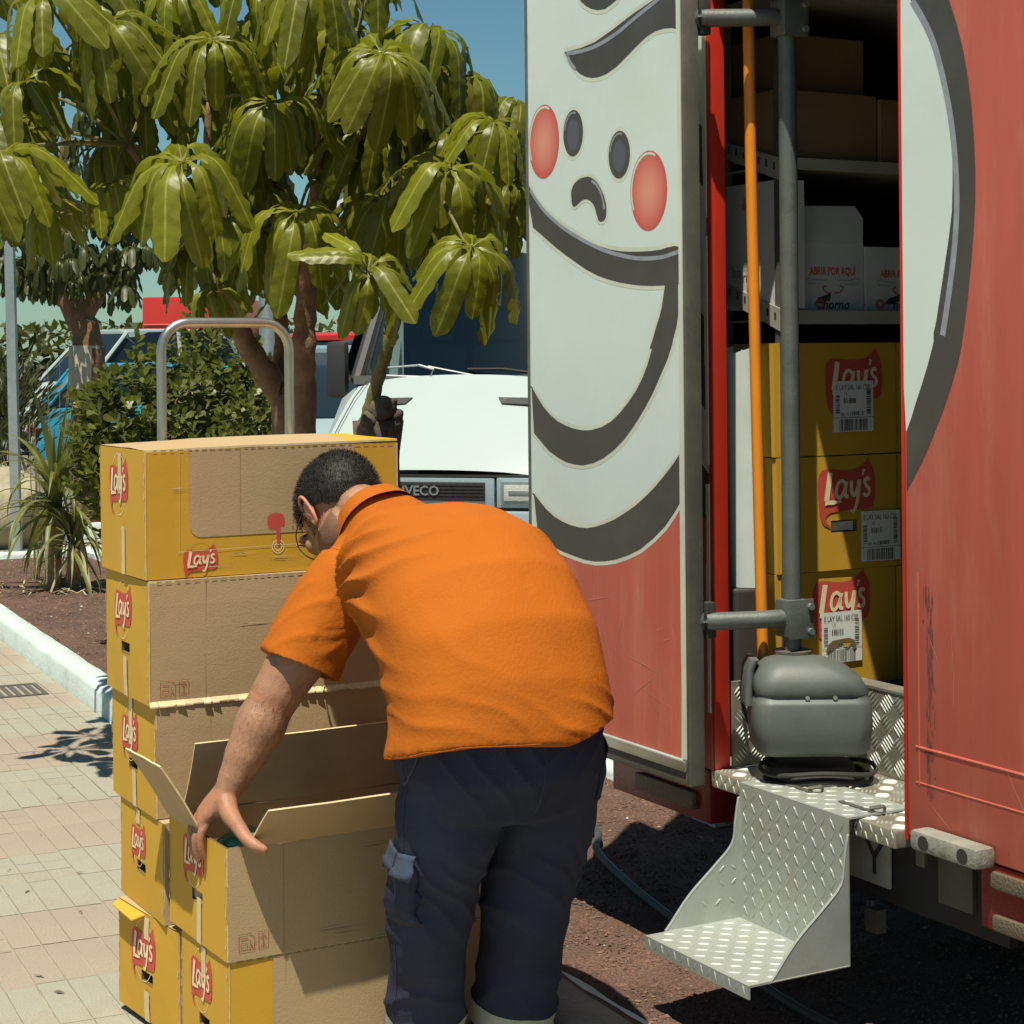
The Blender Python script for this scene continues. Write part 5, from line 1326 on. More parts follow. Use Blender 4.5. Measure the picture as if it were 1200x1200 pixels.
# glasses
g = MB()
for s_ in (-1, 1):
    lens = [H(s_*x, .108-abs(x)*.22, z) for x, z in ((.008,.022),(.034,.026),(.058,.022),(.062,.004),(.055,-.016),(.034,-.022),(.014,-.018),(.007,.0))]
    g.tube(crom(lens, 4, True), .0017, 6, closed=True, caps=False)
    g.tube(crom([H(s_*.062,.094,.016), H(s_*.079,.06,.017), H(s_*.083,.0,.016), H(s_*.081,-.022,.004)], 4), .0016, 6)
g.tube(crom([H(-.008,.106,.012), H(0,.112,.016), H(.008,.106,.012)], 4), .0015, 6)
gl = g.build('glasses', M['trim'], man, True)
# --- orange polo shirt
b = MB()
SHT = [((1.922,3.552,.800),(.08,.20,.97),.250,.188),((1.923,3.558,.845),(.08,.22,.97),.248,.188),((1.926,3.574,.91),(.04,.34,.94),.245,.187),((1.931,3.620,1.00),(0,.50,.87),.246,.187),((1.933,3.695,1.085),(0,.66,.75),.246,.182),((1.934,3.79,1.142),(0,.84,.54),.248,.172),((1.930,3.90,1.162),(0,.93,.36),.240,.160),((1.945,4.00,1.168),(0,.96,.26),.205,.130),((1.935,4.075,1.176),(0,.97,.22),.160,.105),((1.905,4.085,1.222),(-.2,.62,.75),.122,.100),((1.880,4.118,1.258),(-.16,.72,.66),.094,.090)]
b.loft([ring(c, t, (1,0,0), ra, rb, 40, 2.35) for c, t, ra, rb in SHT])
def sleeve(sh, el, k, rr_, off=(0,0,0)):
    up = (el-sh); P = [sh - up*.14, sh + up*.08, sh + up*.36, sh + up*.62, sh+up*k]; P[-1] += Vector(off)
    limb_r = rr_
    b.loft([ring(P[i], up, (0,1,0), limb_r[i]*(1.0), limb_r[i]*.92, 26) for i in range(5)])
    b.ell(sh + Vector((0,-.01,.004)), (.082,.088,.080))
    b.ell(sh.lerp(Vector((1.90,4.10,1.235)), .5), (.085,.074,.066))
    return P[-1], up.normalized()
SLE, SLD = sleeve(SHL, Vector((1.612,4.083,.838)), .70, [.084,.094,.099,.101,.103])
SRE, SRD = sleeve(SHR, ELR, .72, [.08,.088,.086,.085,.084])
me = solidify(b, .0075, 7, .5)
def carve(me, cuts):
    """trim sleeves, hem and neck off cleanly: (point, outward normal, which faces)"""
    bm = bmesh.new(); bm.from_mesh(me)
    for p, n, ok in cuts:
        p, n = Vector(p), Vector(n).normalized()
        fs_ = [f for f in bm.faces if ok(f.calc_center_median())]
        gs_ = list({e for f in fs_ for e in f.edges}) + list({v for f in fs_ for v in f.verts}) + fs_
        bmesh.ops.bisect_plane(bm, geom=gs_, plane_co=p, plane_no=n, clear_outer=True, dist=1e-5)
    bm.to_mesh(me); bm.free(); me.update()
HEMC, HEMT = Vector((1.930,3.556,.832)), Vector((.21,.06,-1)).normalized()
carve(me, [(SLE - SLD*.006, SLD + Vector((-.05,-.12,-.25)), lambda c: (c-SLE).length < .19 and c.x < SLE.x+.13),
           (SRE - SRD*.010, SRD, lambda c: (c-SRE).length < .17 and c.x > SRE.x-.13),
           (HEMC, HEMT, lambda c: c.z < .93 and c.y < 3.85),
           ((1.880,4.118,1.258), (-.16,.72,.66), lambda c: (c-Vector((1.880,4.118,1.258))).length < .13)])
V = co_of(me); Nn = no_of(me)
ARMP = np.array((1.765, 4.02, 1.07))          # under the left armpit: creases fan out from here
def sstep(a, b_, x):
    t = np.clip((x-a)/(b_-a), 0, 1); return t*t*(3-2*t)
x, y, z = V[:,0], V[:,1], V[:,2]
side = sstep(1.93, 1.74, x)                     # his left flank
dz_, dy_ = z-ARMP[2], y-ARMP[1]
ang = np.arctan2(dz_, -dy_); rad = np.hypot(dz_, dy_)
wob = np.array([nz(p, 5.0, 7) for p in V]); wob2 = np.array([nz(p, 11.0, 4) for p in V]); wob3 = np.array([nz(p, 24.0, 2) for p in V])
torso = sstep(4.0, 3.92, y)
fan = np.sin(ang*15 + wob*3.0 + 1.0); fan = np.sign(fan)*np.abs(fan)**1.0
fan = (1-np.abs(fan))**1.25
D = side*np.exp(-((rad-.20)/.17)**2)*(fan-.35)*.019*torso
# slanting drag lines across the lower back and at the waist, where the cloth bunches
u2 = (z-.80)*math.cos(.45) + (x-1.9)*math.sin(.45)*.8
low = sstep(.98, .86, z)*sstep(.835, .875, z)*torso
D += low*(1-np.abs(np.sin(u2*62 + wob*3.2 + x*5)))**2*.0065*(0.45+0.9*np.clip(wob2+.4, 0, 1))
u3 = (x-1.95)*.8 + (z-1.0)*.55
D += sstep(.86, 1.0, z)*sstep(1.2, 1.05, z)*torso*(1-np.abs(np.sin(u3*30 + wob*3.0)))**2.2*.0035*side
D += wob*.005 + wob2*.0022 + wob3*.0007
# sleeve creases
slm = ((x < 1.80) & (z < 1.13) & (y > 3.98))*1.0
D += slm*(1-np.abs(np.sin((y*2.0+z*1.2+x)*24 + wob*3)))**2*.0045
# hem rolls out and the left rear corner kicks out at the side slit
V2 = V + Nn*D[:,None]
kick = sstep(.865, .80, z)*sstep(1.78, 1.68, x)
V2[:,0] -= .016*kick; V2[:,2] -= .016*kick
kr = sstep(.90, .82, z)*sstep(2.13, 2.21, x); V2[:,0] += .014*kr; V2[:,2] += .0*kr
set_co(me, V2)
me.materials.append(M['shirt']); me.polygons.foreach_set('use_smooth', [True]*len(me.polygons))
shirt = put('polo_shirt', me, man)
so = shirt.modifiers.new('thickness', 'SOLIDIFY'); so.thickness = .0028; so.offset = -1
# collar, folded down round the neck
g = MB(); cc = Vector((1.876,4.124,1.266)); ct = Vector((-.16,.74,.62)).normalized()
r1 = ring(cc - ct*.028, ct, (1,0,0), .100, .104, 40); r2 = ring(cc + ct*.016, ct, (1,0,0), .084, .086, 40); r3 = ring(cc + ct*.020, ct, (1,0,0), .079, .080, 40); r4 = ring(cc - ct*.015, ct, (1,0,0), .076, .078, 40)
g.loft([r1, r2, r3, r4], 0, False); g.build('collar', M['shirt'], shirt, True, sharp=60)
# stitched seams: sleeve, shoulder, hem
dep = bpy.context.evaluated_depsgraph_get()
from mathutils.bvhtree import BVHTree
bvh = BVHTree.FromPolygons([tuple(v) for v in V2], [tuple(p.vertices) for p in me.polygons])
def snap(p, d=.001):
    q, n, i, r_ = bvh.find_nearest(Vector(p)); return q + n*d if q else Vector(p)
g = MB()
sr = [snap(p, .0008) for p in ring(SHL + Vector((.035,-.02,.0)), Vector((-.62,.05,-.45)), (0,1,0), .112, .112, 60)]
g.tube(sr, .0013, 5, closed=True, caps=False)
g.build('sleeve_seam', mat('seam_orange', (.50,.13,.005), .9), shirt, True)  # raised seam, a brighter orange than the shirt
g = MB()
hemr = [snap(p, .0006) for p in ring(HEMC - HEMT*.020, HEMT, (1,0,0), .30, .23, 90)]
hs_ = sorted([p for p in hemr if p.x < 1.93 and p.y < 3.62], key=lambda p: p.x); g.tube(hs_, .0009, 5)
g.build('stitching', M['shirt'], shirt, True)
# --- navy work trousers
b = MB()
b.loft([ring(c, t, (1,0,0), ra, rb, 32, 2.4) for c, t, ra, rb in (((1.945,3.600,.93),(0,.3,.95),.210,.160),((1.932,3.585,.86),(0,.15,.98),.222,.178),((1.934,3.585,.77),(0,-.1,1),.226,.176),((1.945,3.600,.70),(0,-.3,1),.216,.140),((1.945,3.615,.672),(0,-.3,1),.16,.10))])
for s_, rads in ((-1, [.120,.116,.098,.088,.084]), (1, [.120,.118,.106,.094,.087])):
    L = [p.copy() for p in LEG[s_]]; L[0].z = .78
    limb(b, L, rads, 26, 6)
me = solidify(b, .0075, 6, .5)
carve(me, [((0,0,.075), (0,0,-1), lambda c: c.z < .2)])
V = co_of(me); Nn = no_of(me); x, y, z = V[:,0], V[:,1], V[:,2]
wob = np.array([nz(p, 6.0, 17) for p in V]); wob2 = np.array([nz(p, 13.0, 14) for p in V])
D = wob*.009 + wob2*.0035
cx_ = np.where(x < 1.945, 1.83, 2.06)
D += sstep(.34, .14, z)*(1-np.abs(np.sin(z*46 + wob*3 + (x-cx_)*9)))**1.8*.010
D += sstep(.62, .50, z)*sstep(.34, .44, z)*(1-np.abs(np.sin((z+(x-cx_)*.9)*52 + wob*3)))**2*.008
D += sstep(.58, .80, z)*(1-np.abs(np.sin((z*.8-np.abs(x-1.945)*1.2)*40 + wob*3.0)))**2.4*.007
set_co(me, V + Nn*D[:,None])
me.materials.append(M['navy']); me.polygons.foreach_set('use_smooth', [True]*len(me.polygons))
tro = put('trousers', me, man); so = tro.modifiers.new('thickness', 'SOLIDIFY'); so.thickness = .003; so.offset = -1
Vt = co_of(me); bvh = BVHTree.FromPolygons([tuple(v) for v in Vt], [tuple(p.vertices) for p in me.polygons])
# cargo pocket on his left thigh, its two-part flap lifted, and pocket mouth, seams, bands
def skinpatch(name, mt, c0, du, dv, nu, nv, lift, th=.004, flare=0.0, curl=0.0):
    """cloth patch laid on the trousers: c0 corner, du/dv edges"""
    g = MB(); c0, du, dv = Vector(c0), Vector(du), Vector(dv); P = {}; 
    for j in range(nv+1):
        for i in range(nu+1):
            q, n, _, _ = bvh.find_nearest(c0 + du*(i/nu) + dv*(j/nv))
            puff = lift*min(1, 4*min(i/nu, 1-i/nu))**.5*min(1, 3*min(j/nv+.02, 1-j/nv+.02))**.5 if flare == 0 else lift + flare*(j/nv)**1.3
            P[i, j] = q + n*(.002 + puff + .0015*nz(q, 40, 3))
    for s2, o_ in ((0, 0), (1, th)):
        pass
    o = len(g.v)
    for j in range(nv+1):
        for i in range(nu+1): g.v.append(tuple(P[i, j]))
    for j in range(nv):
        for i in range(nu):
            a = o+j*(nu+1)+i; g.f.append([a, a+1, a+nu+2, a+nu+1]); g.m.append(0)
    ob = g.build(name, mt, tro, True, sharp=0); s_ = ob.modifiers.new('thickness', 'SOLIDIFY'); s_.thickness = th; s_.offset = 0
    return ob
skinpatch('cargo_pocket', M['navy'], (1.72, 3.585, .565), (.0, .125, .02), (.012, .030, -.155), 8, 10, .012)
skinpatch('pocket_flap', M['denim'], (1.72, 3.580, .588), (.0, .060, .0), (-.0, .012, -.050), 5, 5, .006, .004, .022)
skinpatch('pocket_flap', M['denim'], (1.72, 3.644, .590), (.0, .056, .010), (-.0, .012, -.046), 5, 5, .006, .004, .014)
skinpatch('back_pocket', M['navy'], (2.165, 3.46, .800), (.06, .12, .0), (.0, .01, -.14), 6, 7, .003)
g = MB()
for pts in ([(1.70,3.60,.84),(1.695,3.61,.70),(1.70,3.63,.58),(1.70,3.68,.45),(1.72,3.74,.28),(1.76,3.80,.12)], [(1.945,3.41,.86),(1.945,3.42,.78),(1.945,3.46,.69)]):
    P = []
    for p in crom(pts, 10):
        q, n, _, _ = bvh.find_nearest(p); P.append(q + n*.0008)
    g.tube(P, .0010, 5)
g.build('seam', M['denim'], tro, True)
g = MB(); P = []
for p in crom([(1.725,3.53,.835),(1.70,3.545,.79),(1.70,3.585,.75),(1.71,3.62,.735)], 8):
    q, n, _, _ = bvh.find_nearest(p); P.append(q + n*.002)
g.tube(P, .0025, 6); g.build('pocket_edge', M['denim'], tro, True)
for s_, rx in ((-1, .098), (1, .102)):
    p, q = LEG[s_][4], LEG[s_][3]; g = MB(); t_ = (q-p).normalized()
    g.loft([ring(p + t_*d, t_, (1,0,0), rx, rx, 40) for d in (.045, .062, .10)], 0, False)
    ob = g.build('reflective_band', M['band'], tro, True)
    me2 = ob.data; VV = co_of(me2)
    for i in range(len(VV)):
        qn, n, _, _ = bvh.find_nearest(Vector(VV[i])); VV[i] = qn + n*.0015
    set_co(me2, VV)
# work shoes
for s_ in (-1, 1):
    p = LEG[s_][4]; g = MB(); f_ = Vector((-.08*1 if s_ < 0 else .08, 1, 0)).normalized(); lt = Vector((f_.y, -f_.x, 0))
    rings = []
    for d, wd, h0 in ((-.085,.030,.05),(-.07,.040,.09),(-.02,.045,.11),(.04,.046,.10),(.10,.050,.075),(.16,.052,.06),(.20,.045,.05),(.22,.025,.035)):
        c = Vector((p.x, p.y, 0)) + f_*d
        rings.append([c + lt*(wd*a) + Vector((0,0,.004 + h0*k)) for a, k in ((-1,0),(-1.02,.3),(-.85,.75),(-.4,1),(.4,1),(.85,.75),(1.02,.3),(1,0))])
    g.loft(rings); g.build('shoe', M['leather'], man, True, sharp=60)

# ---------------------------------------------------------------- plants
def leaf_mesh(name, mt, droop, seed, wid=.155, a0=.28, stalk=.20, seg=14, tip=1.0, wav=.017):
    rnd = random.Random(seed); V, F, U = [], [], []
    x, z, an = 0.0, 0.0, a0; cs = [(0.0, 0.0, a0)]
    for i in range(seg):
        s_ = (i+1)/seg; q = min(1, max(0, (s_-.10)/.45)); an = a0 - droop*(q*q*(3-2*q))*(.85+.15*s_); x += math.cos(an)/seg; z += math.sin(an)/seg; cs.append((x, z, an))
    ph = rnd.uniform(0, 6); tw = rnd.uniform(-.25,.25); sb = rnd.uniform(-.05,.05)
    for i, (x, z, an) in enumerate(cs):
        t = i/seg
        if t <= stalk: w_ = .010
        else:
            s_ = (t-stalk)/(1-stalk); w_ = wid*min(1, .18+(s_/.32)**.7)*(.90+.14*s_)*math.sqrt(max(0, 1-max(0, (s_-.70)/.305)**2.3))
            if i == seg: w_ = .020*tip
        for k, u in enumerate((-1,-.5,0,.5,1)):
            off = w_*u; up = -abs(u)*w_*.22 + wav*math.sin(i*2.3+ph+k)*u*u + (.004*math.sin(i*3.1)*abs(u))
            rot = tw*t; dy = off*math.cos(rot); dn = up + off*math.sin(rot)
            V.append((x - math.sin(an)*dn, dy + sb*t*t, z + math.cos(an)*dn)); U.append((u*.5+.5, t))
    for i in range(seg):
        for k in range(4): F.append((i*5+k, (i+1)*5+k, (i+1)*5+k+1, i*5+k+1))
    me = bpy.data.meshes.new(name); me.from_pydata(V, [], F); me.materials.append(mt)
    uvl = me.uv_layers.new(name='UV'); idx = np.empty(len(me.loops), np.int32); me.loops.foreach_get('vertex_index', idx)
    uvl.data.foreach_set('uv', np.array(U, np.float32)[idx].ravel()); me.polygons.foreach_set('use_smooth', [True]*len(me.polygons)); me.update()
    return me
LM = [leaf_mesh('leaflet', M['leaf'], d, i, w_, a) for i, (d, w_, a) in enumerate(((1.30,.098,.10),(1.50,.108,.16),(1.62,.112,.25),(1.40,.100,-.02),(1.20,.112,.10),(1.70,.104,.32)))]
LSMALL = [leaf_mesh('leaflet', M['leaf_far'], d, 20+i, .12, .2, seg=8) for i, d in enumerate((1.1,1.5,1.8))]
class Foliage:
    """leaves joined into one mesh"""
    def __init__(s): s.v, s.f, s.n = [], [], 0
    def add(s, me, mw):
        V = co_of(me); R_ = np.array(mw.to_3x3()); V = V @ R_.T + np.array(mw.translation)
        F = [tuple(i + s.n for i in p.vertices) for p in me.polygons]; s.v.append(V); s.f += F; s.n += len(V)
    def build(s, name, mt, parent, uvsrc=None):
        me = bpy.data.meshes.new(name); me.from_pydata(np.concatenate(s.v).tolist(), [], s.f); me.materials.append(mt)
        if uvsrc is not None:
            uvl = me.uv_layers.new(name='UV'); U = np.array(uvsrc, np.float32); idx = np.empty(len(me.loops), np.int32); me.loops.foreach_get('vertex_index', idx)
            uvl.data.foreach_set('uv', U[idx].ravel())
        me.polygons.foreach_set('use_smooth', [True]*len(me.polygons)); me.update()
        return kind(put(name, me, parent), 'stuff')
def vert_uv(me):
    U = np.zeros((len(me.vertices), 2), np.float32); d = me.uv_layers['UV'].data
    for l in me.loops: U[l.vertex_index] = d[l.index].uv
    return U
rnd = random.Random(21)
tree = thing('umbrella_tree', 'umbrella tree with drooping glossy hand shaped leaves behind the stack of cartons', 'tree', (2.86, 7.1, .05))
base = Vector((2.86, 7.1, .04))
def trunk(name, pts, rads, mt=M['bark'], sub=6, parent=tree):
    g = MB(); P = crom(pts, sub); R_ = []
    for i in range(len(rads)-1):
        for k in range(sub): R_.append(rads[i] + (rads[i+1]-rads[i])*k/sub)
    R_.append(rads[-1]); R_ = [r*(1+.10*math.sin(i*1.9)+.08*nz((i, 3, 1), .8)) for i, r in enumerate(R_)]
    g.tube(P, R_, 12); return g.build(name, mt, parent, True, sharp=0)
trunk('trunk', [base, at(338,505,7.65), at(322,455,7.65), at(292,408,7.6), at(270,360,7.55), at(250,300,7.4), at(240,225,7.2)], [.075,.062,.055,.046,.038,.03,.022])
trunk('trunk', [base+Vector((.08,-.02,0)), at(357,500,7.55), at(356,420,7.5), at(358,365,7.5), at(362,290,7.4), at(372,210,7.3)], [.06,.050,.048,.044,.036,.026])
trunk('trunk', [base+Vector((.0,.06,0)), at(328,470,7.75), at(330,400,7.75), at(326,330,7.7), at(322,240,7.6)], [.05,.036,.030,.026,.02])
HUBS = [(55,-4,7.0,1.0,11),(126,26,7.0,1.0,10),(205,-12,7.2,1.0,10),(250,46,6.9,1.0,10),(308,-16,7.0,1.0,11),(362,-20,6.7,1.05,11),(446,62,6.7,1.1,14),(318,120,6.9,1.0,11),(213,190,6.6,1.1,13),
        (348,248,6.9,1.05,11),(431,318,6.5,.82,13),(553,289,6.5,.95,12),(528,198,6.8,1.0,12),(578,142,7.1,.9,10),(502,36,7.4,1.05,11),(2,183,6.8,1.05,12),
        (28,96,7.3,.95,9),(130,215,7.2,.8,9),(268,255,7.3,.95,10),(420,152,7.3,1.0,11),(448,232,7.2,.95,10),(400,36,7.2,1.0,10),(150,110,7.6,.9,9),(190,100,7.5,.9,8),
        (250,340,7.2,.6,8),(60,240,7.5,.8,8),(545,105,7.6,.9,9),(300,215,7.5,.95,9),(480,130,7.5,1.0,9),(370,120,7.6,.95,8),(90,-40,7.4,1,9),(430,-40,7.3,1.0,9),(225,285,7.4,.7,7),(-75,190,7.07,1.0,9),(-55,150,7.3,1.0,8),(596,215,7.5,.8,9),(600,160,7.6,.8,8)]
nleaf = 0; fol = Foliage(); fuv = []
LUV = {me.name: vert_uv(me) for me in LM}
anchors = [at(250,300,7.4), at(240,225,7.2), at(372,210,7.3), at(322,240,7.6), at(362,290,7.4), at(270,360,7.55)]
tops = [at(245,120,7.2), at(375,110,7.3), at(322,150,7.6), at(440,130,7.3), at(490,210,7.1), at(150,170,7.3)]
for q, (a, b_) in enumerate(((1,0),(2,1),(3,2),(2,3),(4,4),(0,5))):
    trunk('branch', [anchors[a], anchors[a].lerp(tops[b_], .5) + Vector((0,0,-.03)), tops[b_]], [.024,.019,.013], M['bark'], 5)
for hi, (px, py, Z, sc, n) in enumerate(HUBS):
    n += 1
    hub = at(px, py, Z); src = min(tops + anchors, key=lambda p: (p-hub).length + (0 if p.z < hub.z+.2 else .4))
    tilt = Vector((hub.x-2.75, hub.y-6.95, 0)); tilt = tilt/max(.3, tilt.length)*.30 + Vector((-.10,-.22,0)) + Vector((0,0,1))
    if hi in (10,): tilt += Vector((-.25,-.6,-.1))
    if hi in (11,6): tilt += Vector((-.12,-.30,0))
    ax = tilt.normalized()
    mid = src.lerp(hub, .5) + Vector((0,0,.03))
    g = MB(); g.tube(crom([src, mid, hub - ax*.03, hub], 5), [.0075]*6 + [.006]*10, 7); stalk = g.build('leaf_stalk', M['twig'], tree, True)
    xx = ax.cross(Vector((0,1,.2))).normalized(); yy = ax.cross(xx)
    lenb = .405*sc
    for k in range(n):
        an = 2*math.pi*(k + rnd.uniform(-.22,.22))/n + hi
        rad = xx*math.cos(an) + yy*math.sin(an); tan = ax.cross(rad)
        L = lenb*rnd.uniform(.78,1.10); me = LM[rnd.randrange(len(LM))]
        jit = Matrix.Rotation(rnd.uniform(-.22,.22) - (.9 if hi == 10 and k in (3,4,5,9) else 0), 3, 'Y') @ Matrix.Rotation(rnd.uniform(-.22,.22), 3, 'X')
        R3 = Matrix((rad, tan, ax)).transposed() @ jit
        mw = Matrix.Translation(hub) @ (R3*L).to_4x4()
        if nleaf < 298:
            o = put('leaflet', me, stalk, True); o.matrix_basis = mw; nleaf += 1
        else: fol.add(me, mw); fuv.append(LUV[me.name])
# more clusters deeper in the crown
k_ = 0
while k_ < 62:
    px, py, Z = rnd.uniform(-30,610), rnd.uniform(-70,290), rnd.uniform(7.35,8.3)
    if px > 445 and py < (px-445)*.75: continue
    if 75 < px < 205 and 85 < py < 235 and rnd.random() < .8: continue
    if px < 205 and py > 235 : continue
    if py > 250 and (px < 225 or px > 420): continue
    k_ += 1; hub = at(px, py, Z); tilt = Vector((hub.x-2.8, hub.y-7.2, 0))*.25 + Vector((-.1,-.15,1)); ax = tilt.normalized()
    xx = ax.cross(Vector((0,1,.2))).normalized(); yy = ax.cross(xx); n = rnd.randrange(8, 12); L0 = rnd.uniform(.32,.42)
    for k in range(n):
        an = 2*math.pi*(k + rnd.uniform(-.25,.25))/n; rad = xx*math.cos(an) + yy*math.sin(an); tan = ax.cross(rad); me = LM[rnd.randrange(len(LM))]
        R3 = Matrix((rad, tan, ax)).transposed() @ Matrix.Rotation(rnd.uniform(-.15,.15), 3, 'Y'); fol.add(me, Matrix.Translation(hub) @ (R3*L0*rnd.uniform(.85,1.1)).to_4x4()); fuv.append(LUV[me.name])
# small inner leaves filling the shade of the crown
for _ in range(220):
    px, py, Z = rnd.uniform(5,590), rnd.uniform(-30,330), rnd.uniform(7.2,8.0)
    if px > 470 and py < 60+ (px-470)*.6: continue
    if px < 200 and 100 < py < 250 and rnd.random() < .85: continue
    if px < 190 and py > 230: continue
    if py > 270 and (px < 230 or px > 500): continue
    p = at(px, py, Z); an = rnd.uniform(0, 6.28); L = rnd.uniform(.18,.30); me = LM[rnd.randrange(len(LM))]
    R3 = Matrix.Rotation(an, 3, 'Z') @ Matrix.Rotation(rnd.uniform(-.2,.9), 3, 'Y')
    mw = Matrix.Translation(p) @ (R3*L).to_4x4(); fol.add(me, mw); fuv.append(LUV[me.name])
fol.build('foliage', M['leaf'], tree, np.concatenate(fuv))
# young shoot at the top right
g = MB(); g.tube(crom([at(414,60,7.2), at(424,18,7.2), at(434,-14,7.2)], 4), .008, 7); g.build('branch', M['twig'], tree, True)
# sawn stump with its own shoot
st_ = thing('tree_stump', 'dark sawn tree stump with peeling bark and one leaning young shoot beside the top carton', 'stump', (at(447,500,6.9).x, at(447,500,6.9).y, .05))
sb = Vector(st_.location); g = MB(); rings = []
for i, z in enumerate(np.linspace(0, 1.36, 22)):
    rings.append([sb + Vector(((.085+.02*nz((k, z*3, 1), .8)+.012*nz((k*3, z*14, 2), .5))*math.cos(2*math.pi*k/26) + .02*math.sin(z*4), (.085+.02*nz((k, z*3, 1), .8)+.012*nz((k*3, z*14, 2), .5))*math.sin(2*math.pi*k/26), z)) for k in range(26)])
g.loft(rings); g.build('trunk', M['stump'], st_, True, sharp=0)
g = MB(); c0 = at(447,492,6.85)
for dx, dz, r0 in ((-.045,-.01,.035),(.055,.0,.032),(.0,.035,.045),(.03,.045,.03)):
    g.ell(c0 + Vector((dx,0,dz)), (r0,r0,r0*1.1), nu=14, nv=10)
g.v = [tuple(Vector(v) + Vector((nz(v,30,1),nz(v,30,2),nz(v,30,3)))*.018) for v in g.v]
g.build('burr', M['stump'], st_, True, sharp=0)
trunk('young_shoot', [at(428,500,6.9), at(436,470,6.88), at(447,430,6.85), at(458,395,6.8), at(465,360,6.75), at(440,325,6.55)], [.030,.026,.024,.022,.018,.008], M['twig'], 6, st_)

# rounded-leaf shrubs
def bush_leaf(L): return [(0,0,0),(L*.45,L*.26,L*.04),(L*.85,L*.27,L*.02),(L,0,-.01*L),(L*.85,-L*.27,L*.02),(L*.45,-L*.26,L*.04)]
def shrub(label, c, blobs, ntips, mt, seed, leaf=.068, per=8, nm='shrub'):
    rnd = random.Random(seed); t = thing(nm, label, 'shrub', (c.x, c.y, .05)); V, F = [], []
    g = MB()
    for _ in range(ntips):
        bc, br = rnd.choices(blobs, [r.x*r.y*r.z for _, r in blobs])[0]
        while True:
            d = Vector((rnd.uniform(-1,1), rnd.uniform(-1,1), rnd.uniform(-1,1)))
            if .15 < d.length <= 1: break
        d = d.normalized()*d.length**.45
        p = bc + Vector((d.x*br.x, d.y*br.y, d.z*br.z))*(1+.14*nz(d, 2.2, seed)); 
        if p.z < .12: continue
        up = (Vector((d.x, d.y, d.z*.5)).normalized()*.6 + Vector((0,0,.9)) + Vector((rnd.uniform(-.3,.3),)*3)).normalized()
        ax = up.cross(Vector((1,.3,0))).normalized(); ay = up.cross(ax)
        for k in range(per):
            an = 2.4*k + rnd.uniform(-.3,.3); el = 1.25 - .17*k + rnd.uniform(-.15,.15); L = leaf*rnd.uniform(.7,1.15)*(.8 if k < 2 else 1)
            rd = ax*math.cos(an) + ay*math.sin(an); dr = rd*math.cos(el) + up*math.sin(el); sd = up.cross(rd).normalized(); nn = dr.cross(sd)
            o = len(V); b0 = p - up*(.012*k)
            for x, y, z in bush_leaf(L): V.append(tuple(b0 + dr*x + sd*y + nn*(z - abs(y)*.25)))
            F += [(o,o+1,o+5),(o+1,o+2,o+4,o+5),(o+2,o+3,o+4)]
        if rnd.random() < .06: g.tube([p - up*.012*per, p - up*.2 - Vector((d.x*br.x,d.y*br.y,0))*.25, Vector((c.x + d.x*.1, c.y + d.y*.1, .1))], [.005,.008,.014], 5)
    me = bpy.data.meshes.new('foliage'); me.from_pydata(V, [], F); me.materials.append(mt); me.polygons.foreach_set('use_smooth', [True]*len(me.polygons)); me.update()
    kind(put('foliage', me, t), 'stuff'); g.build('stem', M['bark'], t, True, sharp=0)
    return t
def bl(px, py, Z, rx, rz, ry=None): return (at(px, py, Z), Vector((rx, ry or rx, rz)))
c = at(165,480,10.3)
shrub('broad rounded-leaf shrub left of the hand truck handle', c, [bl(165,490,10.3,.34,.34), bl(118,505,10.4,.20,.28), bl(205,455,10.4,.20,.30), bl(150,545,10.3,.34,.34), bl(165,600,10.3,.24,.3), bl(160,425,10.5,.10,.14)], 460, M['leaf_bush'], 31)
c = at(262,470,10.9)
shrub('taller rounded-leaf shrub seen through the hand truck handle', c, [bl(235,405,11.0,.15,.30), bl(270,455,10.9,.28,.36), bl(255,510,10.8,.42,.42), bl(222,385,11.1,.10,.18), bl(300,480,10.8,.2,.3)], 430, M['leaf_bush'], 32)
c = at(306,500,9.6)
shrub('low bright rounded-leaf shrub at the foot of the umbrella tree', c, [bl(300,500,9.6,.20,.28), bl(285,540,9.6,.3,.3)], 150, M['leaf_bush'], 33, .055)
# oleander-like shrub far left
def narrow_shrub(label, c, blobs, n, seed, L0=.16):
    rnd = random.Random(seed); t = thing('shrub', label, 'shrub', (c.x, c.y, 0)); V, F = [], []
    for _ in range(n):
        bc, br = rnd.choice(blobs); d = Vector((rnd.gauss(0,.5), rnd.gauss(0,.5), rnd.gauss(0,.5)))
        p = bc + Vector((d.x*br.x, d.y*br.y, d.z*br.z)); dr = (Vector((d.x, d.y, .9)) + Vector((rnd.uniform(-.6,.6), rnd.uniform(-.6,.6), rnd.uniform(-.3,.5)))).normalized()
        sd = dr.cross(Vector((rnd.uniform(-1,1), rnd.uniform(-1,1), .3))).normalized(); L = L0*rnd.uniform(.6,1.2); o = len(V)
        V += [tuple(p), tuple(p + dr*L*.5 + sd*L*.09), tuple(p + dr*L), tuple(p + dr*L*.5 - sd*L*.09)]; F.append((o,o+1,o+2,o+3))
    me = bpy.data.meshes.new('foliage'); me.from_pydata(V, [], F); me.materials.append(M['leaf_olive']); me.update(); kind(put('foliage', me, t), 'stuff')
    g = MB()
    for k in range(7): g.tube([Vector((c.x+.05*k-.15, c.y, 0)), blobs[k % len(blobs)][0]], [.02,.008], 5)
    g.build('stem', M['bark'], t)
narrow_shrub('narrow-leaved olive green shrub behind the grey metal post', at(35,450,16.9), [bl(8,480,16.9,.34,.36), bl(-10,500,16.9,.5,.45)], 1500, 41)

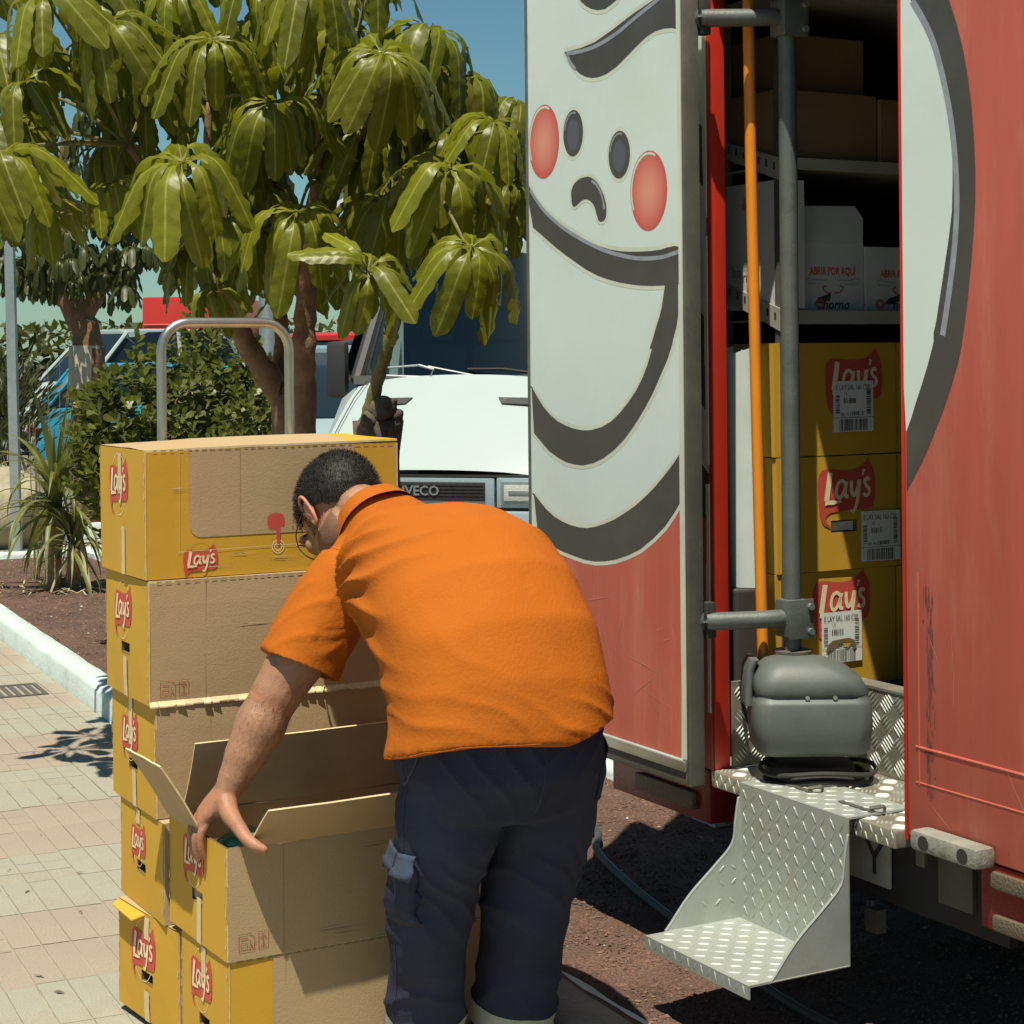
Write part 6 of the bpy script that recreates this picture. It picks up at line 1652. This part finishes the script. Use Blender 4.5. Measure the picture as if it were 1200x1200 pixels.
# strap-leaved plant by the kerb
yb_ = at(66,690,13.0); yuc = thing('strap_leaf_plant', 'spiky strap-leaved plant on two dry stems in the gravel by the left kerb', 'plant', (yb_.x, yb_.y, .05))
Yb = Vector((yb_.x, yb_.y, .05)); crown1 = at(66,595,13.0); crown2 = at(88,640,12.9)
for nm, p0, p1, r0, r1 in (('stem', Yb + Vector((-.03,0,0)), crown1, .062, .05), ('stem', Yb + Vector((.12,.02,0)), crown2, .055, .05)):
    g = MB(); P = [p0.lerp(p1, k/8) for k in range(9)]; g.tube(P, [r0 + (r1-r0)*k/8 + .008*nz((k,1,1),.9) for k in range(9)], 10); g.build(nm, M['drystem'], yuc, True, sharp=0)
def strap(droop, a0, seed, mt, nm='strap_leaf'):
    rnd = random.Random(seed); V, F = [], []; x = z = 0; n = 10
    for i in range(n+1):
        t = i/n; an = a0 - droop*t**1.5
        if i: x += math.cos(an)/n; z += math.sin(an)/n
        w_ = .030*(1-t**2.2)*(.6+.4*min(1, t*5)) + .0015
        for u in (-1, 0, 1): V.append((x - math.sin(an)*(abs(u)*w_*.35), u*w_, z + math.cos(an)*(abs(u)*w_*.35)))
    for i in range(n):
        for k in range(2): F.append((i*3+k, (i+1)*3+k, (i+1)*3+k+1, i*3+k+1))
    me = bpy.data.meshes.new(nm); me.from_pydata(V, [], F); me.materials.append(mt); me.polygons.foreach_set('use_smooth', [True]*len(F)); me.update(); return me
SM = [(strap(1.9,1.2,1,M['blade']), .75), (strap(2.5,1.35,2,M['blade']), .8), (strap(1.2,1.3,3,M['blade']), .7), (strap(2.2,.7,4,M['blade']), .75), (strap(1.6,.25,5,M['blade']), .75), (strap(.9,-.5,6,M['blade']), .7), (strap(.6,-.9,7,M['blade_dry']), .6)]
UPR = strap(.35,1.5,9,M['blade'])
for i in range(104):
    cr = crown1 if i < 66 else crown2; me, L = SM[rnd.choices(range(7), [3,4,3,4,4,4,2])[0]]
    if i % 7 == 0: me, L = UPR, .8
    o = put('strap_leaf', me, yuc, True); an = rnd.uniform(0, 6.283); L *= rnd.uniform(.75,1.15)*(1 if i < 66 else .8)
    R3 = Matrix.Rotation(an, 3, 'Z') @ Matrix.Rotation(rnd.uniform(-.12,.12), 3, 'X')
    o.matrix_basis = Matrix.Translation(cr - Vector(yuc.location) + Vector((rnd.uniform(-.03,.03), rnd.uniform(-.03,.03), rnd.uniform(-.08,.08)))) @ (R3*L).to_4x4()
# thin dry reeds rising behind it
g = MB(); rd_ = thing('reed_clump', 'tuft of thin upright brownish reeds just behind the strap-leaved plant', 'grass', tuple(Vector((at(52,690,13.6).x, at(52,690,13.6).y, .05))))
for k in range(15):
    p = Vector(rd_.location) + Vector((rnd.uniform(-.09,.09), rnd.uniform(-.09,.09), 0)); tp = p + Vector((rnd.uniform(-.22,.22), rnd.uniform(-.15,.15), rnd.uniform(.95,1.62)))
    g.tube([p, p.lerp(tp, .6) + Vector((rnd.uniform(-.02,.02), 0, 0)), tp], [.005,.004,.0015], 4)
kind(g.build('reed_stalks', mat('reed', (.20,.16,.055), .7, var=.4, vs=5), rd_), 'stuff')
# fallen dead blades on the gravel
g = MB()
for k in range(46):
    p = at(rnd.uniform(20,130), 690, 13) ; p = Vector((p.x + rnd.uniform(-.3,.3), p.y + rnd.uniform(-.5,.5), 0)); p.z = gz(p.x, p.y)+.012
    an = rnd.uniform(0, 6.28); d = Vector((math.cos(an), math.sin(an), rnd.uniform(-.05,.12)))*rnd.uniform(.1,.25)
    g.ribbon([p, p + d*.5 + Vector((0,0,.02)), p + d], [.012,.010,.002], (0,0,1))
kind(tag(g.build('dead_leaves', M['blade_dry'], None), 'dry fallen strap leaves on the gravel under the spiky plant', 'leaves'), 'stuff')
# second umbrella tree further back on the left
t2 = thing('umbrella_tree', 'smaller shaded umbrella tree with pale painted trunk foot behind the white car', 'tree', (at(100,430,18).x, at(100,430,18).y, 0))
tb2 = Vector(t2.location)
g = MB(); g.tube(crom([tb2, at(103,410,18), at(92,372,18), at(78,335,18), at(70,290,18)], 5), [.16]*6 + [.13]*8 + [.10]*7, 10); g.build('trunk', M['bark'], t2, True)
g = MB(); g.tube([tb2 + Vector((0,0,1.35)), at(101,405,18)], .168, 12); g.build('painted_band', mat('limewash', (.50,.44,.33), .9, var=.2, vs=20), t2, True)
g = MB(); g.tube(crom([at(95,378,18), at(112,345,18), at(128,300,18)], 5), [.09]*6 + [.06]*5, 8); g.build('branch', M['bark'], t2, True)
f2 = Foliage(); fu = []
for _ in range(150):
    px, py, Z = rnd.gauss(95,62), rnd.gauss(300,42), rnd.uniform(17.2,18.8)
    if not (-40 < px < 235 and 185 < py < 345): continue
    if px < 60 and py > 340: continue
    if px > 175 and py < 285: continue
    hub = at(px, py, Z)
    for k in range(9):
        R3 = Matrix.Rotation(2*math.pi*k/9 + rnd.uniform(-.3,.3), 3, 'Z') @ Matrix.Rotation(rnd.uniform(.0,.55), 3, 'Y'); me = LSMALL[rnd.randrange(3)]
        f2.add(me, Matrix.Translation(hub) @ (R3*rnd.uniform(.20,.30)).to_4x4())
for px, py in ((62,140),(95,130),(110,145),(50,155),(85,160),(115,120),(35,140),(30,260)):
    hub = at(px, py, 18)
    for k in range(10):
        R3 = Matrix.Rotation(2*math.pi*k/10, 3, 'Z') @ Matrix.Rotation(.5, 3, 'Y'); f2.add(LSMALL[k % 3], Matrix.Translation(hub) @ (R3*.28).to_4x4())
g = MB(); g.tube(crom([at(80,330,18), at(72,250,18), at(78,150,18)], 5), [.08]*6 + [.05]*5, 8); g.build('branch', M['bark'], t2, True)
f2.build('foliage', M['leaf_far'], t2)

# ---------------------------------------------------------------- parked vehicles and street furniture
class Car:
    """frame on the ground: x to its left-to-right seen from the front, y away along its length, z up"""
    def __init__(s, name, label, cat, px, Z, yaw, group='vehicles parked beyond the planting'):
        p = at(px, 415, Z); s.o = Vector((p.x, p.y, -.05)); a = math.radians(yaw)
        s.d = _f*math.cos(a) + _r*math.sin(a); s.e = _r*math.cos(a) - _f*math.sin(a)
        s.t = thing(name, label, cat, tuple(s.o), 0, group)
    def w(s, x, y, z): return s.o + s.e*x + s.d*y + Vector((0,0,z))
    def part(s, b, name, mt, smooth=True, parent=None, sharp=40):
        b.v = [tuple(s.w(*v)) for v in b.v]
        return b.build(name, mt, parent or s.t, smooth, False, sharp)
def generic_car(name, label, px, Z, yaw, paint, L=4.1, W=1.75, Hh=1.5, belt=.92, hood=.95, rear='hatch', cab=(.95,1.55,3.55,4.05), roofpaint=None, cat='car', swap=False, rt=0.0):
    c = Car(name, label, cat, px, Z, yaw); hw = W/2
    def sec(y, w_, zb, zt, cr=.05):
        return [(-w_*.96,y,zb),(-w_,y,zb+.2),(-w_,y,zt-.18),(-w_*.95,y,zt-.04),(-w_*.6,y,zt),(w_*.6,y,zt),(w_*.95,y,zt-.04),(w_,y,zt-.18),(w_,y,zb+.2),(w_*.96,y,zb)]
    b = MB(); st = [(0,.80,.30,.62),(.06,.90,.22,.72),(.35,.97,.2,.80),(cab[0],1.0,.2,belt-.02),(cab[1],1.0,.2,belt),(L*.6,1.0,.2,belt+.02),(cab[3],.99,.2,belt+.03),(L-.08,.95,.25,belt-.04),(L,.86,.32,belt-.12)]
    b.loft([sec(y, hw*k, zb, zt) for y, k, zb, zt in st]); c.part(b, 'body', paint)
    b = MB(); y0, y1, y2, y3 = cab; zb = belt-.03
    def gs(y, w_, z0, z1, wt): return [(-w_,y,z0),(-wt,y,z1),(-wt*.7,y,z1+.015),(wt*.7,y,z1+.015),(wt,y,z1),(w_,y,z0)]
    b.loft([gs(y0, hw*.90, zb, zb+.01, hw*.86), gs(y1, hw*.93, zb, Hh-.05, hw*.76), gs((y1+y2)/2, hw*.94, zb, Hh-.03, hw*.78), gs(y2, hw*.93, zb, Hh-.06, hw*.76), gs(y3, hw*.90, zb, zb+.02, hw*.84)])
    c.part(b, 'glass', M['glass'])
    b = MB(); b.loft([[(-hw*.765,y,z),(-hw*.5,y,z+.035),(hw*.5,y,z+.035),(hw*.765,y,z),(hw*.78,y,z-.025-rt),(-hw*.78,y,z-.025-rt)] for y, z in ((y1-.03,Hh-.045),(y1+.3,Hh-.015),((y1+y2)/2,Hh-.01),(y2,Hh-.035),(y2+.05,Hh-.06))])
    c.part(b, 'roof', roofpaint or paint)
    for s_ in (-1, 1):
        b = MB()
        b.tube([(s_*hw*.90,y0,zb+.03),(s_*hw*.77,y1,Hh-.04)], .035, 6); b.tube([(s_*hw*.93,(y1+y2)/2,zb+.02),(s_*hw*.79,(y1+y2)/2,Hh-.03)], .04, 6); b.tube([(s_*hw*.90,y3,zb+.03),(s_*hw*.77,y2,Hh-.05)], .055, 6)
        c.part(b, 'pillar', paint)
        for yw in (.75, L-.75):
            b = MB(); b.tube([(s_*(hw-.2),yw,.31),(s_*(hw+.01),yw,.31)], .31, 20); wo = c.part(b, 'wheel', M['rubber'])
            b = MB(); b.tube([(s_*(hw-.02),yw,.31),(s_*(hw+.016),yw,.31)], .19, 14); c.part(b, 'rim', M['galv'], True, wo)
        b = MB(); b.ell((s_*hw*.68, .03, .62), (.17,.10,.07), nu=14, nv=8); c.part(b, *(('tail_light', M['lens_red']) if swap else ('headlight', M['lens'])))
        b = MB(); b.ell((s_*hw*.80, L-.04, .78), (.12,.07,.14), nu=14, nv=8); c.part(b, *(('headlight', M['lens']) if swap else ('tail_light', M['lens_red'])))
        b = MB(); b.ell((s_*(hw+.10), y0+.35, belt+.06), (.10,.06,.07), nu=12, nv=8); c.part(b, 'mirror', paint)
    b = MB(); b.box(-.26,.26,-.012,.006,.42,.53); c.part(b, 'number_plate', M['paper'], False)
    b = MB(); b.box(-hw*.86,hw*.86,-.03,.05,.26,.40,0,.02); c.part(b, 'bumper', M['trim'])
    return c

# white van whose bonnet faces the camera
v = Car('van', 'white van with sloping bonnet and black grille facing the camera behind the trees', 'van', 503, 12.0, 15)
b = MB(); n_ = 10; rows = [(0,.935,.80,.03),(.04,.975,.81,.02),(.16,1.065,.815,.03),(.40,1.24,.81,.045),(.62,1.40,.795,.05),(.80,1.52,.77,.045)]
def bz(x, y):
    for (y0, z0, h0, c0), (y1, z1, h1, c1) in zip(rows, rows[1:]):
        if y0 <= y <= y1: t = (y-y0)/(y1-y0); return z0 + (z1-z0)*t + (c0 + (c1-c0)*t)*(1-(x/(h0+(h1-h0)*t))**2)
    return 1.5
o = 0
for y, z, hw, cr in rows:
    for k in range(n_+1):
        u = k/n_*2-1; b.v.append((u*hw, y + .05*u*u*(1 if y < .1 else .3), z + cr*(1-u*u) - .03*abs(u)**5))
for j in range(len(rows)-1):
    for k in range(n_): b.f.append([j*(n_+1)+k, j*(n_+1)+k+1, (j+1)*(n_+1)+k+1, (j+1)*(n_+1)+k]); b.m.append(0)
v.part(b, 'bonnet', M['carwhite'])
b = MB()
for s_ in (-1, 1):
    b.loft([[(s_*x, y, z) for x, z in ((.70*k,.42),(.92*k,.42),(.94*k,.7),(.87*k,zt-.12),(.76*k,zt-.03))] for y, zt, k in ((.02,.90,.97),(.12,.98,.99),(.45,1.24,1.01),(.82,1.52,1.03),(1.4,1.56,1.03),(5.4,1.56,1.03))])
v.part(b, 'wing', M['carwhite'], True, None, 55)
b = MB(); b.loft([[(-.97,y,z0),(-.99,y,1.5),(-.88,y,z1-.08),(-.7,y,z1),(.7,y,z1),(.88,y,z1-.08),(.99,y,1.5),(.97,y,z0)] for y, z0, z1 in ((2.1,.5,2.62),(5.4,.5,2.62))]); v.part(b, 'body', M['carwhite'])
b = MB(); b.loft([[(-.88,y,z1-.09),(-.7,y,z1),(.7,y,z1),(.88,y,z1-.09)] for y, z1 in ((1.42,2.50),(1.8,2.61),(2.1,2.62))]); v.part(b, 'roof', M['carwhite'])
b = MB(); b.box(-.85,.85,2.05,2.09,.6,2.5); b.box(-.84,.84,1.0,1.35,1.2,1.50,0,.05); v.part(b, 'cabin_lining', M['trim'])
for sx_ in (-.48,.0,.48):
    b = MB(); b.box(sx_-.22,sx_+.22,1.72,1.86,1.0,1.78,0,.06); b.box(sx_-.13,sx_+.13,1.74,1.84,1.80,2.02,0,.05); v.part(b, 'seat', mat('seat_cloth', (.10,.105,.10), .9))
b = MB(); b.tube([(.48+.19*math.cos(t), 1.42+.10*math.sin(t), 1.62+.16*math.sin(t)) for t in np.linspace(0,6.28,24)[:-1]], .017, 6, closed=True, caps=False); v.part(b, 'steering_wheel', M['trim'])
b = MB(); P = []
for j in range(7):
    t = j/6
    for k in range(9):
        u = k/8*2-1; hw = .82 - .09*t; b.v.append((u*hw, .84 + .60*t + .13*u*u, 1.51 + .97*t))
for j in range(6):
    for k in range(8): b.f.append([j*9+k, j*9+k+1, (j+1)*9+k+1, (j+1)*9+k]); b.m.append(0)
v.part(b, 'windscreen', M['screen'])
b = MB(); b.loft([[(-.80,.80,1.50),(.80,.80,1.50),(.84,.90,1.56),(-.84,.90,1.56)], [(-.80,.86,1.49),(.80,.86,1.49),(.84,.96,1.53),(-.84,.96,1.53)]]); v.part(b, 'cowl', M['trim'], False)
for s_ in (-1, 1):
    b = MB(); b.tube([(s_*.84,.97,1.52),(s_*.755,1.58,2.46)], .05, 8); v.part(b, 'pillar', M['trim'])
    b = MB(); b.poly([(s_*.9995,1.05,1.52),(s_*.9995,1.9,1.52),(s_*.9,1.9,2.35),(s_*.9,1.62,2.35)]); v.part(b, 'side_window', M['glass'], False)
    b = MB(); b.box(s_*.98-.075, s_*.98+.075, .92, 1.02, 1.40, 1.80, 0, .04); mo = v.part(b, 'mirror', M['trim']); b = MB(); b.tube([(s_*.96,1.0,1.58),(s_*1.0,.98,1.55)], .02, 6); v.part(b, 'mirror_arm', M['trim'], True, mo)
    b = MB(); q_ = [(s_*.30,.575),(s_*.645,.60),(s_*.60,.535),(s_*.335,.525)]
    b.prism([(x, y-.03*x*x, bz(x, y)-.004) for x, y in q_], (0,-.004,.010)); vo = v.part(b, 'bonnet_vent', M['trim'], False)
    for q in (.3,.65):
        b = MB(); b.tube([(s_*x, y_, bz(s_*x, y_)+.008) for x, y_ in ((.335, .57-.04*q), (.60, .588-.045*q))], .0035, 5); v.part(b, 'vent_slat', M['frame_grey'], True, vo)
    b = MB(); b.box(s_*.445, s_*.80, -.03, .08, .73, .92, 0, .012); hl = v.part(b, 'headlight', M['carsilver'])
    b = MB(); b.box(s_*.475, s_*.775, -.042, -.031, .752, .898, 0, .005); v.part(b, 'lamp_bowl', M['galv'], True, hl)
    b = MB(); b.box(s_*.50, s_*.75, -.052, -.0425, .775, .875, 0, .004); v.part(b, 'lens', M['lens'], True, hl)
    b = MB(); b.box(s_*.53, s_*.72, -.056, -.0525, .815, .84, 0, .001); v.part(b, 'reflector', M['galv'], True, hl)
    b = MB(); b.tube([(s_*x_, y_, bz(s_*x_, y_) + .002) for x_, y_ in ((.76,.03),(.765,.16),(.755,.40),(.735,.62),(.70,.79))], .0035, 5); v.part(b, 'bonnet_seam', M['trim'])
    for yw in (.9, 4.3):
        b = MB(); b.tube([(s_*.72,yw,.35),(s_*.98,yw,.35)], .35, 20); v.part(b, 'wheel', M['rubber'])
b = MB(); b.box(-.43,.43,-.02,.08,.73,.92,0,.012); gr = v.part(b, 'grille', M['carsilver'])
b = MB(); b.box(-.37,.37,-.032,-.015,.77,.89,0,.008); v.part(b, 'grille_mesh', M['trim'], True, gr)
b = MB(); 
for k in range(5): b.box(-.36,.36,-.036,-.0325,.78+k*.022,.785+k*.022)
for k in range(18): b.box(-.355+k*.041,-.351+k*.041,-.0355,-.0328,.775,.885)
v.part(b, 'grille_bar', M['rubber'], False, gr)
b = MB(); fr = Frame((0,-.040,.832), (1,0,0), (0,0,1), (0,-1,0)); dec_text(b, fr, 'IVECO', -.055, 0, .062, 0, 0, bold=.03)
v.part(b, 'badge_letters', M['galv'], False, gr)
b = MB(); b.box(-.80,.80,-.02,.06,.921,.934); v.part(b, 'bonnet_gap', M['trim'], False)
b = MB(); b.box(-.95,.95,-.08,.10,.40,.71,0,.04); bu = v.part(b, 'bumper', M['carsilver'])
b = MB(); b.box(-.80,.80,-.084,-.076,.46,.62,0,.003); v.part(b, 'lower_grille', M['trim'], True, bu)
b = MB(); b.tube([(-.60,.83,1.56),(-.25,.80,1.545),(-.22,.80,1.60),(-.34,.84,1.63)], .010, 6); b.tube([(-.34,.84,1.63),(-.62,.88,1.61)], .008, 6); b.tube([(.10,.80,1.55),(-.28,.86,1.62)], .008, 6)
v.part(b, 'wiper', M['galv'])
b = MB(); b.tube([(.62,.82,1.555),(.25,.85,1.60),(.0,.87,1.60)], .010, 6); v.part(b, 'wiper', M['rubber'])

generic_car('car', 'silver blue car with a dark windscreen, half hidden by the white van', 396, 16.0, -10, M['carsilver'], 4.2, 1.8, 1.78, 1.16, cab=(.75,2.0,3.5,4.0))
# white car behind the left shrub
generic_car('car', 'white estate car with roof rails parked behind the shrubs on the left', 22, 33, 46, M['carwhite'], 4.8, 1.9, 2.20, 1.30, rt=.10, cab=(.9,1.75,3.9,4.35))
generic_car('car', 'bright cyan blue small car with dark rear window behind the grey post and shrub', 38, 28, 72, M['carblue'], 3.5, 1.6, 1.60, 1.02, cab=(.18,.62,3.0,3.5), swap=True)
generic_car('car', 'red car with dark rear window in the distance, right of the tree trunks', 372, 27, 170, M['carred'], 4.0, 1.75, 1.98, 1.25, cab=(.9,1.4,3.5,3.9))
generic_car('car', 'black car in the distance, right of the red car', 420, 26, 168, M['cardark'], 4.0, 1.75, 1.88, 1.2, cab=(.9,1.4,3.5,3.9))
c = Car('van', 'tall red van whose ribbed roof edge shows above the white estate car', 'van', 222, 40, 8)
b = MB(); b.box(-.84,.84,-.6,3.4,.4,2.97,0,.06); c.part(b, 'body', M['carred'])
for k in range(1):
    b = MB(); b.tube([(-.80,-.605,2.38+k*.14),(.80,-.605,2.38+k*.14)], .02, 6); c.part(b, 'rib', M['carred'])
for s_ in (-1, 1):
    for yw in (.2, 2.6):
        b = MB(); b.tube([(s_*.75,yw,.36),(s_*.97,yw,.36)], .36, 18); c.part(b, 'wheel', M['rubber'])
b = MB(); b.box(-.7,.7,-.612,-.601,1.35,2.1,0,.003); c.part(b, 'windscreen', M['glass'], False)
generic_car('car', 'white car in the distance between the tree trunks of the umbrella tree', 300, 22, 100, M['carwhite'], 4.2, 1.75, 1.5, .95)
# grey square post, lamp post, boulder
p0, p1 = at(19, 545, 16.0), at(10.5, 255, 16.0)
t = thing('metal_post', 'pale grey square metal post standing at the far left edge', 'post', (p0.x, p0.y, 0))
g = MB(); g.loft([[Vector((q.x, q.y, z)) + _r*a*.038 + _f*b_*.038 for a, b_ in ((-1,-1),(1,-1),(1,1),(-1,1))] for q, z in ((p0, 0), (p0.lerp(p1,.3), .9), (p1, 2.85))]); g.build('post', M['galv'], t)
g = MB(); g.box(p0.x-.09, p0.x+.09, p0.y-.09, p0.y+.09, -.01, .015); g.build('foot_plate', M['galv'], t)
p0 = at(316, 415, 17.0); t = thing('lamp_post', 'thick grey lamp post behind the umbrella tree trunks', 'lamp post', (p0.x, p0.y, 0))
g = MB(); g.tube([(p0.x, p0.y, 0), (p0.x, p0.y, 2.0), (p0.x, p0.y, 3.4)], [.10,.095,.085], 14); g.build('post', M['galv'], t, True)
g = MB(); g.box(p0.x-.16, p0.x+.16, p0.y-.16, p0.y+.16, -.05, .03, 0, .01); g.build('foot_plate', M['galv'], t, True)
bc = at(2, 575, 16.6); g = MB(); g.ell((0,0,0), (.48,.50,.42), nu=44, nv=30)
g.v = [tuple(Vector(q)*(1 + .20*nz(q, 1.6, 4) + .07*nz(q, 5, 2) + .025*nz(q, 14, 3))) for q in g.v]
bo = tag(g.build('boulder', M['rock'], None, True, sharp=0), 'large rough beige boulder at the left edge beyond the strap-leaved plant', 'boulder'); bo.location = (bc.x, bc.y, .30)
# house beyond
p0 = at(586, 415, 60); hd = thing('house', 'far beige house with white gable boards and dark tiled roof above the trees', 'house', (p0.x, p0.y, 0))
e, d = _r*math.cos(.25) - _f*math.sin(.25), _f*math.cos(.25) + _r*math.sin(.25)
def hw(x, y, z): return Vector((p0.x, p0.y, 0)) + e*x + d*y + Vector((0,0,z))
g = MB(); gable = [(-5,0),(5,0),(5,6.9),(0,9.45),(-5,6.9)]; g.prism([hw(x, 0, z) for x, z in gable], d*9, 0); g.build('wall', M['wall'], hd)
for s_ in (-1, 1):
    g = MB(); g.prism([hw(0,-.5,9.80), hw(s_*5.6,-.5,6.95), hw(s_*5.6,-.5,6.72), hw(0,-.5,9.58)], d*10, 0); ro = g.build('roof', M['rooftile'], hd)
    g = MB()
    for k in range(14): q0 = .2 + k*.38; g.tube([hw(s_*q0*1.0, -.52, 9.80-q0*.509+.03), hw(s_*q0, 9.4, 9.80-q0*.509+.03)], .10, 6)
    g.build('roof_tiles', M['rooftile'], ro, True)
    g = MB(); g.prism([hw(0,-.42,9.565), hw(s_*5.5,-.42,6.765), hw(s_*5.5,-.42,6.35), hw(0,-.42,9.15)], d*.08, 0); g.build('gable_board', M['fascia'], hd)
for x in (-2.2, 2.2):
    g = MB(); g.prism([hw(x-.6,-.02,4.2), hw(x+.6,-.02,4.2), hw(x+.6,-.02,5.7), hw(x-.6,-.02,5.7)], d*.05, 0); wd = g.build('window', M['fascia'], hd)
    g = MB(); g.poly([hw(x-.5,-.03,4.3), hw(x+.5,-.03,4.3), hw(x+.5,-.03,5.6), hw(x-.5,-.03,5.6)]); g.build('pane', M['glass'], wd)
# dark hedge closing the car park
rnd = random.Random(77); V, F = [], []
hz = thing('hedge', 'dark clipped hedge along the far side of the car park', 'hedge', tuple(Vector((at(200,415,44).x, at(200,415,44).y, 0))))
for _ in range(9000):
    p = at(rnd.uniform(-700, 900), 415, rnd.uniform(43.5, 45.5)); p.z = rnd.uniform(0, 2.5)**1.0*(1 + .12*nz((p.x*.4, p.y*.4, 0), 1)); s_ = rnd.uniform(.10,.24)
    a = Vector((rnd.uniform(-1,1), rnd.uniform(-1,1), rnd.uniform(-1,1))).normalized(); b_ = a.cross(Vector((rnd.uniform(-1,1), rnd.uniform(-1,1), 1))).normalized(); o = len(V)
    V += [tuple(p - a*s_), tuple(p + b_*s_*.5), tuple(p + a*s_), tuple(p - b_*s_*.5)]; F.append((o,o+1,o+2,o+3))
me = bpy.data.meshes.new('foliage'); me.from_pydata(V, [], F); me.materials.append(M['leaf_far']); kind(put('foliage', me, hz), 'stuff')
